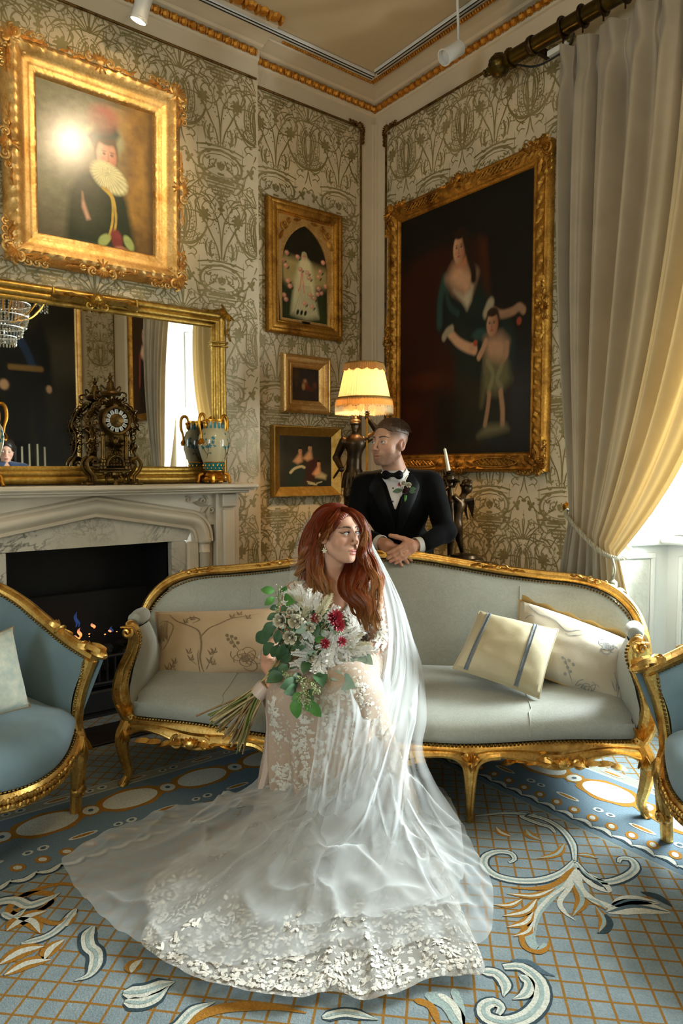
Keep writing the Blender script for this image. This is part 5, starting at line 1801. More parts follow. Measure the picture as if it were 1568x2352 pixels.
for j,v in enumerate(vs):
 if v < .5:
  w = v / .5 * PI / 2
  y = FY(xs) - .016 * math.sin(2 * w) + .14 * (1 - math.cos(w)) ** 1.2
  z = ZB(xs) + (.402 - .300) * math.sin(w)
 else:
  w = (v - .5) / .5
  y = FY(xs) + .14 + (.35 - FY(xs)) * w
  z = .402 + .024 * math.sin(PI * min(1,w * .92)) + 0 * xs
 z = z - .03 * np.clip((np.abs(xs) - .90) / .1,0,1) ** 2 * (v > .2)
 P[:,j] = np.stack([xs * (1 - .02 * (v < .35)),y,z],1)
g = G(); g.grid(P)
obj('seat_upholstery',g,M['sofa_fabric'],SOFA)
g = G()
for k in (12,30,48):
 g.tube(P[k,1:] + np.array([0,-.0005,.001]),.0020,5)
obj('seat_seam',g,M['sofa_fabric'],SOFA,kind='stuff')
nails('seat_nailhead',np.stack([xs,FY(xs) - .014,ZB(xs) - .001],1),.0055,M['nail'],SOFA,.0140)
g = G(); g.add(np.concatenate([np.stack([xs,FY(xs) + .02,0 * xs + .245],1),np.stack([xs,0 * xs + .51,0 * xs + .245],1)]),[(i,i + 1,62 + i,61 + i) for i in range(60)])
obj('underside_shade_sheet',g,M['black'],SOFA)  # black sheet added under the seat to keep light out
xr = np.linspace(-1.0,1.0,121)
def dip(x):
 a = np.abs(x)
 return .254 - .050 * np.exp(-((a - .69) / .12) ** 2) - .046 * np.exp(-(x / .13) ** 2) - .040 * np.exp(-((a - .37) / .045) ** 2) - .030 * np.exp(-((a - 1.0) / .05) ** 2)
P = np.zeros((121,9,3))
for j,(o_,w) in enumerate(((0.012,1.0),(-.010,1.0),(-.020,.86),(-.024,.70),(-.018,.55),(-.026,.40),(-.030,.2),(-.022,.04),(.02,0))):
 P[:,j] = np.stack([xr,FY(xr) + o_,dip(xr) + (ZB(xr) - .004 - dip(xr)) * w],1)
g = G(); g.grid(P)
g.tube(np.stack([xr,FY(xr) - .022,dip(xr) + .006],1),.009,7)
obj('seat_rail',g,M['gilt'],SOFA)
for x,s in ((.70,.16),(-.70,.16),(0,.15)):
 o = obj('rail_carving',leaf_knot(s,rnd),M['gilt'],SOFA,loc=(x,FY(x) - .026,dip(x) + .030))
g = G()
for x0,x1,y in ((-1.0,1.0,.50),):
 g.box((x0,y,.22),(x1,y + .03,.36))
for sx in (-1,1):
 g.box((sx * .985,0,.22),(sx * 1.015,.52,.32),.004)
obj('side_and_back_rail',g,M['gilt'],SOFA,kind='stuff')
for sx in (-1,1):
 p = bez([(sx * .985,.005,.30),(sx * 1.010,-.006,.250),(sx * 1.030,-.016,.19),(sx * 1.022,-.008,.11),(sx * 1.012,.0,.05),(sx * 1.024,-.008,.016),(sx * 1.032,-.012,.0)],26)
 g = G(); g.tube(p,np.interp(np.linspace(0,1,len(p)),[0,.25,.5,.8,.9,1],[.034,.034,.023,.016,.018,.022]),10)
 g.tube(p + np.array([0,-.014,0]),.006,6)
 leg = obj('leg',g,M['gilt'],SOFA)
 g = G()
 for i in range(5):
  leaf3(g,(sx * 1.012,-.036,.245),-PI / 2 + (i - 2) * .25,.055,.018)
 obj('knee_carving',g,M['gilt'],leg)
 x = sx * .37
 g = G(); g.tube([(x,FY(x) - .004,.27),(x,FY(x) - .006,.20),(x,FY(x) - .004,.05),(x,FY(x) - .004,.025),(x,FY(x) - .004,.0)],[.030,.027,.015,.015,.011],10)
 for s2 in (-1,1):
  q = bez([(x + s2 * .105,FY(x) - .012,.256),(x + s2 * .055,FY(x) - .020,.248),(x + s2 * .022,FY(x) - .022,.215),(x + s2 * .010,FY(x) - .022,.12),(x + s2 * .006,FY(x) - .016,.03)],18)
  g.tube(q,np.linspace(.013,.006,len(q)),7)
 leg = obj('leg',g,M['gilt'],SOFA)
 g = G()
 for i in range(5):
  leaf3(g,(x,FY(x) - .034,.24),PI / 2 + (i - 2) * .5,.035,.018)
 leaf3(g,(x,FY(x) - .034,.25),-PI / 2,.05,.02)
 obj('leg_carving',g,M['gilt'],leg)
 g = G(); g.tube([(sx * .95,.52,.30),(sx * .96,.54,.15),(sx * .97,.58,0)],[.028,.022,.018],8)
 obj('leg',g,M['gilt'],SOFA)
 p = bez([(sx * .992,-.002,.27),(sx * 1.018,-.012,.33),(sx * 1.030,-.022,.41),(sx * 1.010,-.020,.49),(sx * .978,-.012,.56),(sx * .962,-.014,.62),(sx * .972,-.026,.665),(sx * .990,-.036,.668)],34)
 g = G(); uu = np.linspace(0,1,len(p))
 g.tube(p,np.interp(uu,[0,.25,.45,.7,.85,1],[.030,.036,.028,.022,.024,.018]),10)
 for dx in (-.012,.004,.018):
  g.tube(p + np.array([sx * dx,-.020,0]),np.interp(uu,[0,.3,.7,1],[.006,.009,.007,.005]),6)
 sup = obj('arm_support',g,M['gilt'],SOFA)
 g = G()
 spiral_tube(g,(sx * .984,-.045,.648),.026,1.3,PI / 2,sx,.010)
 for i in range(4):
  leaf3(g,(sx * 1.0,-.036,.30),PI / 2 + (i - 1.5) * .4,.06,.022)
 obj('scroll',g,M['gilt'],sup,kind='stuff')
 ar = bez([(sx * .982,-.02,.672),(sx * 1.010,.10,.660),(sx * 1.050,.24,.640),(sx * 1.105,.36,.600),(sx * 1.140,.425,.545),(sx * 1.150,.44,.50)],22)
 g = G(); g.tube(ar,.020,9)
 obj('arm_rail',g,M['gilt'],SOFA)
 pad = ar[2:14] + np.array([-sx * .008,0,.016])
 g = G(); g.tube(pad,.034 * np.sin(PI * np.linspace(.18,.82,len(pad))) ** .35,12)
 g.ell(pad[0],(.030,.018,.028),None,10,6)
 obj('arm_pad',g,M['sofa_fabric'],SOFA)
 lo = np.stack([ar[:,0] * 0 + sx * .985,ar[:,1] * 1.02 + .01,np.full(len(ar),.33)],1)
 tt = np.linspace(0,1,9)
 frontcurve = np.interp(tt,[0,.2,.5,.8,1],[.985,1.005,.985,.948,.955]) * sx
 P = lo[:,None] * (1 - tt)[None,:,None] + (ar + np.array([-sx * .012,0,-.012]))[:,None] * tt[None,:,None]
 wgt = np.exp(-np.linspace(0,1,len(ar)) * 3)
 P[:,:,0] = P[:,:,0] * (1 - wgt[:,None]) + frontcurve[None,:] * wgt[:,None]
 P[:,:,0] -= sx * .03 * np.sin(PI * tt)[None,:] * np.sin(PI * np.clip(np.linspace(0,1,len(ar)) + .12,0,1))[:,None]
 g = G(); g.grid(P); P3 = P.copy(); P3[:,:,0] += sx * .045; g.grid(P3)
 obj('arm_panel',g,M['sofa_fabric'],SOFA)
 nails('arm_nailhead',np.stack([p[:-6,0] - sx * .026,p[:-6,1] - .008,p[:-6,2]],1),.0050,M['nail'],SOFA,.0135)
# ---------------------------------------------------------------- tub chairs
def make_chair():
 r = thing('tub_chair','blue-grey gilt tub chair at the left edge of the picture, before the fire','armchair')
 half = [(.332,-.085,.600),(.335,-.04,.612),(.345,.08,.652),(.347,.20,.712),(.335,.32,.782),(.295,.44,.836),(.20,.53,.856),(.0,.56,.868)]
 h = bez(half,28)
 rail = np.concatenate([h,(h * np.array([-1,1,1]))[-2::-1]])
 n = len(rail)
 g = G(); g.tube(rail,.026,10,flat=.9); g.tube(rail + np.array([0,0,.018]),.010,7)
 inward = np.stack([-rail[:,0],.30 - rail[:,1],0 * rail[:,0]],1)
 inward /= np.linalg.norm(inward,axis=1,keepdims=True)
 g.tube(rail + inward * .018 + np.array([0,0,-.004]),.009,7)
 top = obj('top_rail',g,M['gilt'],r)
 rnd = random.Random(9)
 for sx in (-1,1):
  g = G()
  for i in range(6):
   leaf3(g,(0,0,.006),PI / 2 + (i - 2.5) * .18,.06,.024)
  g.ell((0,-.004,-.030),(.024,.020,.040)); g.ell((0,0,.045),(.026,.020,.014)); g.ell((0,0,.062),(.024,.022,.008))
  for s2 in (-1,1):
   leaf3(g,(s2 * .015,-.012,.03),-PI / 2,.08,.022)
  o = obj('arm_tip_carving',g,M['gilt'],top,loc=(sx * .336,-.070,.618))
  o.rotation_euler = (math.radians(-76),0,sx * math.radians(-4))
  for k in (9,):
   g = G(); q = h[k] * np.array([sx,1,1])
   for i in range(5):
    leaf3(g,(0,0,0),PI / 2 + (i - 2) * .22,.05,.02); leaf3(g,(0,0,0),-PI / 2 + (i - 2) * .22,.05,.02)
   g.ell((0,0,0),(.030,.024,.010))
   o = obj('rail_knot',g,M['gilt'],top,loc=q + np.array([0,0,.014]))
   o.rotation_euler = (math.radians(-58),0,0)
  p = bez([(sx * .300,-.004,.29),(sx * .300,-.012,.37),(sx * .312,-.022,.46),(sx * .324,-.040,.53),(sx * .332,-.062,.59)],18)
  g = G(); g.tube(p,np.interp(np.linspace(0,1,18)[:len(p)],[0,.3,.7,1],[.030,.022,.024,.027]),10)
  g.tube(p + np.array([sx * .010,-.018,0]),.006,6); g.tube(p + np.array([-sx * .008,-.018,0]),.006,6)
  obj('arm_support',g,M['gilt'],r)
  p = bez([(sx * .300,.0,.32),(sx * .310,-.012,.25),(sx * .306,-.010,.17),(sx * .300,-.006,.105),(sx * .300,-.002,.06),(sx * .298,0,.0)],20)
  g = G(); g.tube(p,np.interp(np.linspace(0,1,len(p)),[0,.3,.6,.75,1],[.034,.034,.024,.023,.021]),10)
  for dx in (-.012,.012):
   g.tube(p[:14] + np.array([dx,-.022,0]),.006,6)
  leg = obj('leg',g,M['gilt'],r)
  g = G(); spiral_tube(g,(sx * .30,-.028,.085),.022,1.2,0,1,.009,n=16)
  g.ell((sx * .30,-.012,.085),(.030,.026,.024))
  for i in range(4):
   leaf3(g,(sx * .305,-.036,.30),-PI / 2 + (i - 1.5) * .35,.075,.022)
  obj('foot_scroll',g,M['gilt'],leg,kind='stuff')
  g = G(); g.tube([(sx * .22,.48,.32),(sx * .225,.50,.15),(sx * .235,.54,0)],[.028,.022,.018],8)
  obj('leg',g,M['gilt'],r)
 ti = np.linspace(0,1,10)
 base = np.stack([rail[:,0] * .86,np.clip(rail[:,1],-.01,None) * .90,np.full(n,.345)],1)
 intop = rail + inward * .020 + np.array([0,0,-.010])
 P = base[:,None] * (1 - ti)[None,:,None] + intop[:,None] * ti[None,:,None]
 P += inward[:,None] * (.028 * np.sin(PI * ti) ** .7)[None,:,None]
 g = G(); g.grid(P)
 obj('inside_upholstery',g,M['chair_fabric'],r)
 P = base[:,None] * (1 - ti)[None,:,None] + (rail - inward * .012)[:,None] * ti[None,:,None]
 P -= inward[:,None] * .02
 g = G(); g.grid(P[::-1])
 obj('outside_upholstery',g,M['chair_fabric'],r)
 nails('back_nailhead',intop[2:-2] + inward[2:-2] * .006,.0048,M['nail'],r,.013)
 for sx in (-1,1):
  nails('post_nailhead',[(sx * .272,-.020,.35),(sx * .285,-.030,.46),(sx * .302,-.052,.58)],.0048,M['nail'],r,.013)
 xs = np.linspace(-1,1,33); vs = np.linspace(0,1,20)
 fy = -.13 * (1 - xs ** 2); zb = .335 - .060 * (1 - xs ** 2) ** .8
 P = np.zeros((33,20,3))
 for j,v in enumerate(vs):
  if v < .5:
   w = v / .5; q = w * PI / 2
   P[:,j] = np.stack([xs * (.288 + .006 * math.sin(PI * w)),fy - .020 * math.sin(2 * q) - .012 + .12 * (1 - math.cos(q)) ** 1.2,zb + (.425 - zb) * math.sin(q) - .03 * np.abs(xs) ** 6 * w],1)
  else:
   w = (v - .5) / .5
   P[:,j] = np.stack([xs * (.288 - .02 * w),fy + .108 + (.38 - fy) * w,.425 + .030 * math.sin(PI * w) - .03 * np.abs(xs) ** 6],1)
 g = G(); g.grid(P)
 obj('seat_upholstery',g,M['chair_fabric'],r)
 nails('seat_nailhead',np.stack([xs * .29,fy - .020,zb],1),.0048,M['nail'],r,.013)
 P = np.zeros((33,8,3))
 for j,(o_,w) in enumerate(((.02,0),(-.004,.0),(-.014,-.018),(-.008,-.026),(-.018,-.036),(-.020,-.052),(-.008,-.060),(.03,-.060))):
  P[:,j] = np.stack([xs * .305,fy + o_ - .012,zb - .006 + w],1)
 g = G(); g.grid(P)
 fr = obj('seat_rail',g,M['gilt'],r)
 g = G()
 for i in range(34):
  x = (i - 16.5) / 34 * .42
  xn = x / .3
  for j in range(2):
   g.ell((x,-.13 * (1 - xn ** 2) - .034,.335 - .060 * (1 - xn ** 2) ** .8 - .022 - .020 * j - rnd.uniform(0,.006)),(.008,.007,.010),rot('Y',rnd.uniform(-.6,.6)),6,4)
 obj('rail_carving',g,M['gilt'],fr,kind='stuff')
 g = G()
 for sx in (-1,1):
  g.box((sx * .285,.0,.27),(sx * .31,.50,.34),.004)
 g.box((-.27,.48,.27),(.27,.51,.35),.004)
 obj('side_rail',g,M['gilt'],r,kind='stuff')
 return r
ch = make_chair()
ch.location = (-2.613,-1.141,0); ch.rotation_euler = (0,0,math.atan2(.45,.893))
ch2 = dup(ch,(-.767 - .135,-2.478 - .268,0),math.atan2(-.893,-.45),'blue-grey gilt tub chair at the right edge, by the window')
# ---------------------------------------------------------------- cushions
def pillow(name,label,corners,thick,front,back_m,pts=26,sag=(0,0),piping=None,pin=.10,group=None):
 """cushion through four corners (room coordinates: top left, top right, bottom right, bottom left); returns its root and a (u, v) -> front surface map"""
 TL,TR,BR_,BL = [np.asarray(c,float) for c in corners]
 c0 = (TL + TR + BR_ + BL) / 4
 r = thing(name,label,'cushion',c0,0,group)
 nn = unit(np.cross((TR - TL) + (BR_ - BL),(TL - BL) + (TR - BR_)))
 if nn @ (CAM - c0) < 0:
  nn = -nn
 def surf(u,v,sgn=1,off=0.0):
  u,v = np.asarray(u,float),np.asarray(v,float)
  a,b = 2 * u - 1,2 * v - 1
  uu = .5 + a * .5 * (1 - pin * (1 - b ** 2) * np.abs(a) ** 3)
  vv = .5 + b * .5 * (1 - pin * (1 - a ** 2) * np.abs(b) ** 3)
  base = (BL * ((1 - uu) * (1 - vv))[...,None] + BR_ * (uu * (1 - vv))[...,None] + TL * ((1 - uu) * vv)[...,None] + TR * (uu * vv)[...,None])
  prof = ((1 - a ** 2) * (1 - b ** 2)).clip(0) ** .42
  wr = 1 + .10 * (fbm(u * 5,v * 5,12) - .5) * 2
  return base - c0 + nn * (sgn * thick * .5 * prof * wr + off)[...,None] + np.array([0,0,-1.0]) * (sag[0] * np.sin(PI * u) * (v ** 2))[...,None]
 u,v = np.meshgrid(np.linspace(0,1,pts),np.linspace(0,1,pts),indexing='ij')
 g = G(); g.grid(surf(u,v)); obj('front_cover',g,front,r)
 g = G(); g.grid(surf(u,v,-1)[::-1]); obj('back_cover',g,back_m,r)
 e = np.linspace(0,1,24)
 edge = np.concatenate([np.stack([e,0 * e],1),np.stack([0 * e + 1,e],1),np.stack([1 - e,0 * e + 1],1),np.stack([0 * e,1 - e],1)])
 g = G(); g.tube(surf(edge[:,0],edge[:,1]),.0032,6,closed=True); obj('piping',g,piping or back_m,r)
 return r,surf
def applied(root,surf,g2,m,name,off=.0015):
 """flat strips drawn in the unit square, laid on the cushion surface as stitched work"""
 vv = g2.verts()
 g = G(); g.add(surf(vv[:,0].clip(.01,.99),vv[:,1].clip(.01,.99),1,np.full(len(vv),off)),g2.f)
 return obj(name,g,m,root,smooth=False,kind='stuff')
M['linen_peach'] = fabric('sand_linen',srgb('#c3a582'),srgb('#cfb491'),450,.8,.2)
M['thread_brown'] = plain('brown_embroidery',srgb('#8b7355'),.8,0,.2,80)
M['thread_grey'] = plain('grey_embroidery',srgb('#8d8c86'),.7,0,.2,80)
M['silk_cream'] = fabric('champagne_silk',srgb('#b0a27e'),srgb('#bfb18e'),380,.42,.2,0,.5)
M['silk_ivory'] = fabric('ivory_silk',srgb('#b9ad97'),srgb('#c6bba6'),380,.45,.2,0,.5)
M['silk_gold'] = fabric('gold_silk',srgb('#b08d4e'),srgb('#c29f60'),380,.42,.2,0,.5)
M['braid'] = plain('slate_braid',srgb('#6e757b'),.6,0,.25,200,bump=.5,bscale=400)
S3 = lambda px,py,yl: toroom(L(px,py,yl))
r,sf = pillow('lumbar_cushion','long sand-coloured cushion embroidered with a tree, left of the seated woman',[S3(356,1406,.40),S3(640,1396,.36),S3(648,1545,.20),S3(358,1575,.24)],.15,M['linen_peach'],M['linen_peach'],pin=.05)
def uvpx(px,py):
 return ((px - 358) / 285.0,(1574 - (px - 358) * .10 - py) / 167.0)
g = G()
E_ = lambda pts,w,tp=True: strip(g,[uvpx(*p) for p in pts],w * .75,0,20,tp)
E_([(478,1552),(475,1520),(480,1485),(476,1460),(465,1450),(440,1440),(420,1432),(405,1420),(398,1412)],.020)
E_([(476,1475),(486,1462),(500,1448),(520,1438),(545,1422),(575,1412),(610,1402)],.016)
E_([(470,1552),(470,1520),(472,1500)],.010); E_([(484,1545),(498,1525),(505,1512)],.008); E_([(466,1535),(452,1522),(448,1512)],.007)
for (x,y) in ((505,1508),(498,1512),(493,1530),(500,1535),(448,1510),(452,1525),(405,1540),(412,1532),(398,1550),(408,1556),(392,1545),(545,1420),(560,1410),(440,1438),(455,1430),(580,1420)):
 for dx,dy in ((6,-14),(-5,-12),(9,-5)):
  E_([(x,y),(x + dx * .6 + 2,y + dy * .5),(x + dx,y + dy)],.020,[.3,1,.2])
E_([(395,1565),(405,1550),(420,1528)],.006)
for k in range(9):
 E_([(372 + k * 3,1446 - k * 2),(370 + k * 3.4,1470 + 4 * (k % 3)),(374 + k * 3,1492 - k * 3)],.012,[.3,1,.4])
E_([(370,1440),(390,1432),(412,1446),(400,1480),(380,1500),(375,1460)],.012)
E_([(440,1428),(460,1422),(475,1428),(460,1438)],.03,[.4,1,.6,.3])
for a in range(14):
 cx,cy,rr = 575 + 22 * math.cos(a * 2.4) * (a / 14),1518 + 20 * math.sin(a * 2.4) * (a / 14),8 + a * .7
 E_([(cx + rr * math.cos(q),cy + rr * .9 * math.sin(q)) for q in np.linspace(a,a + 4.2,7)],.010,False)
for (x,y) in ((540,1475),(548,1468),(556,1472),(546,1482),(538,1466),(560,1482),(552,1490)):
 disc(g,uvpx(x,y),.014,.024,0,0,9)
E_([(545,1470),(555,1490),(565,1505)],.008)
applied(r,sf,g,M['thread_brown'],'embroidery')
r,sf = pillow('patterned_cushion','ivory silk cushion with grey embroidery and gold back, against the right arm',[S3(1193,1378,.44),S3(1440,1468,.34),S3(1432,1628,.16),S3(1172,1530,.24)],.17,M['silk_ivory'],M['silk_gold'],pin=.04)
g = G()
def u3(px,py):
 d = np.array([px - 1172.0,py - 1530.0])
 a,b = np.array([255.0,97.0]),np.array([15.0,-155.0])
 return tuple(np.linalg.solve(np.stack([a,b],1),d))
E_ = lambda pts,w,tp=True: strip(g,[u3(*p) for p in pts],w,0,20,tp)
E_([(1205,1395),(1215,1410),(1232,1425),(1262,1440),(1290,1470),(1325,1468),(1350,1478)],.014)
E_([(1288,1475),(1302,1482),(1330,1480)],.010); E_([(1195,1430),(1210,1425),(1220,1432)],.012)
for a in range(10):
 cx,cy,rr = 1338 + 26 * math.cos(a * 2.4) * (a / 10),1592 + 12 * math.sin(a * 2.4) * (a / 10),8 + a * .5
 E_([(cx + rr * math.cos(q),cy + rr * .8 * math.sin(q)) for q in np.linspace(a,a + 4.2,7)],.008,False)
for a in range(9):
 cx,cy,rr = 1385 + 20 * math.cos(a * 2.4) * (a / 9),1505 + 14 * math.sin(a * 2.4) * (a / 9),7 + a * .6
 E_([(cx + rr * math.cos(q),cy + rr * .8 * math.sin(q)) for q in np.linspace(a,a + 4.2,7)],.012,False)
for (x,y) in ((1284,1530),(1290,1540),(1298,1536),(1296,1550),(1303,1558),(1308,1545),(1292,1562)):
 disc(g,u3(x,y),.014,.02,0,0,9)
E_([(1288,1530),(1300,1560),(1310,1580)],.008); E_([(1402,1560),(1412,1590),(1408,1615)],.010)
for dx in (-8,0,8):
 E_([(1408 + dx * .3,1598),(1408 + dx,1588),(1408 + dx * 1.6,1576)],.016,[.3,1,.3])
applied(r,sf,g,M['thread_grey'],'embroidery')
g = G()
uu = np.linspace(0.02,1.04,50)
P = np.stack([sf(uu.clip(0,1),np.full(50,1.0),1,np.full(50,-.018 + .03 * k)) + np.array([0,0,.018 * k]) + np.array([0,0,1.0]) * (.006 * np.sin(uu * 30))[:,None] * k for k in (0,.5,1)],1)
g.grid(P)
obj('flanged_edge',g,M['silk_gold'],r)
r,sf = pillow('patterned_cushion','champagne silk cushion with two slate braid stripes, front right of the sofa',[S3(1100,1404,.26),S3(1282,1446,.22),S3(1238,1604,.05),S3(1040,1534,.12)],.15,M['silk_cream'],M['silk_cream'],pin=.04)
for uc in (.14,.72):
 g = G(); strip(g,[(uc,.005),(uc - .004,.5),(uc + .004,.995)],.045,0,30,False)
 vv = np.linspace(.02,.98,60)
 q = G(); q.tube(sf(np.full(60,uc - .018),vv,1,np.full(60,.0025)),.0018,4); q.tube(sf(np.full(60,uc + .018),vv,1,np.full(60,.0025)),.0018,4)
 st_ = applied(r,sf,g,M['braid'],'braid_stripe')
 obj('braid_edge',q,M['braid'],st_,kind='stuff')
a_ = np.array(ch.location); xa_,ya_ = np.array([.893,.45,0]),np.array([-.45,.893,0])
q_ = lambda x,y,z: a_ + xa_ * x + ya_ * y + np.array([0,0,z])
M['print_cotton'] = plain('printed_cotton',srgb('#c9c8b4'),.8,0,.1,30,c2=srgb('#a5b0a4'))
pillow('small_cushion','pale printed cushion with brown piping on the left chair',[q_(-.16,.20,.70),q_(.200,.19,.715),q_(.175,.08,.435),q_(-.18,.10,.43)],.13,M['print_cotton'],M['print_cotton'],piping=M['thread_brown'])
# ---------------------------------------------------------------- curtains
t = NT('lined_curtain_silk')
f = t.ramp(t.noise(4,4),.3,.7)
c_ = t.mix(f,srgb('#958a78'),srgb('#a59a88'))
w = t.bump(t.noise(420,2,.7),.25,.002)
df = t.bsdf(c_,.6,0,w,i_Sheen_Weight=.25,i_Specular_IOR_Level=.3)
tl = t.n('BsdfTranslucent',i_Color=(*srgb('#d9ab5e'),1))
at_ = t.n('Attribute',attribute_name='Col').outputs[0]
mx = t.n('MixShader'); t.t.links.new(t.n('SeparateColor',i_0=at_).outputs[0],mx.inputs[0])
t.t.links.new(df.outputs[0],mx.inputs[1]); t.t.links.new(tl.outputs[0],mx.inputs[2])
M['curtain'] = t.done(mx)
M['rope'] = plain('twisted_silk_rope',srgb('#a9a48e'),.6,0,.2,120)
def curtain(label,y_fix,sg,wid):
 """y_fix: the fixed edge; sg = -1 when the leading edge lies at smaller y"""
 r = thing('curtain',label,'curtain',(-.10,y_fix,0))
 ns,nt = 260,70
 s = np.linspace(0,1,ns)[:,None]
 t1 = np.linspace(0,1,nt)[None,:]
 N = 9
 ph = 2 * PI * N * s + 1.6 * np.sin(5 * s + 1) + .8 * np.sin(11 * s) + .6 * np.sin(3.0 * t1 + 6 * s)
 T = np.array([-.03,0,3.335])
 Wa,Wb = np.array([-.01,.10,1.07]),np.array([-.06,.405,.905])
 p = .9 + 2.6 * s
 fy = t1 ** p
 y = (wid * s) * (1 - fy) + (Wa[1] + (Wb[1] - Wa[1]) * s) * fy
 x = T[0] * (1 - t1) + (Wa[0] + (Wb[0] - Wa[0]) * s) * t1
 z = T[2] + ((Wa[2] + (Wb[2] - Wa[2]) * s) - T[2]) * t1
 fold = np.sin(ph) + .35 * np.sin(2.3 * ph + 1)
 amp = (.034 + .034 * np.sin(PI * np.clip(t1 * 1.1,0,1)) ) * (1 - .62 * t1 ** 5)
 pinch = np.exp(-((t1 - .055) / .03) ** 2)
 x = x + amp * fold * (1 - .5 * pinch) - .05 * s * np.sin(PI * t1)
 y = y + .012 * np.cos(ph) * (1 - t1) - .012 * pinch * np.sin(ph)
 z = z + .018 * (np.abs(np.sin(ph / 2)) - .6) * np.exp(-t1 * 40)
 up = np.stack([x,sg * y,z + 0 * x],-1)
 t2 = np.linspace(0,1,34)[None,1:]
 Ba,Bb = np.array([-.02,.06,.03]),np.array([.36,.40,.075])
 e = t2 ** .8
 y2 = (Wa[1] + (Wb[1] - Wa[1]) * s) * (1 - e) + (Ba[1] + (Bb[1] - Ba[1]) * s) * e
 x2 = (Wa[0] + (Wb[0] - Wa[0]) * s) * (1 - t2) + (Ba[0] + (Bb[0] - Ba[0]) * s ** 1.3) * t2 - .06 * np.sin(PI * np.clip(t2 * .9,0,1)) * (1 - s)
 z2 = (Wa[2] + (Wb[2] - Wa[2]) * s) * (1 - t2) + (Ba[2] + (Bb[2] - Ba[2]) * s) * t2
 phl = 2 * PI * N * s + 1.6 * np.sin(5 * s + 1) + .8 * np.sin(11 * s) + .6 * np.sin(3.0 + 6 * s) + .6 * t2
 f2 = np.sin(phl) + .35 * np.sin(2.3 * phl + 1)
 x2 = x2 + (.012 + .030 * np.clip(t2 * 1.6,0,1)) * f2
 lo = np.stack([x2,sg * y2,z2 + 0 * x2],-1)
 P = np.concatenate([up,lo],1)
 thin = np.repeat(.010 + .042 * np.clip((s - .50) / .35,0,1) ** 1.5,P.shape[1],1)          # more see-through at the leading edge, shaping where the golden backlight shows
 g = G(); g.grid(P if sg < 0 else P[::-1])
 th_ = (thin if sg < 0 else thin[::-1]).reshape(-1)
 obj('drape',g,M['curtain'],r,col=np.repeat(th_[:,None],3,1),sharp=None)
 hook = np.array([.085,sg * .075,1.11])
 k = lambda dx,yy,zz: np.array([dx,sg * yy,zz])
 path = bez([hook,k(-.030,.095,1.085),k(-.075,.17,1.035),k(-.105,.27,.965),k(-.125,.36,.915),k(-.105,.415,.895),k(-.03,.43,.90),k(.06,.38,.93),k(.09,.2,1.0),hook],70)
 tn = np.gradient(path,axis=0); tn /= np.linalg.norm(tn,axis=1,keepdims=True)
 a = np.cross(tn,(0,0,1.0)); a /= np.linalg.norm(a,axis=1,keepdims=True)
 b = np.cross(tn,a)
 g = G()
 u = np.linspace(0,2 * PI * 26,len(path) * 4)
 pp = np.stack([np.interp(np.linspace(0,1,len(u)),np.linspace(0,1,len(path)),path[:,i]) for i in range(3)],1)
 aa = np.stack([np.interp(np.linspace(0,1,len(u)),np.linspace(0,1,len(path)),a[:,i]) for i in range(3)],1)
 bb = np.stack([np.interp(np.linspace(0,1,len(u)),np.linspace(0,1,len(path)),b[:,i]) for i in range(3)],1)
 for q in (0,2 * PI / 3,4 * PI / 3):
  g.tube(pp + aa * (.006 * np.cos(u + q))[:,None] + bb * (.006 * np.sin(u + q))[:,None],.0062,5)
 tb = obj('tieback_rope',g,M['rope'],r)
 c = k(-.135,.415,.895)
 g = G()
 g.tube(bez([c,c + (0.005,0,-.05),c + (0,0,-.10)],8),.006,6); g.tube(bez([c,c + (-.012,sg * .02,-.05),c + (0,0,-.10)],8),.006,6)
 g.lathe([(.006,-.09),(.022,-.105),(.024,-.125),(.014,-.140),(.024,-.150),(.028,-.165),(.020,-.185),(.014,-.19),(.030,-.205),(.032,-.22),(.012,-.225)],14,c)
 for q in range(26):
  an = 2 * PI * q / 26
  g.tube([c + (.022 * math.cos(an),.022 * math.sin(an),-.215),c + (.030 * math.cos(an),.030 * math.sin(an),-.29),c + (.026 * math.cos(an),.026 * math.sin(an),-.36)],.0035,4)
 obj('tassel',g,M['rope'],tb)
 g = G(); g.lathe([(.026,0),(.028,.01),(.012,.02),(.010,.07),(.022,.08),(.024,.09),(.0,.098)],14,hook + np.array([.012,0,0]),rot('Y',-PI / 2))
 obj('tieback_hook',g,M['vase_gold'],r)
 return r
curtain('taupe silk curtain tied back with a rope, right of the big portrait',-1.52,-1,1.02)
curtain('taupe silk curtain on the far side of the window, beyond the picture edge',-3.85,1,.74)
PZ_ = 3.432
r = thing('curtain_pole','dark brass curtain pole with fluted finial and rings above the window','curtain pole',(-.135,-2.55,PZ_))
M['brass_dark'] = plain('aged_dark_brass',srgb('#3a3014'),.3,.9,.35,12,c2=srgb('#5a4a20'))
g = G(); g.tube([(0,-1.38,0),(0,1.30,0)],.038,20); obj('pole',g,M['brass_dark'],r)
for sg in (1,-1):
 g = G(); g.lathe([(.038,0),(.050,.005),(.050,.02),(.030,.03),(.028,.045),(.050,.06),(.060,.085),(.052,.12),(.030,.14),(.018,.145),(.022,.16),(.016,.175),(.020,.185),(.0,.20)],28,(0,sg * 1.30 if sg > 0 else -1.38,0),rot('X',-PI / 2 * sg),wob=lambda th: .03 * np.cos(14 * th))
 obj('finial',g,M['brass_dark'],r)
 g = G(); g.lathe([(.044,-.014),(.048,-.008),(.048,.008),(.044,.014),(.038,.01),(.038,-.01)],22,(0,sg * 1.18,0),rot('X',PI / 2)); g.box((-.01,sg * 1.18 - .016,-.02),(.135,sg * 1.18 + .016,.02),.006)
 obj('bracket',g,M['bronze'],r)
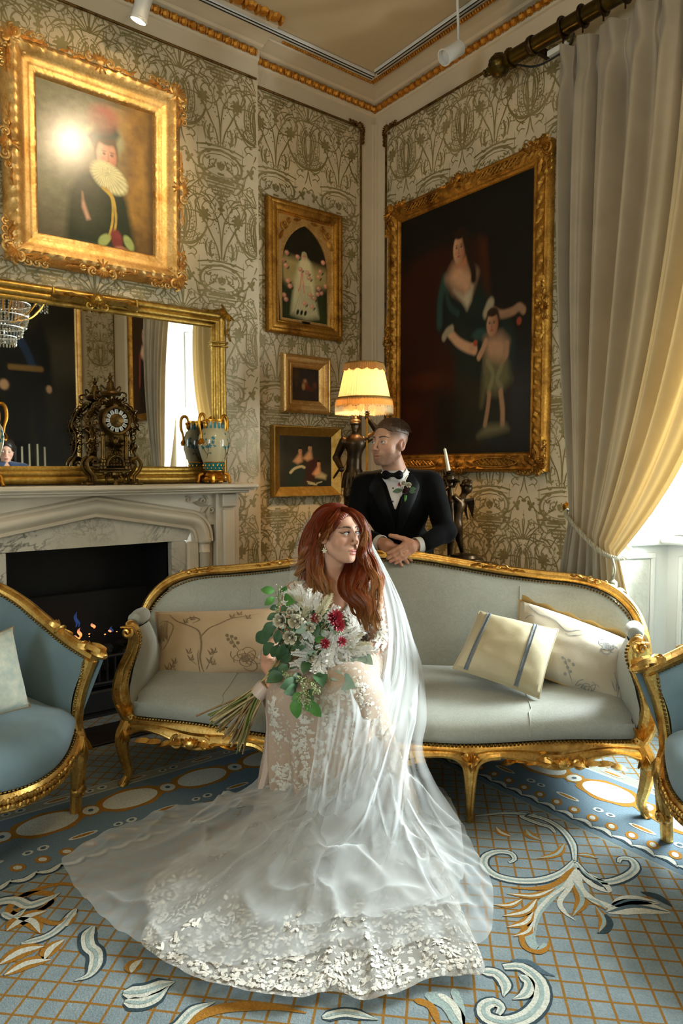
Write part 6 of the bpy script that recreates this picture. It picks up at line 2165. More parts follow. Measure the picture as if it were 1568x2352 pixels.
for i in range(22):
 y = (1.00 - .107 * i) if i < 11 else (-.16 - .107 * (i - 11))
 if i >= 11:
  y -= .0
 th = np.linspace(0,2 * PI,22,endpoint=False)
 g = G(); g.tube(np.stack([.046 * np.cos(th),0 * th + y,.046 * np.sin(th)],1),.0075,7,closed=True); g.tube([(0,y,-.05),(.0,y,-.075)],.004,5)
 obj('ring',g,M['bronze'],r)
tag(obj('cable_connector',G().box((-.014,-.055,-.014),(.014,.055,.014),.004),M['white_paint'],loc=(-.105,-1.50,3.365)),'white cable connector box under the curtain pole','connector')
p = bez([(-.12,-1.27,3.39),(-.11,-1.36,3.345),(-.105,-1.45,3.335),(-.105,-1.56,3.350),(-.12,-1.60,3.39)],26)
tag(obj('loose_cable',G().tube(p,.005,6),M['black']),'dark cable hanging in a loop under the curtain pole','cable')
# ---------------------------------------------------------------- picture lights on their tracks
M['white_metal'] = plain('white_enamelled_metal',srgb('#e3e2dc'),.35,0,.03)
t = NT('lit_bulb'); M['bulb'] = t.done(t.n('Emission',i_Color=(1,.78,.5,1),i_Strength=14.0))
def spot(label,top,head,aim,energy,size=1.0):
 top,head,aim = np.array(top,float),np.array(head,float),np.array(aim,float)
 r = thing('track_spotlight',label,'spotlight',top)
 d = unit(aim - head)
 q = head - top
 g = G(); g.box((-.03,-.03,-.012),(.03,.03,.012),.004); g.tube([(0,0,-.01),q - d * .055 + np.array([0,0,.03])],.007,8); g.ell(q - d * .055 + np.array([0,0,.02]),.018,None,10,6)
 obj('stem',g,M['white_metal'],r)
 R = frame_to(d)
 g = G(); g.lathe([(0,-.075),(.030,-.075),(.038,-.065),(.038,.045),(.042,.05),(.042,.06),(.037,.06),(.036,.03),(.0,.03)],22,q,R)
 obj('lamp_head',g,M['white_metal'],r)
 if energy:
  g = G(); g.lathe([(0,.032),(.026,.032),(.020,.045),(0,.05)],16,q,R); obj('bulb',g,M['bulb'],r)
  lo = lamp('picture_spot','SPOT',head + d * .07,energy,(1.0,.76,.46),size=.02,spot_size=math.radians(52),spot_blend=.7)
  lo.rotation_euler = Vector(d).to_track_quat('-Z','Y').to_euler()
 return r
spot('white spotlight hanging from the ceiling near the hatted portrait',(-1.61,-.26,3.738),(-1.76,-.34,3.50),(-1.90,-.10,2.80),9)
spot('white spotlight on the middle ceiling track, aimed at the hatted portrait',(-1.56,-1.72,3.738),(-1.57,-1.70,3.52),(-1.98,-.08,2.80),62)
spot('white spotlight hanging from the ceiling by the large portrait',(-.42,-1.12,3.738),(-.33,-1.00,3.50),(-1.3,-.75,2.75),0)
def track(label,a,b):
 a,b = np.array(a,float),np.array(b,float)
 d = unit(b - a); n = np.array([-d[1],d[0],0])
 r = thing('lighting_track',label,'track',(a + b) / 2)
 g = G(); q = G(); l = np.linalg.norm(b - a) / 2; q.box((-l,-.017,-.010),(l,.017,.010),.003); g.merge(q,M4(np.stack([d,n,np.array([0,0,1.0])],1)))
 obj('rail',g,M['white_metal'],r)
 g = G(); q = G()
 for s_ in (-.011,.011):
  q.box((-l,s_ - .003,-.013),(l,s_ + .003,-.008))
 g.merge(q,M4(np.stack([d,n,np.array([0,0,1.0])],1)))
 obj('conductor_slot',g,M['black'],r,kind='stuff')
track('white lighting track on the ceiling in the middle of the room',(-2.6,-1.72,3.738),(-.6,-1.72,3.738))
track('white lighting track on the ceiling along the chimney wall',(-3.2,-.255,3.738),(-.24,-.255,3.738))
track('white lighting track on the ceiling along the window wall',(-.255,-.30,3.738),(-.255,-2.8,3.738))
# ---------------------------------------------------------------- bronze warrior lamp, cherub candlestick and their tables
def figure(fn_list,lo,hi,h):
 def fn(P):
  d = None
  for (kk,f_) in fn_list:
   e = f_(P)
   d = e if d is None else smin(d,e,kk)
  return d
 return sdf_geo(fn,lo,hi,h)
C_ = lambda a,b,ra,rb=None: (lambda P: d_cap(P,a,b,ra,rb))
E3 = lambda c,r,R=None: (lambda P: d_ell(P,c,r,R))
def table(label,loc,top,rad):
 r = thing('pedestal_table',label,'table',loc)
 m = M['ebony']
 g = G(); g.lathe([(0,top - .03),(rad - .02,top - .03),(rad,top - .02),(rad,top - .005),(rad - .008,top),(0,top)],40); obj('table_top',g,m,r)
 g = G(); g.lathe([(.05,top - .03),(.06,top - .06),(.03,top - .10),(.028,.45),(.05,.40),(.055,.34),(.03,.28),(.035,.20),(.06,.16),(.0,.15)],20); obj('column',g,m,r)
 for q in range(3):
  a = 2 * PI * q / 3 + .4
  p = bez([(0.03,.22),(.12,.17),(.20,.06),(.24,.016)],14)
  g = G(); g.tube(np.stack([p[:,0] * math.cos(a),p[:,0] * math.sin(a),p[:,1]],1),np.linspace(.026,.016,len(p)),8); obj('leg',g,m,r)
 return r
M['ebony'] = plain('ebonised_wood',(.012,.009,.007),.3,0,.3,8)
WL = toroom((-.215,1.30,0)); TT_ = .86
table('dark round pedestal table under the bronze warrior lamp',WL,TT_,.16)
r = thing('table_lamp','bronze warrior statue lamp holding a lit pleated cream shade','lamp',(WL[0],WL[1],TT_),-PI / 4)
o0 = np.array([-.215,1.30,TT_])
q = lambda px,py,dy=0.0: L(px,py,1.30 + dy) - o0
hd,nk = q(816,978),q(815,998)
shl,shr = q(789,1014,-.01),q(843,1008)
el,er = q(772,1052,.02),q(868,994,.03)
hl,hr = q(784,1078,-.04),q(843,958,-.01)
ws,hp = q(812,1066),q(812,1086)
k1,k2 = q(800,1130,-.03),q(836,1130,.0)
f1,f2 = np.array([k1[0] - .012,.01,.05]),np.array([k2[0] + .01,.02,.05])
fl_ = [(.01,E3(hd + [0,0,-.004],(.026,.030,.036))),(.008,E3(hd + [-.002,-.022,-.026],(.017,.014,.018))),(.004,E3(hd + [-.001,-.032,-.006],(.005,.007,.010))),(.004,E3(hd + [0,.002,.018],(.034,.038,.024))),(.003,E3(hd + [0,-.004,.013],(.038,.046,.004))),(.004,E3(hd + [-.001,-.030,-.030],(.011,.010,.012))),
       (.006,C_(hd,nk + [0,0,.004],.013,.018)),(.02,E3((shl + shr) / 2 + [0,0,-.018],(.062,.038,.045))),(.03,C_((shl + shr) / 2 + [0,-.004,-.02],ws,.048,.038)),(.01,C_(shl,el,.026,.021)),(.008,C_(el,hl,.021,.015)),(.006,E3(hl,(.016,.016,.016))),
       (.01,C_(shr,er,.025,.020)),(.008,C_(er,hr,.020,.013)),(.006,E3(hr,(.015,.015,.017))),(.015,C_(ws,hp + [0,0,-.015],.040,.050)),
       (.02,C_(hp + [-.018,0,-.02],k1,.040,.028)),(.02,C_(hp + [.02,0,-.02],k2,.040,.028)),(.01,C_(k1,f1,.027,.016)),(.01,C_(k2,f2,.027,.016)),
       (.008,C_(f1 + [0,0,-.015],f1 + [-.008,-.045,-.022],.017,.013)),(.008,C_(f2 + [0,0,-.015],f2 + [.01,-.045,-.022],.017,.013)),
       (.006,E3(k1 + [0,-.008,-.02],(.030,.026,.022)))]
g = figure(fl_,(-.2,-.16,-.02),(.22,.18,.80),.0055)
obj('warrior_figure',g,M['bronze'],r)
g = G(); rnd = random.Random(6)
for i in range(18):                                     # tasset strips, plume, sword
 a = 2 * PI * i / 18
 c = hp + np.array([.050 * math.cos(a),.042 * math.sin(a),.0])
 g.tube([c,c + np.array([.010 * math.cos(a),.010 * math.sin(a),-.05]),c + np.array([.016 * math.cos(a),.014 * math.sin(a),-.085])],[.010,.011,.007],5)
obj('tasset',g,M['bronze'],r,kind='stuff')
g = G()
for i in range(7):
 c = hd + np.array([-.022 + .008 * i,0,.036]); g.tube([c,c + np.array([.003 * (i - 3),0,.022 + .006 * (i % 2)])],[.005,.002],5)
g.lathe([(.010,0),(.014,.004),(.010,.010),(.006,.016)],12,hd + np.array([0,0,.038]))
obj('helmet_crest',g,M['bronze'],r)
g = G(); g.tube([hl + [-.004,-.012,.01],hl + [-.035,.02,-.03],hl + [-.052,.05,-.05]],[.006,.007,.005],6); g.ell(hl + [0,-.01,.012],(.016,.008,.006))
obj('sword',g,M['bronze'],r)
g = G(); g.lathe([(0,0),(.11,0),(.115,.01),(.105,.022),(.09,.026),(.088,.036),(.0,.045)],30); obj('base',g,M['bronze'],r)
pc = hr + np.array([0,-.008,0])
g = G(); g.tube([(pc[0],pc[1],.04),(pc[0],pc[1],hr[2] + .13)],.0062,8); obj('lamp_pole',g,M['vase_gold'],r)
g = G(); g.lathe([(.008,0),(.018,.006),(.010,.012),(.014,.02),(.006,.026)],12,(pc[0],pc[1],hr[2] + .012))
for a in range(5):
 b = 2 * PI * a / 5; g.tube([(pc[0],pc[1],hr[2] + .02),(pc[0] + .014 * math.cos(b),pc[1] + .014 * math.sin(b),hr[2] + .04)],[.004,.001],5)
obj('pole_collar',g,M['bronze'],r)
sc_ = q(836,900); zt,zb = q(836,838)[2],q(836,920)[2]
cx,cy = sc_[0],sc_[1]
t = NT('pleated_shade_silk')
d1 = t.bsdf(srgb('#e9d6a8'),.8); tl = t.n('BsdfTranslucent',i_Color=(*srgb('#f2d79a'),1)); mx = t.n('MixShader',i_0=.22)
t.t.links.new(d1.outputs[0],mx.inputs[1]); t.t.links.new(tl.outputs[0],mx.inputs[2]); M['shade'] = t.done(mx)
t = NT('shade_trim_silk')
d1 = t.bsdf(srgb('#c59a58'),.8); tl = t.n('BsdfTranslucent',i_Color=(*srgb('#d89a4c'),1)); mx = t.n('MixShader',i_0=.2)
t.t.links.new(d1.outputs[0],mx.inputs[1]); t.t.links.new(tl.outputs[0],mx.inputs[2]); M['shade_trim'] = t.done(mx)
n_ = 240
g = G(); g.lathe([(.150,zb),(.128,(zb + zt) / 2),(.106,zt)],n_,(cx,cy,0),wob=lambda th: .018 * (np.arange(len(th)) % 4 - 1.5) / 1.5)
g.f = [f for f in g.f if len(f) == 4]
sh_ = obj('lamp_shade',g,M['shade'],r)
def swag(z0,z1,r0,r1,nn,name,m):
 th = np.linspace(0,2 * PI,181)[:-1]
 sw = np.abs(np.sin(th * nn / 2))
 P = np.stack([np.stack([cx + (r0 + (r1 - r0) * v + .004 * np.sin(th * 60)) * np.cos(th),cy + (r0 + (r1 - r0) * v + .004 * np.sin(th * 60)) * np.sin(th),z0 + (z1 - z0) * v * (.75 + .25 * sw)],1) for v in np.linspace(0,1,5)],1)
 g = G(); g.grid(P,closed_u=True)
 return obj(name,g,m,sh_)
swag(zt + .004,zt - .042,.110,.122,14,'top_swag',M['shade_trim'])
swag(zb + .012,zb - .048,.156,.166,16,'bottom_swag',M['shade_trim'])
th = np.linspace(0,2 * PI,60,endpoint=False)
for (rr_,zz) in ((.109,zt + .004),(.157,zb + .010)):
 g = G(); g.tube(np.stack([cx + rr_ * np.cos(th),cy + rr_ * np.sin(th),0 * th + zz],1),.0045,6,closed=True); obj('shade_braid',g,M['gilt_mirror'],sh_)
g = G()
for i in range(220):
 a = 2 * PI * i / 220
 g.tube([(cx + .166 * math.cos(a),cy + .166 * math.sin(a),zb - .034),(cx + .166 * math.cos(a),cy + .166 * math.sin(a),zb - .070 - .004 * (i % 3))],.0016,3,caps=False)
obj('fringe',g,M['shade'],sh_,kind='stuff')
g = G(); g.ell((cx,cy,zb + .05),(.028,.028,.038)); obj('bulb',g,M['bulb'],r)
g = G(); g.tube(bez([(pc[0],pc[1],hr[2] + .13),(cx,cy,zb - .02),(cx,cy,zb + .02)],8),.007,6); g.tube([(cx - .10,cy,zt + .002),(cx + .10,cy,zt + .002)],.0025,5); g.tube([(cx,cy - .10,zt + .002),(cx,cy + .10,zt + .002)],.0025,5); g.tube([(cx,cy,zb),(cx,cy,zt + .01)],.003,5)
obj('shade_carrier',g,M['vase_gold'],r)
lc = toroom(o0 + np.array([cx,cy,zb + .05]))
lamp('warm_room_fill','POINT',(-1.95,-3.0,3.35),15,(1.0,.70,.40),size=.16)  # added warm fill near the ceiling; the chandelier itself is unlit
lamp('lamp_bulb','POINT',lc,30,(1.0,.62,.28),size=.04)
CB = np.array([.425,1.10,.79])
table('dark round pedestal table behind the right end of the sofa',toroom((CB[0],CB[1],0)),CB[2],.17)
r = thing('candlestick','dark bronze cherub statue holding up a torch with one white candle','candlestick',toroom(CB),-PI / 4)
q = lambda px,py,dy=0.0: L(px,py,CB[1] + dy) - CB
hd = q(1072,1121); ch_ = q(1052,1162); pv = q(1045,1206);
fl_ = [(.008,E3(hd,(.030,.033,.033))),(.01,E3(ch_,(.034,.030,.036))),(.02,C_(ch_,pv,.030,.030)),(.01,C_(hd,ch_,.018)),(.01,C_(ch_ + [-.018,0,.012],q(1034,1150,-.03),.017,.013)),(.008,C_(q(1034,1150,-.03),q(1032,1118,-.02),.013,.010)),
       (.01,C_(ch_ + [.022,0,.008],q(1044,1142,-.04),.016,.012)),(.015,C_(pv + [-.012,0,0],q(1034,1240,-.02),.028,.020)),(.01,C_(q(1034,1240,-.02),q(1032,1278,.0),.019,.012)),
       (.015,C_(pv + [.014,0,0],q(1054,1238,.03),.027,.019)),(.01,C_(q(1054,1238,.03),q(1062,1272,.06),.018,.011)),(.006,C_(q(1032,1279),q(1022,1283,-.04),.012,.009)),(.006,C_(q(1062,1273,.06),q(1064,1282,.02),.012,.009))]
for i in range(14):
 a,b = rnd.uniform(0,6.28),rnd.uniform(-.3,1.5)
 fl_.append((.004,E3(hd + np.array([.028 * math.cos(a) * math.cos(b),.030 * math.sin(a) * math.cos(b),.012 + .026 * math.sin(b)]),(.012,.012,.011))))
g = figure(fl_,(-.20,-.14,-.01),(.16,.16,.50),.0048)
obj('cherub_figure',g,M['bronze'],r)
for sg,(a,b_,c) in ((1,(q(1062,1150,.02),q(1088,1152,.05),q(1086,1182,.06))),(-1,(q(1056,1150,.03),q(1070,1160,.09),q(1074,1185,.10)))):
 g = G()
 for i in range(6):
  u = i / 5
  g.tube([a,a + (b_ - a) * (.5 + .4 * (1 - u)) + np.array([0,0,.01 * (1 - u)]),b_ * (1 - u) + c * u + np.array([0,0,-.02])],[.008,.012,.003],5)
 obj('wing',g,M['bronze'],r)
b0,b1,b2 = q(1040,1236,-.03),q(1033,1120,-.02),q(1031,1083,-.02)
g = G(); g.tube([b0,b1,b2],[.012,.017,.026],12)
g.lathe([(.028,0),(.036,.012),(.034,.03),(.026,.04),(.03,.05),(.022,.055)],14,b2 - np.array([0,0,.055]))
for i in range(12):
 a = rnd.uniform(0,6.28); leaf3(g,b1 * (1 - i / 14) + b2 * (i / 14) + np.array([.02 * math.cos(a),.02 * math.sin(a) - .005,0]),rnd.uniform(0,6.2),.05,.022)
obj('torch',g,M['bronze'],r)
g = G(); c1,c2 = q(1030,1081,-.02),q(1021,1031,-.02); g.tube([c1,c2],[.0105,.0075],12); g.tube([c2,c2 + np.array([0,0,.006])],.001,4)
obj('candle',g,plain('ivory_wax',srgb('#d9d0b4'),.45,0,.04),r)
g = G(); g.lathe([(0,0),(.10,0),(.11,.012),(.10,.03),(.07,.035),(.065,.05),(.05,.055),(0,.06)],28,(-.02,.0,0)); obj('base',g,M['bronze'],r)
# ---------------------------------------------------------------- things seen only in the mirror
t = NT('cut_crystal')
gl = t.n('BsdfGlossy',i_Roughness=.04,i_Color=(.9,.92,.92,1)); tr_ = t.n('BsdfTransparent',i_Color=(.85,.88,.88,1)); mx = t.n('MixShader',i_0=.45)
t.t.links.new(tr_.outputs[0],mx.inputs[1]); t.t.links.new(gl.outputs[0],mx.inputs[2]); M['crystal'] = t.done(mx)
r = thing('chandelier','tiered crystal chandelier reflected in the top left of the mirror','chandelier',(-1.70,-3.25,2.40))
g = G(); g.tube([(0,0,.3),(0,0,1.34)],.008,8); g.lathe([(.05,1.30),(.03,1.32),(.05,1.345),(0,1.35)],14); obj('suspension',g,M['vase_gold'],r)
for rr_,z in ((.22,.36),(.20,.25),(.155,.15),(.10,.07)):
 th = np.linspace(0,2 * PI,40,endpoint=False)
 g = G(); g.tube(np.stack([rr_ * np.cos(th),rr_ * np.sin(th),0 * th + z],1),.003,6,closed=True); obj('tier_ring',g,M['white_metal'],r)
g = G()
for rr_,z,n_,l in ((.22,.36,44,4),(.20,.25,40,4),(.155,.15,32,3),(.10,.07,22,3)):
 for i in range(n_):
  a = 2 * PI * i / n_
  for j in range(l):
   g.ell((rr_ * math.cos(a) * (1 - .03 * j),rr_ * math.sin(a) * (1 - .03 * j),z - .014 - .024 * j),(.008,.008,.011 if j < l - 1 else .018),rot('Z',a),4,3)
obj('crystal_drop',g,M['crystal'],r,smooth=False,kind='stuff')
for i in range(8):
 a = 2 * PI * i / 8
 p = bez([(.10,.22),(.22,.26),(.30,.34),(.34,.40)],12)
 g = G(); g.tube(np.stack([p[:,0] * math.cos(a),p[:,0] * math.sin(a),p[:,1]],1),.006,6)
 arm = obj('arm',g,M['vase_gold'],r)
 g = G()
 for j in range(6):
  b = 2 * PI * j / 6
  for k in range(3):
   g.ell((.34 * math.cos(a) + .035 * math.cos(b),.34 * math.sin(a) + .035 * math.sin(b),.385 - .026 * k),(.006,.006,.012),None,4,3)
 obj('crystal_pendant',g,M['crystal'],arm,smooth=False,kind='stuff')
r = thing('console_table','dark console table by the wall opposite the chimneypiece, reflected in the mirror','table',(-1.20,RY + .22,0))
g = G(); g.box((-.50,-.18,.92),(.50,.19,.95),.006); g.box((-.46,-.15,.82),(.46,.17,.92),.004); obj('table_top',g,M['ebony'],r)
for sx in (-1,1):
 for sy in (-.13,.15):
  g = G(); g.tube([(sx * .44,sy,.83),(sx * .43,sy,.4),(sx * .44,sy,0)],[.03,.022,.016],8); obj('leg',g,M['ebony'],r)
r = thing('candelabrum','gilt four-light candelabrum with white candles, reflected in the mirror','candelabrum',(-1.14,RY + .24,.95))
g = G(); g.lathe([(.07,0),(.075,.01),(.03,.03),(.014,.06),(.012,.16),(.022,.18),(.012,.2),(.012,.30),(.0,.32)],18); obj('stem',g,M['vase_gold'],r)
for i in range(4):
 x = -.12 + .08 * i
 z = .30 + (.03 if i in (1,2) else 0)
 g = G(); g.tube(bez([(0,0,.20),(x * .6,-.01,.18),(x,-.02 * (i % 2),z - .06),(x,-.02 * (i % 2),z)],12),.006,6); g.lathe([(.02,z - .01),(.024,z),(.012,z + .004),(.012,z + .02)],12,(x,-.02 * (i % 2),0))
 a = obj('arm',g,M['vase_gold'],r)
 g = G(); g.tube([(x,-.02 * (i % 2),z + .01),(x,-.02 * (i % 2),z + .30)],[.0115,.009],10); obj('candle',g,bpy.data.materials['ivory_wax'],a)
# ---------------------------------------------------------------- people
t = NT('skin')
c = t.n('Attribute',attribute_name='Col').outputs[0]
M['skin'] = t.done(t.bsdf(c,.46,0,t.bump(t.noise(700,2),.05,.001),i_Subsurface_Weight=.12,i_Subsurface_Radius=(.010,.004,.002),i_Subsurface_Scale=.5,i_Specular_IOR_Level=.4))
M['eye'] = attr_mat('eyeball',.06,i_Coat_Weight=.5)
def head_axes(face,up=(0,0,1)):
 """columns: head's left-hand side seen from the front on the right (x), back of the head (y), crown (z)"""
 y = -unit(face)
 z = unit(np.asarray(up,float) - (np.asarray(up,float) @ y) * y)
 return np.stack([np.cross(y,z),y,z],1)
def head_field(f):
 """f = 1 woman, 0 man; face looks along -y; returns a signed-distance function in head space"""
 w = .94 if f else 1.0
 def fn(P):
  X = np.abs(P[:,0])
  S = np.stack([X,P[:,1],P[:,2]],1)
  d = d_ell(P,(0,.020,.036),(.076 * w,.095,.082))
  d = smin(d,d_ell(P,(0,-.030,-.028),(.059 * w,.054,.082)),.03)
  d = smin(d,d_cap(S,(.050 * w,.004,-.052),(.012,-.060,-.094),.020 if f else .023,.016),.026)
  d = smin(d,d_ell(P,(0,-.072,-.096),(.017 if f else .021,.014,.013)),.014)
  d = smin(d,d_ell(S,(.043 * w,-.050,-.034),(.024,.022,.024)) if f else d_ell(S,(.043,-.052,-.030),(.022,.020,.018)),.022)
  d = smin(d,d_cap(S,(0,-.078,.026),(.034,-.067,.027),.009 if f else .014,.007 if f else .009),.018)
  d = smin(d,d_ell(P,(0,-.068,-.068),(.028,.019,.022) if f else (.030,.022,.024)),.018)
  W = P.copy(); W[:,2] -= 5.0 * P[:,0] ** 2; WS = np.stack([X,W[:,1],W[:,2]],1)
  d = smax(d,-d_ell(S,(.0315,-.094,.002),(.021,.017,.0125)),.013)
  d = smin(d,d_cap(P,(0,-.083,.012),(0,-.101 if f else -.103,-.028),.0062 if f else .0075,.0068 if f else .0085),.012)
  d = smin(d,d_ell(P,(0,-.1045,-.0340),(.0082,.0088,.0074) if f else (.0098,.0095,.0085)),.007)
  d = smin(d,d_ell(S,(.0098 if f else .0115,-.0945,-.0380),(.0058,.0090,.0060) if f else (.0070,.0095,.0070)),.005)
  d = smax(d,-d_ell(S,(.0060,-.1000,-.0450),(.0036,.0050,.0036)),.002)
  lid = d_ell(S,(.0310,-.0710,.0005),(.0148,.0148,.0142))
  opening = d_ell(S,(.0312,-.0870,-.0002),(.0140,.0140,.0054) if f else (.0135,.0140,.0044))
  d = smin(d,lid,.004)
  d = smax(d,-opening,.0015)
  d = smin(d,d_ell(W,(0,-.0850 if f else -.0865,-.0655),(.0215,.0080,.0050)),.005)
  d = smin(d,d_ell(WS,(.0055,-.0872 if f else -.0890,-.0650),(.0065,.0065,.0042)),.004)
  d = smin(d,d_ell(W,(0,-.0842 if f else -.0860,-.0755),(.0175,.0086,.0062 if f else .0052)),.005)
  d = smax(d,-d_ell(W,(0,-.0950,-.0702),(.0235,.0085,.0012)),.0025)
  d = smax(d,-d_ell(P,(0,-.0930,-.0560),(.0032,.0040,.0070)),.004)
  ear = d_ell(S,(.0770 * w,.014,-.010),(.0085,.0195,.0310),rot('X',-.22) @ rot('Z',-.35))
  ear = smax(ear,-d_ell(S,(.0850 * w,.010,-.006),(.0070,.0110,.0180),rot('X',-.22)),.003)
  d = smin(d,ear,.006)
  return d
 return fn
def head_color(f,Q,skin,rough_seed=0):
 """albedo of the head by zone (head space)"""
 X = np.abs(Q[:,0])
 sm = lambda d,s: (1 / (1 + np.exp(np.clip(d / s,-30,30))))[:,None]
 c = np.tile(np.asarray(skin,float),(len(Q),1))
 n = fbm(Q[:,0] * 90 + 20,Q[:,2] * 90 + 20,5)[:,None] - .5
 c = c * (1 + .06 * n)
 ell = lambda cx,cy,cz,rx,ry,rz: np.sqrt(((X - cx) / rx) ** 2 + ((Q[:,1] - cy) / ry) ** 2 + ((Q[:,2] - cz) / rz) ** 2) - 1
 front = (Q[:,1] < -.03)[:,None]
 c = over(c,sm(ell(.043,-.06,-.034,.024,.03,.018),.3) * (.40 if f else .22),np.array(srgb('#c0705a')) if f else np.array(srgb('#b5705c')))
 c = over(c,sm(ell(0,-.10,-.036,.014,.02,.014),.3) * .20,srgb('#b5705c'))
 c = over(c,sm(ell(.077,.01,-.01,.016,.03,.036),.2) * .30,srgb('#b8604c'))
 Q0 = Q; Q = Q.copy(); Q[:,2] -= 5.0 * X ** 2
 lip_u = ell(0,-.09,-.0652,.0215,.03,.0050 * 1.05)
 lip_l = ell(0,-.09,-.0757,.0180,.03,.0062)
 c = over(c,sm(np.minimum(lip_u,lip_l),.09) * front * (.85 if f else .55),srgb('#b8605c') if f else srgb('#a05a50'))
 c = over(c,sm(ell(0,-.09,-.0703,.0225,.03,.0013),.25) * front * .75,srgb('#5a221e'))
 Q = Q0
 bx = X
 bz = .0235 + .0055 * np.sin(np.clip((bx - .012) / .038,0,1) * PI * .85) - .07 * np.clip(bx - .040,0,1)
 bd = np.maximum(np.abs(Q[:,2] - bz) - (.0030 if f else .0034) * np.clip((.052 - bx) / .030,.25,1),np.maximum(.012 - bx,bx - .050))
 c = over(c,sm(bd,.0010) * front * (.90 if f else .78),srgb('#38231a') if f else srgb('#4a3426'))
 ed = np.abs(np.sqrt(((X - .0312) / .0137) ** 2 + ((Q[:,2] + .0002) / (.0050 if f else .0046)) ** 2) - 1)
 up = (Q[:,2] > -.0012)[:,None]
 if f:
  c = over(c,sm(ell(.0325,-.085,.0062,.0175,.03,.0072),.25) * front * .50,srgb('#8a5a48'))
 c = over(c,sm(ed - .10,.05) * front * np.where(up,.92 if f else .55,.35 if f else .25),srgb('#1c100c'))
 if f:
  wing_ = np.maximum(np.abs(Q[:,2] - .0035 - .35 * (X - .045)) - .0014,np.maximum(.042 - X,X - .051))
  c = over(c,sm(wing_,.0008) * front * .8,srgb('#1c100c'))
 if not f:
  beard = np.maximum(Q[:,2] + .050 + .30 * np.clip(X - .03,0,1) * 0,np.maximum(Q[:,1] - .018,-.115 - Q[:,2]))
  side = np.maximum(np.maximum(.046 - X,Q[:,2] + .004),np.maximum(-.010 - Q[:,1] + -.02,Q[:,1] - .010))
  m = np.maximum(sm(beard,.006),sm(side,.005) * .8)
  m = m * (1 - sm(np.minimum(lip_u,lip_l) + .05,.12)) * (1 - sm(ell(.030,-.07,-.040,.020,.03,.018),.2) * .9)
  st_ = (.5 + .5 * (fbm(Q[:,0] * 500 + 50,Q[:,2] * 500 + Q[:,1] * 300 + 50,3)[:,None]))
  c = over(c,m * .78 * st_,srgb('#54382a'))
  fz = .028 - .10 * np.clip(-Q[:,1] - .02,0,1)
  side = np.maximum(-.052 - Q[:,1] + .25 * np.clip(.06 - Q[:,2],0,1),0)
  fade = np.clip((Q[:,2] - .004) / .042,0,1)[:,None] * (1 / (1 + np.exp(-(Q[:,1] + .052) / .004)))[:,None] * (X > .03)[:,None]
  fade = np.maximum(fade,(np.clip((Q[:,1] - .035) / .03,0,1) * np.clip((Q[:,2] + .055) / .05,0,1))[:,None])
  c = over(c,fade * .80 * (.8 + .4 * st_),srgb('#5a4232'))
 return np.clip(c,0,1)
def eye_obj(parent,c,gaze,iris,r=.0126):
 prof,cols = [],[]
 for a,k in ((0,'p'),(9,'p'),(10.5,'p'),(12,'i'),(17,'i'),(22,'i'),(25,'l'),(28,'s'),(40,'s'),(60,'s'),(90,'s'),(130,'s'),(180,'s')):
  prof.append((r * math.sin(math.radians(a)) + 1e-7,r * math.cos(math.radians(a)) + (.0006 if a < 26 else 0)))
  cols.append({'p': (.004,.004,.004),'i': iris,'l': tuple(np.array(iris) * .35),'s': srgb('#e4dcd4')}[k])
 g = G(); g.lathe(prof,20,c,frame_to(gaze))
 col = np.repeat(np.array(cols),20,0)
 return obj('eye',g,M['eye'],parent,col=col)
def field(parts,groups=()):
 """parts: (k, fn) smooth-joined; groups: (lo, hi, k, fn) evaluated only inside their boxes"""
 def fn(P):
  d = None
  for kk,f_ in parts:
   e = f_(P)
   d = e if d is None else smin(d,e,kk)
  for lo,hi,kk,f_ in groups:
   m = ((P > np.asarray(lo,np.float32) - .03) & (P < np.asarray(hi,np.float32) + .03)).all(1)
   if m.any():
    d = d.copy()
    d[m] = smin(d[m],f_(P[m]),kk)
  return d
 return fn
def chain(pts,rs):
 return [C_(pts[i],pts[i + 1],rs[i],rs[i + 1]) for i in range(len(pts) - 1)]
def hand_group(palm,fingers,k=.006,kf=.0035):
 """palm: list of fields; fingers: lists of points with end radii"""
 allp = [np.asarray(p) for fg in fingers for p in fg[0]]
 lo,hi = np.min(allp,0) - .05,np.max(allp,0) + .05
 def fn(P):
  d = None
  for f_ in palm:
   e = f_(P)
   d = e if d is None else smin(d,e,.012)
  for pts,r0,r1 in fingers:
   rs = np.linspace(r0,r1,len(pts))
   fd = None
   for f_ in chain(pts,rs):
    e = f_(P)
    fd = e if fd is None else smin(fd,e,.003)
   for p,rr in zip(pts[1:-1],rs[1:-1]):
    fd = smin(fd,d_ell(P,p,(rr * 1.07,) * 3),.003)
   d = smin(d,fd,kf)
  return d
 return (lo,hi,k,fn)
def onto(fn,x,z,y0=-.9,y1=.9,off=0.0,steps=60):
 """first hit of the field along +y from in front; x, z arrays"""
 x,z = np.asarray(x,np.float32).ravel(),np.asarray(z,np.float32).ravel()
 y = np.full(x.shape,y0,np.float32)
 for _ in range(steps):
  d = fn(np.stack([x,y,z],1))
  y = np.minimum(y + np.clip(d,-.05,.08) * .9,y1)
 return np.stack([x,y - off,z],1)
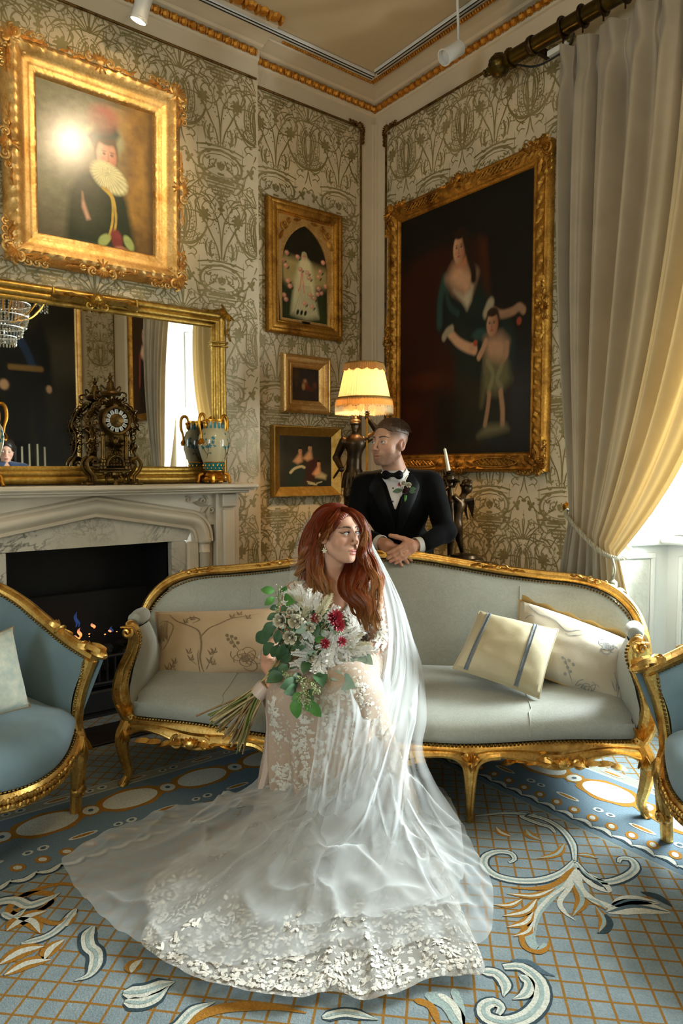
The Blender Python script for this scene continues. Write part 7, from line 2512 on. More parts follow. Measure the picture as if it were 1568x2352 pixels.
# ======================================================== the man behind the sofa
GR = thing('person','man in a black velvet dinner jacket and bow tie leaning on the sofa back','person',SO,-PI / 4)
gh = L(892,1019,.80)
gface = unit(np.array([-.60,-.79,.05]))
GA = head_axes(gface,(.03,.06,1))
gscale = .985
ghead = head_field(0)
nk0,nk1 = gh + GA @ np.array([0,.022,-.075]),L(912,1098,.885)
sL,sR = L(832,1114,.90),L(994,1112,.93)
eL,eR = L(812,1226,.80),L(1022,1222,.83)
wL,wR = L(873,1247,.625),L(958,1252,.628)
chst,wst,pel = L(910,1160,.92),np.array([.07,1.00,.93]),np.array([.07,1.06,.83])
arms = [(.03,C_(sL,eL,.040,.038)),(.02,C_(eL,wL,.040,.027)),(.03,C_(sR,eR,.040,.038)),(.02,C_(eR,wR,.040,.027))]
torso = [(.05,E3(chst + [0,.01,.0],(.140,.090,.14))),(.05,C_(sL + [.05,0,.0],sR - [.05,0,0],.040)),(.06,C_(chst,wst,.115,.110)),(.06,E3(pel,(.150,.105,.12)))]
legs = []
for sx in (-1,1):
 hp_,kn,an = pel + np.array([sx * .085,0,-.03]),np.array([.07 + sx * .10,1.07,.46]),np.array([.07 + sx * .11,1.12,.08])
 legs += [(.04,C_(hp_,kn,.082,.056)),(.03,C_(kn,an,.052,.036)),(.02,C_(an + [0,.02,-.03],an + [sx * .02,-.15,-.045],.036,.030))]
hz = lambda P: ghead(((P - gh.astype(np.float32)) @ GA.astype(np.float32)) / gscale) * gscale
F3 = lambda *a: [L(px,py,yl) for px,py,yl in a]
lh_palm = [C_(wR,L(940,1254,.602),.026,.024),C_(L(942,1250,.600),L(927,1252,.586),.022,.016),C_(L(944,1258,.600),L(930,1262,.586),.022,.016),C_(L(947,1265,.602),L(936,1272,.588),.020,.014)]
lh_f = [(F3((930,1249,.582),(916,1257,.572),(902,1265,.564),(890,1271,.558)),.0112,.0084),(F3((930,1258,.578),(917,1266,.566),(903,1275,.557),(890,1282,.551)),.0114,.0086),
  (F3((933,1266,.578),(921,1275,.565),(908,1283,.557),(896,1290,.552)),.0110,.0082),(F3((938,1273,.582),(928,1281,.570),(917,1288,.562),(907,1294,.558)),.0098,.0074),
  (F3((946,1245,.602),(928,1238,.592),(910,1233,.586),(896,1230,.584)),.0140,.0098)]
rh_palm = [C_(wL,L(890,1252,.606),.028,.027),C_(L(888,1250,.606),L(904,1258,.600),.026,.020),C_(L(884,1262,.608),L(900,1272,.600),.024,.018)]
rh_f = [(F3((905,1263,.598),(918,1275,.590),(929,1285,.580),(936,1293,.571)),.0124,.0090),(F3((900,1270,.596),(909,1281,.588),(917,1291,.577),(922,1298,.568)),.0120,.0090),(F3((908,1258,.602),(922,1269,.598),(935,1279,.593),(944,1287,.586)),.0110,.0082),
  (F3((910,1254,.606),(925,1262,.604),(938,1270,.600),(947,1277,.595)),.0106,.0080),(F3((888,1268,.604),(894,1279,.596),(902,1287,.586)),.0130,.0096)]
groom_fn = field(torso + arms + legs + [(.025,C_(nk0,nk1,.056,.062))],[(gh - .16,gh + .16,.012,hz),hand_group(lh_palm,lh_f),hand_group(rh_palm,rh_f)])
skin_m = srgb('#c99a80')
v_,f_ = surface(groom_fn,(-.34,.50,-.02),(.46,1.26,1.60),.0034,2.2)
Q = ((v_ - gh) @ GA) / gscale
col = np.tile(np.array(skin_m) * np.array([1.0,.90,.85]),(len(v_),1))
isH = (np.linalg.norm(Q,axis=1) < .19) & (Q[:,2] > -.16)
col[isH] = head_color(0,Q[isH],skin_m)
n_ = fbm(v_[:,0] * 60 + 9,v_[:,2] * 60 + 9,4)[:,None]
hnd = (v_[:,1] < .66) & (v_[:,2] < .99)
col[hnd] = np.array(srgb('#c8937a')) * (.90 + .2 * n_[hnd])
g = G(); g.v = [v_]; g.f = f_.tolist(); g.n = len(v_)
gb = obj('body',g,M['skin'],GR,col=col,sharp=None)
H = lambda *p: gh + GA @ (np.array(p) * gscale)
gz = unit(gface + np.array([-.18,.10,.12]))
for sx in (-1,1):
 eye_obj(GR,H(sx * .031,-.0712,.0005),gz,srgb('#5a7078'))
def brow_and_lash(parent,field_,to_world,f,m):
 """brow hairs and the dark upper lid line, laid on the face"""
 g,g3 = G(),G(); rb = random.Random(8)
 for sx in (-1,1):
  for i in range(70 if f else 90):
   u = rb.random(); x = .012 + .037 * u
   zc = .0225 + .0065 * math.sin(min(1,u) * PI * .80) - (.004 * u if f else .0025 * u) + rb.uniform(-1,1) * (.0019 if f else .0026) * (1 - .65 * u)
   p = onto(field_,[sx * x,sx * (x + .0045)],[zc,zc + .0016 - .003 * u],-.2,0,.0004)
   g.tube(p,[.00052,.00022],3,caps=False)
  a = np.linspace(.10,PI - .10,14)
  xs_,zs_ = .0312 - .0142 * np.cos(a),-.0002 + (.0056 if f else .0046) * np.sin(a)
  if f:
   xs_,zs_ = np.append(xs_,.0485),np.append(zs_,.0035)
  p = onto(field_,sx * xs_,zs_ + .0004,-.2,0,.0004)
  g3.tube(p,.00095 if f else .0006,4)
 for nm,q_ in (('eyebrow',g),('lid_line',g3)):
  q_.v = [to_world(v) for v in q_.v]
  obj(nm,q_,m if nm == 'eyebrow' else M['ink'],parent,kind='stuff')
brow_and_lash(GR,ghead,lambda v: gh + (v * gscale) @ GA.T,0,plain('brown_brow',srgb('#33241a'),.6))
hairfn = lambda P: smax(smax(d_ell(P,(0,.022,.048),(.079,.099,.082)),-d_ell(P,(0,-.085,-.002),(.085,.060,.080)),.01),-(P[:,2] - .052 - .25 * np.clip(.02 - P[:,1],0,1) * 0 + .10 * np.clip(P[:,1],0,1)),.012)
v2,f2 = surface(lambda P: hairfn(P) - .0007 * np.sin(P[:,0] * 420 + P[:,2] * 160),(-.10,-.10,0),(.10,.14,.15),.0028)
g = G(); g.v = [gh + (v2 * gscale) @ GA.T]; g.f = f2.tolist(); g.n = len(v2)
M['hair_man'] = attr_mat('short_brown_hair',.5,0,.5,300,.35)
hair = obj('hair',g,M['hair_man'],GR,col=np.tile(np.array(srgb('#4e3826')),(len(v2),1)) * (.75 + .5 * fbm(v2[:,0] * 300,v2[:,1] * 60,2)[:,None]))
g = G(); rr = random.Random(5)
for i in range(1500):
 a,b = rr.uniform(-PI,PI),rr.uniform(.0,1.0)
 p = np.array([.076 * math.sin(a) * math.sqrt(b),.020 + .094 * -math.cos(a) * math.sqrt(b) * .92,0])
 k = 1 - (p[0] / .079) ** 2 - ((p[1] - .022) / .099) ** 2
 if k < .06:
  continue
 p[2] = .048 + .082 * math.sqrt(k)
 if p[2] < .066 or p[1] < -.062 or p[1] > .080:
  continue
 d = np.array([.006 + rr.uniform(-.006,.006),.018 + rr.uniform(-.006,.006),.001])
 q2 = p + d * .6 + np.array([0,0,.004]); q3 = p + d * 1.3
 kk = 1 - (q3[0] / .081) ** 2 - ((q3[1] - .022) / .101) ** 2
 q3[2] = .048 + .084 * math.sqrt(max(kk,.02)) + .001
 g.tube(np.array([H(*p),H(*q2),H(*q3)]),[.0011,.0010,.0004],3,caps=False,col=np.array(srgb('#553d29')) * rr.uniform(.55,1.35))
obj('hair_strand',g,M['hair_man'],hair,kind='stuff')
t = NT('black_velvet')
M['velvet'] = t.done(t.bsdf(t.mix(t.ramp(t.noise(9,3),.3,.7),(.0022,.0022,.0026),(.0040,.0040,.0044)),.8,0,t.bump(t.noise(500,2),.3,.002),i_Sheen_Weight=.03,i_Sheen_Roughness=.35,i_Specular_IOR_Level=.08))
M['satin_black'] = plain('black_satin',(.003,.0033,.0036),.55,0,.1,10,i_Specular_IOR_Level=.12)
M['shirt'] = plain('white_cotton_shirt',srgb('#dcd6d0'),.65,0,.03,20,bump=.1,bscale=500)
xv = L(908,1120,.80)[0]
zc0,zc1 = L(905,1092,.80)[2],L(903,1174,.80)[2]
jt = [(.05,E3(chst + [0,.015,.02],(.168,.114,.17))),(.05,C_(sL + [.035,.0,.016],sR - [.035,0,-.016],.056)),(.06,C_(chst,wst,.138,.130)),(.06,E3(pel + [0,0,.03],(.172,.125,.15)))]
ja = [(.028,C_(sL + [.004,0,.0],eL,.060,.053)),(.03,C_(eL,L(861,1243,.652),.050,.042)),(.028,C_(sR + [-.004,0,.0],eR,.060,.053)),(.03,C_(eR,L(972,1248,.660),.050,.042))]
jbase = field(jt + ja)
vhalf = lambda z: .062 * np.clip((z - zc1) / (zc0 - zc1),-.3,1.6)
def jacket_fn(P):
 d = jbase(P)
 wrinkle = .0030 * np.sin(P[:,2] * 55 + 18 * P[:,0]) * np.exp(-((P[:,2] - 1.0) / .14) ** 2)
 d = d + wrinkle
 wedge = np.maximum(np.abs(P[:,0] - xv) - vhalf(P[:,2]),P[:,1] - .865)
 d = smax(d,-wedge * .9,.004)
 neck = d_cap(P,nk1 + np.array([0,.0,-.02]),nk0,.064,.064)
 return smax(d,-neck,.006)
v_,f_ = surface(jacket_fn,(-.40,.55,.62),(.52,1.30,1.40),.0068)
g = G(); g.v = [v_]; g.f = f_.tolist(); g.n = len(v_)
jk = obj('jacket',g,M['velvet'],GR,sharp=None)
def drape(poly2,fn,off,n=16,name='lapel',m=None,parent=None,th=.004):
 """a cloth piece: quad strip between two polylines in (x, z), laid on the field"""
 a,b = bez(poly2[0],n),bez(poly2[1],n)
 k = min(len(a),len(b)); a,b = a[:k],b[:k]
 w = np.linspace(0,1,8)[None,:,None]
 Q = a[:,None] * (1 - w) + b[:,None] * w
 y = onto(fn,Q[...,0],Q[...,1],.40,1.2)
 P = y.reshape(k,8,3)
 ed = np.minimum(np.linspace(0,1,8),np.linspace(1,0,8))[None,:]
 P[:,:,1] -= off + th * np.clip(ed * 8,0,1)
 g = G(); g.grid(P)
 return obj(name,g,m,parent)
xz = lambda px,py,yl=.80: L(px,py,yl)[[0,2]]
jb_s = lambda P: jbase(P)
drape(([xz(873,1086),xz(880,1115),xz(890,1150),xz(903,1190),xz(908,1232)],[xz(862,1088),xz(846,1118),xz(852,1140),xz(880,1195),xz(903,1232)]),jb_s,.004,name='lapel',m=M['satin_black'],parent=jk)
drape(([xz(934,1084),xz(928,1115),xz(921,1150),xz(914,1190),xz(910,1232)],[xz(946,1088),xz(962,1112),xz(958,1135),xz(934,1195),xz(914,1232)]),jb_s,.004,name='lapel',m=M['satin_black'],parent=jk)
sfn = field([(.05,E3(chst + [0,.015,.02],(.160,.100,.16))),(.06,C_(chst,wst,.122,.112)),(.06,C_(sL + [.03,0,0],sR - [.03,0,0],.052)),(.03,C_(nk0,nk1,.057,.060))])
drape(([xz(868,1082),xz(874,1110),xz(884,1140),xz(896,1165),xz(903,1180)],[xz(944,1080),xz(936,1110),xz(926,1140),xz(912,1165),xz(904,1180)]),sfn,.002,n=20,name='shirt_front',m=M['shirt'],parent=GR)
g = G()
for k in range(-4,5):
 if k == 0:
  continue
 zz = np.linspace(zc1 + .035 + .014 * abs(k),zc0 - .02,14)
 p = onto(sfn,xv + .009 * k + 0 * zz,zz,.40,1.2,.0035)
 g.tube(p,.0016,5)
obj('shirt_pleat',g,M['shirt'],GR,kind='stuff')
for py in (1122,1152):
 x,z = xz(902,py)
 p = onto(sfn,[x],[z],.40,1.2,.004)[0]
 g = G(); g.lathe([(0,-.003),(.005,-.003),(.006,0),(.004,.003),(0,.004)],12,p,rot('X',PI / 2)); obj('stud',g,M['ink'],GR)
g = G()
ax_ = unit(nk0 - nk1)
cb_ = nk1 + ax_ * .012
CR = frame_to(ax_,(0,-1,0))
th = np.linspace(0,2 * PI,41)[:-1]
P = []
for hh,rr_ in ((-.02,.0685),(.0,.0670),(.024,.0650),(.052,.0655),(.054,.0630)):
 d_ = np.cos(th)[:,None] * unit((.99,.12,0)) + np.sin(th)[:,None] * unit((-.12,.99,0))
 dip_ = np.where(np.sin(th) < -.2,-.040 * np.clip((-np.sin(th) - .2) / .8,0,1),0) * (hh > .01)
 P.append(cb_ + d_ * rr_ + ax_ * hh + np.array([0,0,1.0]) * dip_[:,None])
g.grid(np.stack(P,1),closed_u=True)
obj('collar',g,M['shirt'],GR)
tc = L(901,1091,.80)
tc[1] = float(onto(sfn,[tc[0]],[tc[2]],.40,1.2)[0,1]) - .012
TR = np.stack([unit((1,.12,0.0)),unit((-.12,1,0)),np.array([0,0,1.0])],1)
bfn = lambda P: smax(smin(smin(d_ell(np.stack([np.abs(P[:,0]),P[:,1],P[:,2]],1),(.038,0,0),(.024,.011,.026)),d_cap(np.stack([np.abs(P[:,0]),P[:,1],P[:,2]],1),(0,0,0),(.035,0,0),.010,.018),.008),d_ell(P,(0,-.006,0),(.011,.010,.012)),.003),-(d_ell(np.stack([np.abs(P[:,0]),P[:,1],P[:,2]],1),(.030,-.014,.004),(.030,.004,.003))),.004)
g = sdf_geo(bfn,(-.075,-.03,-.04),(.075,.03,.04),.0028)
g.v = [tc + (g.v[0] * np.array([.88,1,.88])) @ TR.T]
obj('bow_tie',g,M['satin_black'],GR)
g = sdf_geo(field(legs + [(.05,E3(pel + [0,0,-.02],(.165,.12,.12)))]),(-.3,.85,-.02),(.45,1.32,.95),.012)
g.v = [g.v[0] + 0]
gg = sdf_geo(lambda P: field([(.04,C_(pel + np.array([sx * .085,0,-.03]),np.array([.07 + sx * .10,1.07,.46]),.096,.074)) for sx in (-1,1)] + [(.03,C_(np.array([.07 + sx * .10,1.07,.46]),np.array([.07 + sx * .11,1.12,.07]),.072,.062)) for sx in (-1,1)])(P),(-.3,.85,.0),(.45,1.32,.95),.012)
obj('trousers',gg,M['velvet'],GR)
for sx in (-1,1):
 an = np.array([.07 + sx * .11,1.12,.08])
 g = sdf_geo(field([(.03,C_(an + [0,.02,-.035],an + [sx * .02,-.15,-.045],.046,.034)),(.02,C_(an,an + [0,0,-.04],.044,.044))]),an - [.12,.26,.09],an + [.12,.1,.08],.006)
 g.v[0][:,2] = np.maximum(g.v[0][:,2],.0)
 obj('shoe',g,M['satin_black'],GR)
for (a,b) in ((L(858,1243,.668),L(877,1248,.622)),(L(976,1249,.668),L(954,1253,.628))):
 d = unit(b - a); R = frame_to(d); l = np.linalg.norm(b - a)
 g = G(); g.lathe([(.030,-.03),(.036,0),(.0385,l * .5),(.0385,l + .002),(.036,l + .003),(.034,l),(.032,l * .5)],28,a,R,sx=1.0,sy=1.0)
 cf = obj('shirt_cuff',g,M['shirt'],GR)
 g = G(); g.ell(a + d * l * .8 + R[:,0] * .002 + np.array([0,-.030,-.026]),(.006,.006,.006),None,8,6); obj('cufflink',g,M['mirror_metal'] if 'mirror_metal' in M else M['vase_gold'],cf)
p0,p1 = lh_f[2][0][0],lh_f[2][0][1]
g = G(); d = unit(p1 - p0); th = np.linspace(0,2 * PI,20,endpoint=False); R = frame_to(d); c0 = p0 * .35 + p1 * .65
g.tube(c0 + .0098 * (np.cos(th)[:,None] * R[:,0] + np.sin(th)[:,None] * R[:,1]),.0017,6,closed=True)
obj('ring',g,M['vase_gold'],GR)
bp = L(928,1122,.80); bp[1] = float(onto(jbase,[bp[0]],[bp[2]],.4,1.2)[0,1])
BT = thing('buttonhole_flower','small cream and burgundy buttonhole pinned to the black jacket lapel','flower',toroom(bp),-PI / 4)
def petal_rose(s,rnd,m_or=None):
 """a garden rose: whorls of cupped petals round a bud; axis +z"""
 g = G()
 g.ell((0,0,.45 * s),(.22 * s,.22 * s,.5 * s),None,9,6)
 for ring_,(n_,rad_,h_,open_) in enumerate(((3,.24,1.06,.02),(4,.40,1.04,.05),(5,.58,.98,.14),(6,.78,.84,.34))):
  for i in range(n_):
   a = 2 * PI * i / n_ + ring_ * .7 + rnd.uniform(-.15,.15)
   uu,vv = np.meshgrid(np.linspace(-1,1,7),np.linspace(0,1,6),indexing='ij')
   wd = (1.25 if ring_ < 2 else 1.05) * PI / n_
   an = a + uu * wd * (1 - .25 * vv)
   rr = s * (rad_ * (.35 + .65 * vv ** .6) + open_ * .35 * vv ** 4 + .04 * (1 - uu ** 2) * vv)
   zz = s * (h_ * vv ** .9 * (1 - .16 * uu ** 2) - open_ * .18 * vv ** 6 + .02 * rnd.uniform(-1,1))
   g.grid(np.stack([rr * np.cos(an),rr * np.sin(an),zz],-1))
 return g
M['rose'] = plain('cream_rose_petal',srgb('#ece2c2'),.6,0,.06,40,c2=srgb('#f3eddb'),i_Subsurface_Weight=.1,i_Subsurface_Radius=(.01,.008,.005))
M['burgundy'] = plain('burgundy_bloom',srgb('#4a141c'),.7,0,.3,60)
M['red_bloom'] = plain('crimson_bract',srgb('#8e1626'),.5,0,.25,50,c2=srgb('#a8283a'))
M['leaf_dark'] = plain('dark_green_leaf',srgb('#35543a'),.5,0,.2,30,c2=srgb('#4a7048'))
M['leaf_green'] = plain('fresh_green_leaf',srgb('#3f7a30'),.5,0,.15,30,c2=srgb('#5a9440'))
M['leaf_pale'] = plain('grey_green_leaf',srgb('#8fae9c'),.55,0,.12,30,c2=srgb('#aec6b6'))
M['white_bloom'] = plain('bleached_white_foliage',srgb('#e9e7e0'),.6,0,.03,40)
M['plume'] = plain('cream_plume',srgb('#d9d0aa'),.85,0,.1,40,c2=srgb('#e6dfc4'))
M['berry'] = plain('pale_green_seed',srgb('#a9b483'),.5,0,.15,60)
M['stem_green'] = plain('green_stem',srgb('#6f7a38'),.6,0,.25,30)
M['stem_brown'] = plain('brown_stem',srgb('#7a5a38'),.65,0,.3,30,c2=srgb('#a88a5c'))
M['stem_straw'] = plain('straw_stem',srgb('#b8a878'),.65,0,.2,30)
TOCAM = np.stack([unit((.99,.126,0)),np.array([.0,0,1.0]),unit((.126,-.99,.10))],1)   # z axis faces the viewer side of the sofa
rnd = random.Random(31)
def oval_leaf(l=.046,w=.0175):
 uu = np.linspace(0,1,8)
 hw = w / 2 * np.sin(PI * uu ** .9) ** .9 + .0006
 y = l * uu
 z = .10 * l * np.sin(PI * uu)
 P = np.stack([np.stack([k * hw,y,z + abs(k) * hw * .22],1) for k in (-1,-.5,0,.5,1)],1)
 g = G(); g.grid(P)
 return g
def place(o,parent,p,axis_y,nrm,sc=1.0):
 y = unit(axis_y); z = unit(np.asarray(nrm,float) - (np.asarray(nrm,float) @ y) * y); x = np.cross(y,z)
 return copy_part(o,parent,M4(np.stack([x,y,z],1),p,sc))
def first(name,g,m,parent,p,axis_y,nrm,sc=1.0):
 o = obj(name,g,m,parent)
 y = unit(axis_y); z = unit(np.asarray(nrm,float) - (np.asarray(nrm,float) @ y) * y); x = np.cross(y,z)
 o.matrix_basis = Matrix(M4(np.stack([x,y,z],1),p,sc))
 return o
bq = lambda px,py,f=.0: L(px,py,bp[1] - f) - bp
for (px,py,s) in ((926,1110,.016),(938,1114,.015)):
 o = obj('rose',petal_rose(s,rnd),M['rose'],BT); o.matrix_basis = Matrix(M4(TOCAM,bq(px,py,.012)))
g = G()
for i in range(60):
 a,b = rnd.uniform(0,6.28),rnd.uniform(0,1.3)
 d = TOCAM @ np.array([math.sin(b) * math.cos(a),math.sin(b) * math.sin(a),math.cos(b)])
 g.tube([bq(933,1127,.014),bq(933,1127,.014) + d * .016],[.0018,.001],4)
obj('burgundy_scabious',g,M['burgundy'],BT,kind='stuff')
g = G()
for i in range(12):
 a = rnd.uniform(0,6.28); g.tube([bq(917,1113,.014),bq(917,1113,.014) + TOCAM @ np.array([.010 * math.cos(a),.014 * math.sin(a),.006])],[.003,.0008],4)
obj('red_bud',g,M['red_bloom'],BT,kind='stuff')
for (p,q_) in (((922,1124),(901,1130)),((940,1124),(956,1122)),((938,1128),(954,1130))):
 a,b = bq(*p,.010),bq(*q_,.012)
 first('leaf',oval_leaf(np.linalg.norm(b - a),.020),M['leaf_dark'],BT,a,b - a,TOCAM[:,2])
g = G()
for i in range(26):
 c0 = bq(rnd.uniform(918,932),rnd.uniform(1132,1145),.016); a = rnd.uniform(0,6.28)
 g.tube([c0,c0 + TOCAM @ np.array([.008 * math.cos(a),.008 * math.sin(a),.003])],[.0016,.0006],4)
for i in range(6):
 g.ell(bq(918 + 4 * (i % 3),1118 + 3 * (i % 2),.018),.0028,None,6,4)
obj('white_filler',g,M['white_bloom'],BT,kind='stuff')
g = G(); g.tube(bez([bq(930,1112,.012),bq(931,1098,.016),bq(936,1092,.016)],8),[.004,.003,.002],6); obj('plume',g,M['plume'],BT)
g = G(); g.tube([bq(931,1138,.010),bq(926,1166,.008)],[.007,.006],8); g.v[0] = g.v[0] + TOCAM[:,2] * .014; obj('stem',g,M['leaf_green'],BT)
# ======================================================== the woman on the sofa
BRD = thing('person','red-haired woman in a lace wedding gown and veil, seated holding flowers','person',SO,-PI / 4)
bh = L(776,1224,.05)
bface = unit(np.array([.80,-.60,.05]))
BA = head_axes(bface,(.02,.03,1))
bhead = head_field(1)
def tohead(P):
 q = (P - bh.astype(P.dtype)) @ BA.astype(P.dtype)
 q = q / np.array([.97,.94,1],P.dtype)
 q[:,2] = np.where(q[:,2] > 0,q[:,2] / .90,q[:,2] / 1.04)
 return q
def Hb(*p):
 p = np.array(p[0] if len(p) == 1 else p,float)
 q = p * np.array([.97,.94,1])
 q[...,2] = np.where(q[...,2] > 0,q[...,2] * .90,q[...,2] * 1.04)
 return bh + q @ BA.T
hb = lambda P: bhead(tohead(P)) * .94
n0,n1 = Hb(0,.018,-.070),L(766,1345,.10)
sl_,sr_ = L(678,1362,.10),L(852,1364,.12)
el_,er_ = L(634,1462,.05),L(870,1474,.08)
CL = np.array([.209,-2.619,1.3])
nearer = lambda p,k=.036: p + (CL - p) * k           # towards the light side of the lap, in front of the stems
wl_,wr_ = nearer(L(612,1512,-.10)),L(812,1530,-.10)
bch,bws,bpl = L(766,1408,.11),L(772,1500,.17),np.array([-.12,.20,.50])
b_torso = [(.05,E3(bch + [0,.01,.01],(.128,.092,.13))),(.05,C_(sl_ + [.035,0,-.004],sr_ + [-.035,0,-.004],.048)),(.05,C_(bch,bws,.105,.098)),(.06,E3(bpl,(.165,.13,.10)))]
for sx in (-1,1):
 b_torso.append((.03,E3(bch + [sx * .055,-.062,-.045],(.060,.050,.055))))
b_arms = [(.03,C_(sl_,el_,.046,.037)),(.02,C_(el_,wl_,.035,.023)),(.03,C_(sr_,er_,.046,.037)),(.02,C_(er_,wr_,.035,.023))]
kL,kR = L(674,1606,-.30),L(800,1594,-.32)
fL,fR = np.array([-.335,-.27,.05]),np.array([-.16,-.30,.05])
b_legs = [(.05,C_(bpl + [-.08,-.04,-.02],kL,.085,.060)),(.05,C_(bpl + [.08,-.04,-.02],kR,.085,.060)),(.03,C_(kL,fL,.055,.034)),(.03,C_(kR,fR,.055,.034)),(.02,C_(fL + [0,0,-.015],fL + [-.03,-.13,-.03],.030,.022)),(.02,C_(fR + [0,0,-.015],fR + [.03,-.13,-.03],.030,.022))]
gp = np.array([.0,.0,.0]) + L(612,1568,-.185)                       # where the stems are gripped
N_ = lambda *a: nearer(L(*a))
pl = [C_(wl_,N_(618,1530,-.14),.022,.022),C_(N_(612,1528,-.135),N_(620,1545,-.165),.022,.018),C_(N_(626,1526,-.150),N_(638,1542,-.185),.021,.016)]
fl2 = [(F3((618,1544,-.175),(613,1560,-.205),(618,1575,-.225),(628,1580,-.225)),.0100,.0076),(F3((626,1542,-.190),(623,1560,-.222),(629,1574,-.238),(638,1577,-.232)),.0104,.0078),
       (F3((635,1540,-.198),(636,1557,-.230),(642,1569,-.240),(649,1571,-.232)),.0100,.0076),(F3((643,1538,-.198),(648,1552,-.225),(654,1562,-.232),(659,1563,-.225)),.0088,.0068),(F3((630,1522,-.150),(646,1530,-.180),(656,1545,-.205)),.0110,.0084)]
fl2 = [([nearer(p) for p in a],b,c) for a,b,c in fl2]
pr_ = [C_(wr_,L(792,1536,-.14),.021,.020),C_(L(790,1534,-.145),L(774,1542,-.175),.020,.014),C_(L(794,1544,-.140),L(780,1552,-.165),.018,.013)]
fr2 = [(F3((774,1538,-.18),(760,1543,-.20),(746,1548,-.215),(736,1550,-.222)),.0096,.0070),(F3((774,1544,-.18),(758,1550,-.20),(744,1554,-.215),(734,1556,-.222)),.0098,.0072),(F3((778,1549,-.175),(764,1556,-.195),(751,1560,-.21),(742,1562,-.215)),.0094,.0070),(F3((782,1553,-.168),(771,1560,-.185),(760,1564,-.20)),.0084,.0064),(F3((792,1530,-.15),(780,1528,-.17),(768,1530,-.185)),.0106,.0080)]
bride_fn = field(b_torso + b_arms + b_legs + [(.028,C_(n0,n1,.043,.050))],[(bh - .16,bh + .16,.010,hb),hand_group(pl,fl2),hand_group(pr_,fr2)])
skin_w = srgb('#dfae94')
v_,f_ = surface(bride_fn,(-.52,-.52,-.02),(.16,.40,1.20),.0030,2.2)
Q = tohead(v_)
col = np.tile(np.array(skin_w) * np.array([.97,.88,.84]),(len(v_),1))
isH = (np.linalg.norm(Q,axis=1) < .19) & (Q[:,2] > -.13)
col[isH] = head_color(1,Q[isH],skin_w)
g = G(); g.v = [v_]; g.f = f_.tolist(); g.n = len(v_)
obj('body',g,M['skin'],BRD,col=col,sharp=None)
gz = unit(bface + np.array([.35,.10,.10]))
for sx in (-1,1):
 eye_obj(BRD,Hb(sx * .031,-.0712,.0005),gz,srgb('#6f8a94'))
g = G()                                                       # upper lashes
for sx in (-1,1):
 for i in range(22):
  u = i / 21
  x = sx * (.0185 + .0265 * u)
  zc = .0042 * math.sin(PI * (.1 + .8 * u)) + .0006
  b0 = np.array([x,-.0845 + .006 * (abs(u - .35)),zc])
  g.tube(np.array([Hb(*b0),Hb(x + sx * .002 * u,b0[1] - .004,zc + .0022),Hb(x + sx * .005 * u,b0[1] - .0065,zc + .0058)]),[.0006,.0005,.0002],3,caps=False)
obj('eyelashes',g,M['ink'],BRD,kind='stuff')
brow_and_lash(BRD,bhead,Hb,1,plain('dark_auburn_brow',srgb('#2c1810'),.6))
t = NT('auburn_hair')
c = t.n('Attribute',attribute_name='Col').outputs[0]
M['hair_red'] = t.done(t.bsdf(c,.36,0,t.bump(t.noise(260,2),.25,.002),i_Specular_IOR_Level=.45))
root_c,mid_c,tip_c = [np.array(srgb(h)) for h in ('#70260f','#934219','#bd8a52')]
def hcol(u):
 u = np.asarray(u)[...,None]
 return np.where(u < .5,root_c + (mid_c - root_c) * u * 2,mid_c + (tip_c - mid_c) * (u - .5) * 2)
capfn = lambda P: smax(d_ell(P,(0,.026,.042),(.082,.108,.090)),-d_ell(P,(.006,-.112,-.012),(.080,.078,.098)),.028)
cap2 = lambda P: smax(capfn(P),-d_ell(np.stack([np.abs(P[:,0]),P[:,1],P[:,2]],1),(.085,.000,-.030),(.026,.030,.040)),.008)
v2,f2 = surface(lambda P: cap2(P) - .0006 * np.sin(np.arctan2(P[:,0] - .02,P[:,2]) * 60 + P[:,1] * 40),(-.11,-.12,-.12),(.11,.16,.16),.003)
g = G(); g.v = [Hb(v2)]; g.f = f2.tolist(); g.n = len(v2)
hair = obj('hair',g,M['hair_red'],BRD,col=hcol(np.full(len(v2),.12)) * (.8 + .4 * fbm(np.arctan2(v2[:,0] - .02,v2[:,2]) * 30,v2[:,1] * 20,3)[:,None]))
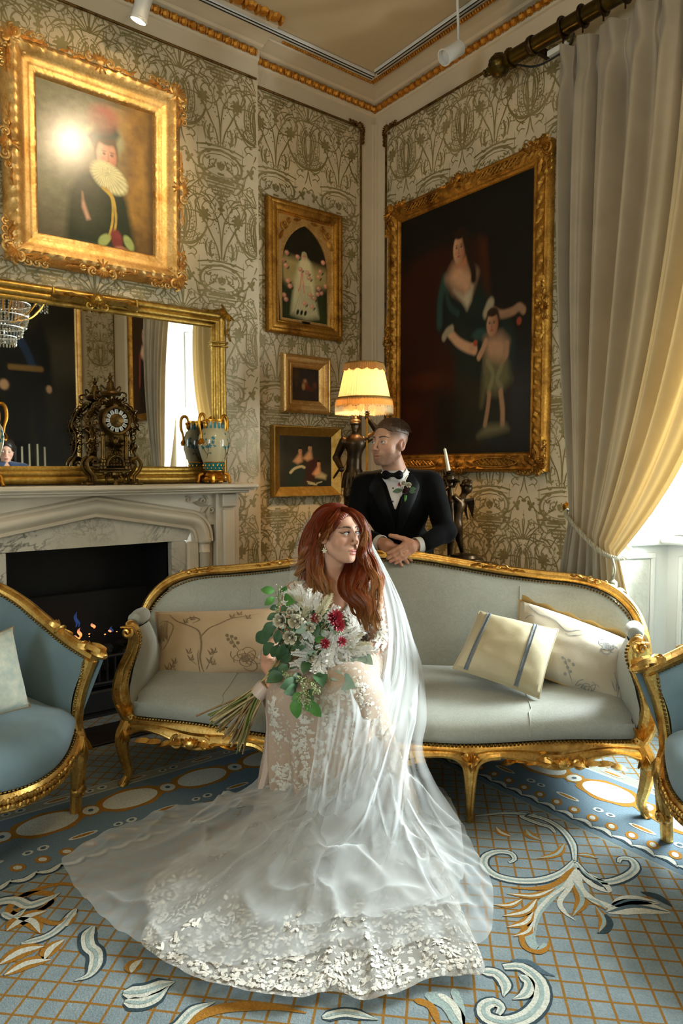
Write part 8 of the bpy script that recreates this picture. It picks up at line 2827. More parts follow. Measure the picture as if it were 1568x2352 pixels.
guides = [
 ([(778,1166,.03),(744,1180,.02),(722,1215,.05),(709,1255,.075),(700,1290,.09),(678,1322,.10)],(.008,.030,.030,.012),150),
 ([(776,1166,.02),(746,1188,-.005),(733,1226,.03),(721,1272,.045),(727,1322,.02),(744,1352,-.01),(764,1374,-.03)],(.007,.020,.022,.009),150),
 ([(778,1167,.0),(754,1192,-.03),(742,1222,.0),(731,1262,.035),(733,1306,.02),(748,1338,-.015),(757,1366,-.025)],(.006,.014,.020,.008),130),
 ([(772,1170,.10),(722,1200,.10),(705,1255,.12),(702,1310,.13),(712,1352,.10),(720,1385,.08)],(.008,.032,.034,.014),130),
 ([(778,1168,.02),(733,1200,.04),(716,1250,.065),(712,1300,.07),(722,1345,.03),(735,1372,.0)],(.008,.024,.026,.010),130),
 ([(782,1168,.01),(808,1180,-.015),(828,1205,-.005),(836,1240,.01),(832,1272,.03),(846,1300,.03),(866,1330,.0),(864,1376,-.03),(872,1412,-.05)],(.006,.012,.022,.010),150),
 ([(786,1166,.05),(824,1186,.04),(841,1225,.06),(842,1270,.07),(860,1308,.05),(872,1340,.02),(856,1380,-.03),(876,1426,-.05)],(.008,.024,.030,.012),170),
 ([(812,1265,.10),(800,1305,.05),(790,1335,.0),(796,1362,-.03),(822,1392,-.05),(834,1420,-.055),(842,1448,-.05)],(.014,.026,.028,.008),190),
 ([(824,1262,.09),(822,1300,.05),(812,1332,.0),(808,1362,-.035),(838,1392,-.055),(852,1418,-.055),(866,1446,-.05)],(.014,.026,.028,.008),190),
 ([(836,1250,.08),(846,1292,.06),(838,1326,.01),(832,1356,-.02),(852,1390,-.05),(858,1425,-.05)],(.014,.026,.026,.010),160),
 ([(778,1168,.0),(762,1186,-.058),(750,1208,-.050),(743,1232,-.015),(736,1256,.035),(728,1300,.05)],(.006,.012,.014,.010),120),
 ([(780,1167,.0),(772,1182,-.066),(760,1200,-.066),(749,1222,-.036),(740,1246,.02)],(.005,.009,.010,.007),110),
 ([(784,1165,.00),(812,1172,-.03),(832,1196,-.035),(838,1226,-.02),(834,1256,.0)],(.005,.008,.010,.006),110),
]
g,g2 = G(),G()
rr = random.Random(77)
for gi,(pts,rad,num) in enumerate(guides):
 ctr = bez(np.array([L(*p) for p in pts]),30)
 m = len(ctr)
 u = np.linspace(0,1,m)
 R_ = np.interp(u,np.linspace(0,1,len(rad)),rad)
 tn = np.gradient(ctr,axis=0); tn /= np.linalg.norm(tn,axis=1,keepdims=True)
 a = np.cross(tn,unit((.126,-.99,0))); a /= np.linalg.norm(a,axis=1,keepdims=True)
 b = np.cross(a,tn)
 if rad[1] > .0125:
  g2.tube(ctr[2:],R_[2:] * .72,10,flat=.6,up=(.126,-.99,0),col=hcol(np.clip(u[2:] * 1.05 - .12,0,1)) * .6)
 subs = [(rr.uniform(0,2 * PI),math.sqrt(rr.uniform(.1,1)),rr.uniform(0,6.3),rr.uniform(13,18)) for _ in range(9)]
 for k in range(int(num * 1.5)):
  t0,q0,wav,fr_ = subs[k % 9]
  th,q = t0 + rr.gauss(0,.25),min(1.05,max(.1,q0 + rr.gauss(0,.12)))
  o = R_ * q
  tw = th + .9 * u
  amp = .0105 * np.clip(u * 2.2 - .6,0,1) * min(1,R_[len(R_) // 2] / .018)
  p = ctr + a * (o * np.cos(tw))[:,None] + b * (.62 * o * np.sin(tw))[:,None] + a * (amp * np.sin(u * fr_ + wav))[:,None] + b * (amp * np.cos(u * fr_ + wav))[:,None]
  if rr.random() < .07:
   p = p + (a * rr.uniform(-.02,.02) + b * rr.uniform(0,.015)) * (u ** 2)[:,None]
  e = m - rr.randint(0,5)
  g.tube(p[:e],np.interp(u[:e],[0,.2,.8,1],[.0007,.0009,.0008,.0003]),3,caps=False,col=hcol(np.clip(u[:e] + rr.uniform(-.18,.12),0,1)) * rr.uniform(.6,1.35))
obj('hair_lock',g2,M['hair_red'],hair,kind='stuff')
obj('hair_strand',g,M['hair_red'],hair,kind='stuff')
g = G()
for i in range(1500):
 s_ = rr.choice((-1,1,-1))
 y = rr.uniform(-.075,.115)
 a0,a1 = .16,rr.uniform(.9,1.9)
 th = np.linspace(a0,a0 - s_ * a1 if s_ > 0 else a0 + a1,9)
 y_ = y + .030 * np.abs(th - a0) ** 1.3
 k = np.sqrt(np.clip(1 - ((y_ - .026) / .1095) ** 2,0,1))
 x_ = .0835 * k * np.sin(th); z_ = .042 + .0915 * k * np.cos(th)
 P_ = np.stack([x_,y_,z_],1)
 ok = (d_ell(P_.astype(np.float32),(.006,-.112,-.012),(.078,.076,.096)) > 0) & (k > .25)
 P_ = P_[ok & (z_ > -.02)]
 if len(P_) < 4:
  continue
 g.tube(Hb(P_),.0011,3,caps=False,col=hcol(np.full(len(P_),.1)) * rr.uniform(.6,1.5))
obj('hair_strand',g,M['hair_red'],hair,kind='stuff')
ep = Hb(-.078 * .94,.004,-.050)
g = G()
g.tube([ep + [0,0,.010],ep],.0012,5)
for k in range(3):
 for i in range(6):
  an = 2 * PI * i / 6 + k
  c_ = ep + np.array([.0,-.004,-.014 - .001 * k]) + np.array([.008 * math.cos(an),-.003 * k,.009 * math.sin(an)]) * (1 - .3 * k)
  g.ell(c_,(.0030,.0025,.0034),None,6,4)
obj('earring',g,M['rose'],BRD,kind='stuff')
def lace_mat(name,base,lace,alpha_base,sc=46.0):
 """embroidered net: floral motifs from cell noise, denser where the attribute is high"""
 t = NT(name)
 at = t.n('Attribute',attribute_name='Col').outputs[0]
 dens = t.n('SeparateColor',i_0=at).outputs[0]
 wv = t.n('VectorMath',operation='ADD')
 nz = t.n('TexNoise',i_Scale=30.0,i_Detail=2.0); t.t.links.new(t.coord(),nz.inputs['Vector'])
 scv = t.n('VectorMath',operation='SCALE'); t.t.links.new(nz.outputs[1],scv.inputs[0]); scv.inputs['Scale'].default_value = .022
 t.t.links.new(t.coord(),wv.inputs[0]); t.t.links.new(scv.outputs[0],wv.inputs[1])
 v1 = t.n('TexVoronoi',feature='F1',i_Scale=sc); t.t.links.new(wv.outputs[0],v1.inputs['Vector'])
 v2 = t.n('TexVoronoi',feature='DISTANCE_TO_EDGE',i_Scale=sc * 2.1); t.t.links.new(wv.outputs[0],v2.inputs['Vector'])
 v3 = t.n('TexVoronoi',feature='F1',i_Scale=sc * 3.4); t.t.links.new(wv.outputs[0],v3.inputs['Vector'])
 fl = t.ramp(t.math('ADD',v1.outputs[0],t.math('MULTIPLY',v3.outputs[0],.35)),.46,.62,1,0)
 ed = t.ramp(v2.outputs[0],.010,.030,.45,0)
 motif = t.math('MAXIMUM',fl,ed)
 th = t.ramp(t.math('ADD',t.math('MULTIPLY',motif,.9),t.math('SUBTRACT',t.math('MULTIPLY',dens,1.5),.95)),.10,.40)
 colr = t.mix(th,base,lace)
 bs = t.bsdf(colr,.6,0,t.bump(th,.8,.003),i_Sheen_Weight=.15)
 tp = t.n('BsdfTransparent')
 tl = t.n('BsdfTranslucent',i_Color=(*lace,1))
 m0 = t.n('MixShader',i_0=.15); t.t.links.new(bs.outputs[0],m0.inputs[1]); t.t.links.new(tl.outputs[0],m0.inputs[2])
 mx = t.n('MixShader')
 t.t.links.new(t.math('MAXIMUM',th,alpha_base) if alpha_base < 1 else t.math('ADD',th,2.0),mx.inputs[0])
 t.t.links.new(tp.outputs[0],mx.inputs[1]); t.t.links.new(m0.outputs[0],mx.inputs[2])
 return t.done(mx)
ivory,nude = srgb('#e6dfd2'),srgb('#cdb39c')
M['lace_sheer'] = lace_mat('sheer_ivory_lace',srgb('#dcc8b4'),ivory,.12,56)
M['lace_skirt'] = lace_mat('lace_over_blush_lining',nude,ivory,1.0,58)
off = .006
bod = field([(kk,f_) for kk,f_ in b_torso] + [(kk,f_) for kk,f_ in b_arms])
def bodice_fn(P):
 d = bod(P) - off - .0012 * np.sin(P[:,2] * 260)
 d = smax(d,-d_cap(P,n0,n1 + np.array([0,-.01,.012]),.060,.066),.004)                    # neckline
 d = smax(d,-d_ell(P,L(768,1372,.02),(.052,.08,.062)),.006)                              # illusion V
 for w,e in ((wl_,el_),(wr_,er_)):
  dd = unit(w - e)
  d = smax(d,(P - (w + dd * .004).astype(np.float32)) @ dd.astype(np.float32) * np.where(np.linalg.norm(P - w.astype(np.float32),axis=1) < .12,1,0) - np.where(np.linalg.norm(P - w.astype(np.float32),axis=1) < .12,0,1),.003)
 return smax(d,P[:,1] * .0 + (.42 - P[:,2]),.01)
v_,f_ = surface(bodice_fn,(-.52,-.26,.38),(.16,.36,.98),.0046)
dl = np.minimum(np.linalg.norm(v_ - sl_,axis=1),np.linalg.norm(v_ - sr_,axis=1))
dens = np.full(len(v_),.36)
tor = field(b_torso)(v_.astype(np.float32))
dens = np.where(tor < .020,np.clip(.98 - (v_[:,2] - .78) * 4.0,.45,.85),dens)
for w in (wl_,wr_):
 dens = np.maximum(dens,.75 - np.linalg.norm(v_ - w,axis=1) * 5)
dens = dens + .25 * (fbm(v_[:,0] * 22 + 9,v_[:,2] * 22,6) - .5)
g = G(); g.v = [v_]; g.f = f_.tolist(); g.n = len(v_)
gown = obj('lace_bodice',g,M['lace_sheer'],BRD,col=np.repeat(dens[:,None],3,1),sharp=None)
hL,hR = L(628,1890,-.24),L(800,1905,-.34)
hL[2],hR[2] = .03,.03
sk = field([(.06,E3(bpl + [0,-.02,.02],(.185,.15,.11))),(.07,C_(bpl + [-.07,-.02,.01],kL + [0,-.0,.005],.100,.078)),(.07,C_(bpl + [.07,-.02,.01],kR + [0,0,.005],.100,.078)),(.06,C_(kL + [0,0,.0],kR,.074,.074)),
   (.05,C_(kL,hL,.080,.066)),(.06,C_(kR,hR,.082,.088)),(.09,C_((kL + kR) / 2 + [0,.01,0],(hL + hR) / 2,.075,.085)),(.08,C_(kR + [.03,.03,0],L(905,1880,-.26) * [1,1,0] + [0,0,.03],.070,.11))])
def skirt_fn(P):
 an = np.arctan2(P[:,1] + .12,P[:,0] + .20)
 low = np.clip((.56 - P[:,2]) / .45,0,1)
 fold = np.sin(an * 17 + 2.4 * np.sin(P[:,2] * 5)) * .6 + np.sin(an * 31 + 5 * P[:,2]) * .4
 d = sk(P) + (.003 + .014 * low) * fold * np.clip(low * 2.5,0,1)
 return smax(d,.006 - P[:,2],.004)
v_,f_ = surface(skirt_fn,(-.52,-.56,-.02),(.26,.40,.66),.0052)
hz_ = v_[:,2]
xs_ = v_[:,0]
dens = .18 + .0 * hz_
scal = .10 + .045 * np.abs(np.sin((xs_ + .1) * 26))
dens = np.where(hz_ < scal + .06,.62,dens)                                         # scalloped border near the hem
mot = np.exp(-((xs_ + .25 + .03 * np.sin(hz_ * 20)) / .035) ** 2) * np.exp(-((hz_ - .33) / .13) ** 2)      # motif climbing the middle
mot2 = np.exp(-((xs_ + .05 + .02 * np.sin(hz_ * 17)) / .05) ** 2) * np.exp(-((hz_ - .36) / .16) ** 2)
mot3 = np.exp(-((xs_ + .38) / .025) ** 2) * np.exp(-((hz_ - .50) / .08) ** 2)
dens = np.maximum(dens,.18 + .25 * np.maximum(np.maximum(mot,mot2),mot3))
dens = np.maximum(dens,np.clip((hz_ - .56) * 6,0,.3) + .2)
dens = np.maximum(dens,.2 + .45 * np.clip((xs_ + .06) / .10,0,1))
dens = dens + .22 * (fbm(xs_ * 24 + 30,hz_ * 24 + 30,8) - .5)
g = G(); g.v = [v_]; g.f = f_.tolist(); g.n = len(v_)
def applique(fn,zones,rnd,m,parent,name,yp,off=.0014):
 """sewn lace: little flowers and leaves scattered round pixel paths, laid on a field by (x, z)"""
 polys,cent = [],[]
 for path,wd,num in zones:
  p = bez(path,60)[:,:2]
  for _ in range(num):
   c = p[rnd.randrange(len(p))] + np.array([rnd.gauss(0,wd),rnd.gauss(0,wd)])
   cen = L(c[0],c[1],yp)[[0,2]]
   a0 = rnd.uniform(0,6.3)
   if rnd.random() < .45:
    r_ = rnd.uniform(.005,.010)
    th = np.linspace(0,2 * PI,20,endpoint=False)
    q = np.stack([np.cos(th),np.sin(th)],1) * (r_ * (.62 + .38 * np.abs(np.cos(2.5 * th + a0))))[:,None]
   else:
    l_,w_ = rnd.uniform(.010,.020),rnd.uniform(.003,.006)
    th = np.linspace(0,2 * PI,12,endpoint=False)
    q = np.stack([np.cos(th) * l_ * .5,np.sin(th) * w_ * .5 * (1.2 + .6 * np.cos(th))],1) @ np.array([[math.cos(a0),math.sin(a0)],[-math.sin(a0),math.cos(a0)]])
   polys.append(q + cen)
 flat = np.concatenate(polys)
 y = onto(fn,flat[:,0],flat[:,1],-.95,.5,off)
 g = G(); i = 0
 for k,q in enumerate(polys):
  v = y[i:i + len(q)]; i += len(q)
  if np.ptp(v[:,1]) > .03 or v[:,1].max() > .38:
   continue
  c = v.mean(0) - [0,.0006 + .00001 * (k % 100),0]
  g.add(np.concatenate([v,c[None]]),[(j,(j + 1) % len(q),len(q)) for j in range(len(q))])
 return obj(name,g,m,parent,smooth=False,kind='stuff')
M['applique'] = plain('ivory_applique',srgb('#e4ded2'),.65,0,.04,60,bump=.4,bscale=400)
skirt_o = obj('skirt',g,M['lace_skirt'],BRD,col=np.repeat(dens[:,None],3,1),sharp=None)
applique(skirt_fn,[([(712,1636),(690,1690),(706,1740),(700,1800)],10,130),([(640,1770),(650,1800),(640,1835),(632,1862)],12,110),([(606,1862),(630,1866),(660,1858),(684,1840)],8,130),([(634,1600),(630,1650),(640,1700)],6,60),([(770,1600),(760,1660),(745,1720),(735,1790)],12,110),([(830,1560),(820,1620),(800,1700)],13,80),([(700,1610),(735,1590),(800,1580)],9,60),([(720,1840),(760,1830),(800,1850)],12,90)],random.Random(5),M['applique'],skirt_o,'lace_applique',-.36)
applique(bodice_fn,[([(690,1335),(668,1350),(650,1390)],9,90),([(636,1430),(625,1470),(612,1500)],7,60),([(855,1345),(868,1400),(876,1450),(872,1480)],8,150),([(860,1490),(830,1515),(812,1525)],7,60),([(790,1420),(830,1440),(810,1480)],14,110)],random.Random(6),M['applique'],gown,'lace_applique',.05)
# ---- train and veil on the floor
FLs = lambda px,py: ((on_floor(px,py) - SO) @ np.stack([SX,SY,np.array([0,0,1.0])],1))[:2]
def ridged(x,y,s):
 return (1 - np.abs(2 * fbm(x,y,s,2) - 1)) ** 3
def floor_sheet(outline,inner,hfn,nr=70,na=170,tight=1.0):
 """radial sheet from an inner closed curve out to the outline (pixels on the floor); hfn(rho, ang, x, y) -> height"""
 o = np.array([FLs(*p) for p in outline]); i_ = np.array([FLs(*p) for p in inner])
 def close(p):
  q = bez(np.concatenate([p,p[:1]]),200)
  s = np.concatenate([[0],np.cumsum(np.linalg.norm(np.diff(q,axis=0),axis=1))]); s /= s[-1]
  u = np.linspace(0,1,na,endpoint=False)
  return np.stack([np.interp(u,s,q[:,0]),np.interp(u,s,q[:,1])],1)
 O,I = close(o),close(i_)
 r = np.linspace(0,1,nr)[:,None,None] ** tight
 P2 = I[None] * (1 - r) + O[None] * r
 ang = np.linspace(0,2 * PI,na,endpoint=False)[None,:] + 0 * r[...,0]
 z = hfn(r[...,0] + 0 * ang,ang,P2[...,0],P2[...,1])
 P = np.concatenate([P2,z[...,None]],-1)
 return P.transpose(1,0,2)
train_out = [(590,1886),(520,1935),(430,1985),(360,2030),(330,2075),(345,2130),(325,2190),(400,2245),(500,2285),(600,2308),(690,2316),(760,2296),(830,2318),(920,2300),(1000,2268),(1060,2262),(1112,2256),(1095,2190),(1065,2120),(1040,2040),(1010,1965),(960,1890),(860,1868),(720,1872)]
train_in = [(610,1880),(620,1900),(640,1915),(665,1925),(690,1930),(715,1935),(740,1937),(765,1937),(790,1935),(812,1930),(830,1920),(845,1908),(858,1896),(850,1880),(800,1876),(700,1874)]
def h_train(r,a,x,y):
 return .010 + .10 * (1 - r) ** 2.2 + .050 * ridged(a * 3.2,r * 1.6,51) * (1 - r) ** .35 * np.clip(r * 4,.15,1) * .8 + .016 * fbm(a * 6 + 5,a * 6 + 5,15) * r ** 3 + .018 * fbm(x * 14 + 9,y * 14 + 9,7) * (.4 + .6 * r)
P = floor_sheet(train_out,train_in,h_train,90,240)
rr_ = np.linspace(0,1,90)[None,:] + np.zeros((240,1))
dens = np.clip(.30 + .45 * (rr_ - .55) / .30,.30,.66) + .25 * (fbm(P[...,0] * 18,P[...,1] * 18,4) - .5)
g = G(); g.grid(P,closed_u=True)
M['lace_train'] = lace_mat('beaded_lace_train',srgb('#cdc8be'),srgb('#e2dfd7'),.6,60)
train_o = obj('train',g,M['lace_train'],BRD,col=np.repeat(dens.reshape(-1)[:,None],3,1),sharp=None)
rr = random.Random(3)
gl_,g = G(),G()
for i in range(2000):                                           # flowers and leaves sewn on the border, with beads
 a,k = rr.randrange(240),int(90 * (1 - .34 * rr.random() ** 1.6)) - 2
 p = P[a,k]; e1 = unit(P[(a + 1) % 240,k] - p); e2 = unit(P[a,min(k + 1,89)] - P[a,k - 1])
 r_,a0 = rr.uniform(.005,.0105),rr.uniform(0,6.3)
 th = np.linspace(0,2 * PI,15,endpoint=False)
 rad_ = r_ * (.6 + .4 * np.abs(np.cos(2.5 * th + a0))) if rr.random() < .5 else r_ * np.sqrt(1 / (np.cos(th - a0) ** 2 / 1.8 + np.sin(th - a0) ** 2 * 5))
 nz = np.cross(e1,e2); nz = nz if nz[2] > 0 else -nz
 v = p + nz * (.0012 + 1e-5 * (i % 200)) + (np.cos(th) * rad_)[:,None] * e1 + (np.sin(th) * rad_)[:,None] * e2
 gl_.add(np.concatenate([v,[p + nz * .003]]),[(j,(j + 1) % 15,15) for j in range(15)])
 if i < 420:
  g.ell(p + nz * .005,.0016,None,4,3)
t = NT('crystal_bead'); M['bead'] = t.done(t.bsdf((.85,.86,.86),.08,.6))
obj('beading',g,M['bead'],train_o,kind='stuff'); obj('lace_applique',gl_,M['applique'],train_o,smooth=False,kind='stuff')
t = NT('white_tulle')
lw = t.n('LayerWeight',i_Blend=.45)
df = t.n('BsdfDiffuse',i_Color=(.88,.91,.92,1)); tl = t.n('BsdfTranslucent',i_Color=(.88,.91,.92,1)); tp = t.n('BsdfTransparent')
m0 = t.n('MixShader',i_0=.45); t.t.links.new(df.outputs[0],m0.inputs[1]); t.t.links.new(tl.outputs[0],m0.inputs[2])
m1 = t.n('MixShader'); t.t.links.new(t.ramp(lw.outputs['Facing'],.0,1.0,.20,.86),m1.inputs[0]); t.t.links.new(tp.outputs[0],m1.inputs[1]); t.t.links.new(m0.outputs[0],m1.inputs[2])
M['tulle'] = t.done(m1)
veil_out = [(590,1872),(500,1866),(420,1868),(330,1898),(240,1938),(165,1982),(143,2000),(150,2020),(200,2095),(285,2170),(340,2195),(420,2225),(540,2245),(660,2230),(760,2210),(850,2215),(950,2195),(1040,2190),(1098,2195),(1128,2160),(1130,2060),(1104,2000),(1078,1950),(1050,1895),(980,1850),(860,1840),(720,1850)]
veil_in = [(640,1880),(645,1905),(665,1925),(690,1940),(715,1950),(740,1955),(765,1957),(790,1955),(815,1950),(838,1940),(858,1925),(870,1908),(875,1892),(850,1880),(800,1874),(710,1872)]
def crumple(x,y,s,f):
 a = fbm(x * f + 40,y * f + 40,s,2)
 b = fbm(x * f * .8 - y * f * .5 + 60,y * f * .7 + 60,s + 9,2)
 return (1 - np.abs(2 * a - 1)) ** 6 + .7 * (1 - np.abs(2 * b - 1)) ** 7
def h_veil(r,a,x,y):
 return .026 + .16 * (1 - r) ** 1.8 + .038 * ridged(a * 2.6 + 3,r * 1.4 + 2,71) * np.clip(r * 5,.1,1) * (1.05 - r) ** .5 + .030 * crumple(x,y,31,4.6) * (1.05 - r) ** .4 + .004 * np.sin(a * 40) * r
veil = obj('veil',G().grid(floor_sheet(veil_out,veil_in,h_veil,110,300),closed_u=True),M['tulle'],BRD,sharp=None)
v2o = [(700,1840),(640,1890),(590,1950),(565,2010),(560,2080),(600,2140),(690,2170),(790,2160),(900,2150),(1000,2120),(1060,2060),(1062,1980),(1046,1900),(1000,1830),(930,1800),(820,1810)]
v2i = [(740,1860),(730,1885),(735,1910),(750,1925),(775,1932),(800,1932),(825,1925),(845,1915),(860,1900),(870,1885),(868,1868),(850,1858),(830,1850),(800,1846),(775,1846),(755,1850)]
def h_v2(r,a,x,y):
 return .045 + .24 * (1 - r) ** 1.7 + .075 * ridged(a * 3.1 + 7,r * 1.2 + 5,91) * np.clip(r * 4,.1,1) * (1.05 - r) ** .5 + .045 * crumple(x,y,51,5.6) * (1.1 - r) ** .5
obj('veil_fold',G().grid(floor_sheet(v2o,v2i,h_v2,90,240),closed_u=True),M['tulle'],veil,sharp=None)
def hang(curves,nt=90,ns=60,folds=6,amp=.02,seed=1):
 """a hanging sheet lofted across side curves (lists of sofa-frame points)"""
 C = [bez(np.array(c),nt) for c in curves]
 def res(c):
  s = np.concatenate([[0],np.cumsum(np.linalg.norm(np.diff(c,axis=0),axis=1))]); s /= s[-1]
  u = np.linspace(0,1,nt)
  return np.stack([np.interp(u,s,c[:,k]) for k in range(3)],1)
 C = np.stack([res(c) for c in C],0)
 k = len(C)
 u = np.linspace(0,k - 1,ns)
 P = np.stack([np.stack([np.interp(u,np.arange(k),C[:,j,q]) for q in range(3)],1) for j in range(nt)],1)
 S,T = np.meshgrid(np.linspace(0,1,ns),np.linspace(0,1,nt),indexing='ij')
 f = np.sin(S * folds * 2 * PI + 3 * fbm(S * 2,T * 3,seed) * 2) + .5 * np.sin(S * folds * 4.3 * PI + 4 * T)
 a = amp * np.clip(T * 3,0.1,1)
 P[...,1] += a * f
 P[...,0] += .4 * a * np.cos(S * folds * 2 * PI + T * 5)
 P += (np.array([.2,-1,.2]) * (crumple(S * .6,T * 1.0,seed + 5,4.0) * amp * 1.4 * np.clip(T * 2 - .3,0,1))[...,None])
 return P
A = [L(*p) for p in ((838,1222,.10),(858,1290,.14),(876,1370,.12),(888,1450,.08),(884,1530,-.02),(866,1610,-.22),(842,1700,-.38),(800,1790,-.46),(760,1870,-.52))]
B = [L(*p) for p in ((842,1226,.13),(886,1320,.18),(920,1400,.20),(936,1480,.16),(936,1560,.02),(922,1640,-.20),(905,1730,-.34),(890,1820,-.40),(890,1900,-.42))]
Cc = [L(*p) for p in ((840,1222,.17),(904,1340,.26),(940,1436,.28),(969,1525,.20),(977,1640,-.10),(966,1720,-.26),(990,1790,-.30),(1030,1850,-.30),(1056,1888,-.30))]
obj('veil_fold',G().grid(hang([A,B,Cc],110,70,2.3,.016,3)),M['tulle'],veil,sharp=None)
D = [L(*p) for p in ((838,1225,.10),(864,1300,.12),(884,1390,.10),(892,1470,.04),(880,1560,-.08),(846,1650,-.30),(800,1760,-.44),(700,1850,-.46),(560,1905,-.44),(430,1940,-.50))]
E_2 = [L(*p) for p in ((840,1225,.12),(890,1330,.16),(915,1420,.16),(920,1500,.08),(905,1590,-.12),(880,1690,-.34),(850,1790,-.48),(800,1890,-.58),(720,1950,-.62),(620,1990,-.66))]
F_2 = [L(*p) for p in ((842,1225,.14),(900,1340,.22),(935,1440,.22),(955,1540,.12),(950,1650,-.16),(930,1760,-.34),(925,1850,-.46),(920,1940,-.54),(900,2020,-.66),(860,2080,-.74))]
obj('veil_fold',G().grid(hang([D,E_2,F_2],110,80,2.7,.020,8)),M['tulle'],veil,sharp=None)
G1 = [L(*p) for p in ((738,1588,-.425),(730,1640,-.450),(722,1740,-.465),(700,1860,-.50))]
G2 = [L(*p) for p in ((800,1562,-.405),(808,1640,-.460),(792,1740,-.485),(770,1870,-.54))]
G3 = [L(*p) for p in ((868,1552,-.14),(878,1640,-.33),(874,1740,-.43),(850,1880,-.50))]
obj('veil_fold',G().grid(hang([G1,G2,G3],60,50,3.5,.010,12)),M['tulle'],veil,sharp=None)
Lb = [L(*p) for p in ((726,1170,.12),(696,1206,.15),(676,1262,.18),(668,1330,.20),(676,1420,.23))]
Mb = [L(*p) for p in ((778,1172,.17),(770,1230,.22),(765,1290,.24),(765,1350,.25),(770,1430,.26))]
Rb = [L(*p) for p in ((826,1190,.15),(852,1240,.19),(880,1310,.22),(900,1370,.25),(905,1440,.27))]
obj('veil_fold',G().grid(hang([Lb,Mb,Rb],50,40,3,.008,5)),M['tulle'],veil,sharp=None)
# ======================================================== bouquet
bc = L(715,1460,-.26)
BQ = thing('bouquet','large bouquet of cream roses, white foliage and eucalyptus in the seated woman\'s hands','bouquet',toroom(bc),-PI / 4)
rnd = random.Random(41)
def B_(px,py,f=0.0):
 """a point of the domed face of the bouquet; f pulls it forward"""
 q = ((px - 715) / 125.0) ** 2 + ((py - 1460) / 110.0) ** 2
 return L(px,py,max(-.47,-.21 - .10 * max(0,1 - q) - f - .0030 * max(0,py - 1515))) - bc
grip = nearer(L(610,1574,-.205)) - bc
NV = TOCAM[:,2]
for (px,py,s) in ((643,1425,.027),(678,1427,.028),(666,1464,.027),(665,1406,.0150),(713,1442,.018),(716,1512,.017),(730,1420,.015)):
 o = obj('rose',petal_rose(s,rnd),M['rose'],BQ)
 d = unit(NV + np.array([(px - 690) / 160.0,0,-(py - 1450) / 200.0]))
 o.matrix_basis = Matrix(M4(frame_to(d),B_(px,py,.045) - d * s * .5))
 g = G()
 for i in range(5):
  a = 2 * PI * i / 5
  leaf3(g,(0,0,0),a,s * 1.1,s * .5,rot('X',-PI / 2))
 sp = obj('sepal',g,M['leaf_dark'],o)
def spiky(s,n_,rnd):
 g = G()
 for i in range(n_):
  a,b = i * 2.4,1.35 * math.sqrt((i + .5) / n_)
  d = np.array([math.sin(b) * math.cos(a),math.sin(b) * math.sin(a),math.cos(b)])
  Rm = frame_to(d)
  l = s * (1.0 if i > n_ * .3 else .8)
  p0,p1,p2 = d * s * .15,d * l * .62,d * l
  w = Rm[:,0] * s * .13
  t_ = Rm[:,1] * s * .05
  g.add([p0 - w * .4,p0 + w * .4,p1 + w + t_,p1 - w + t_,p2,p1 - t_],[(0,1,2,3),(3,2,4),(0,3,5),(1,5,2),(3,4,5),(2,5,4)])
 return g
for (px,py,s,n_) in ((768,1420,.036,46),(776,1436,.030,34),(725,1420,.022,22),(745,1478,.024,24),(782,1474,.024,22)):
 o = obj('red_bloom',spiky(s,n_,rnd),M['red_bloom'],BQ,smooth=False)
 o.matrix_basis = Matrix(M4(frame_to(unit(NV + np.array([(px - 715) / 120.0,0,.25]))),B_(px,py,.04)))
def sprig(rnd,l=.10):
 g = G()
 g.tube([(0,0,0),(.004,l * .5,.003),(0,l,0)],[.0014,.0011,.0006],5)
 n_ = 12
 for i in range(n_):
  y = l * (.12 + .86 * i / n_)
  for sg in (-1,1):
   a = sg * rnd.uniform(.6,1.0)
   ll = .024 * (1 - .45 * i / n_)
   d = np.array([math.sin(a),math.cos(a),rnd.uniform(-.3,.5)])
   s_ = np.array([math.cos(a),-math.sin(a),0]) * ll * .17
   p = np.array([0,y,0])
   g.add([p,p + d * ll * .5 - s_ * 1.5,p + d * ll,p + d * ll * .5 + s_ * 1.5],[(0,1,2,3)])
 return g
protos = []
spr = [((700,1400),(688,1342)),((705,1402),(712,1350)),((715,1405),(738,1362)),((690,1405),(660,1378)),((700,1400),(700,1360)),((722,1400),(728,1372)),((745,1430),(770,1388)),((752,1432),(764,1402)),((690,1395),(676,1358)),
       ((780,1495),(838,1448)),((785,1500),(855,1485)),((780,1505),(850,1512)),((770,1500),(822,1470)),((775,1510),(830,1530)),((745,1480),(770,1455)),((720,1500),(690,1478)),((715,1505),(668,1500)),((720,1510),(664,1528)),((725,1515),(690,1545)),
       ((735,1510),(740,1556)),((745,1510),(775,1552)),((730,1495),(700,1520)),((740,1490),(790,1490)),((720,1480),(706,1450)),((730,1470),(755,1450)),((705,1470),(690,1448)),((750,1500),(800,1545)),((735,1500),(715,1545)),((760,1470),(800,1440)),((690,1380),(650,1352))]
spr += [((a[0] + rnd.uniform(-12,12),a[1] + rnd.uniform(-10,10)),(b[0] + rnd.uniform(-16,16),b[1] + rnd.uniform(-12,12))) for a,b in spr] + [((740 + rnd.uniform(-30,60),1490 + rnd.uniform(-30,40)),(750 + rnd.uniform(-40,90),1490 + rnd.uniform(-50,60))) for _ in range(12)]
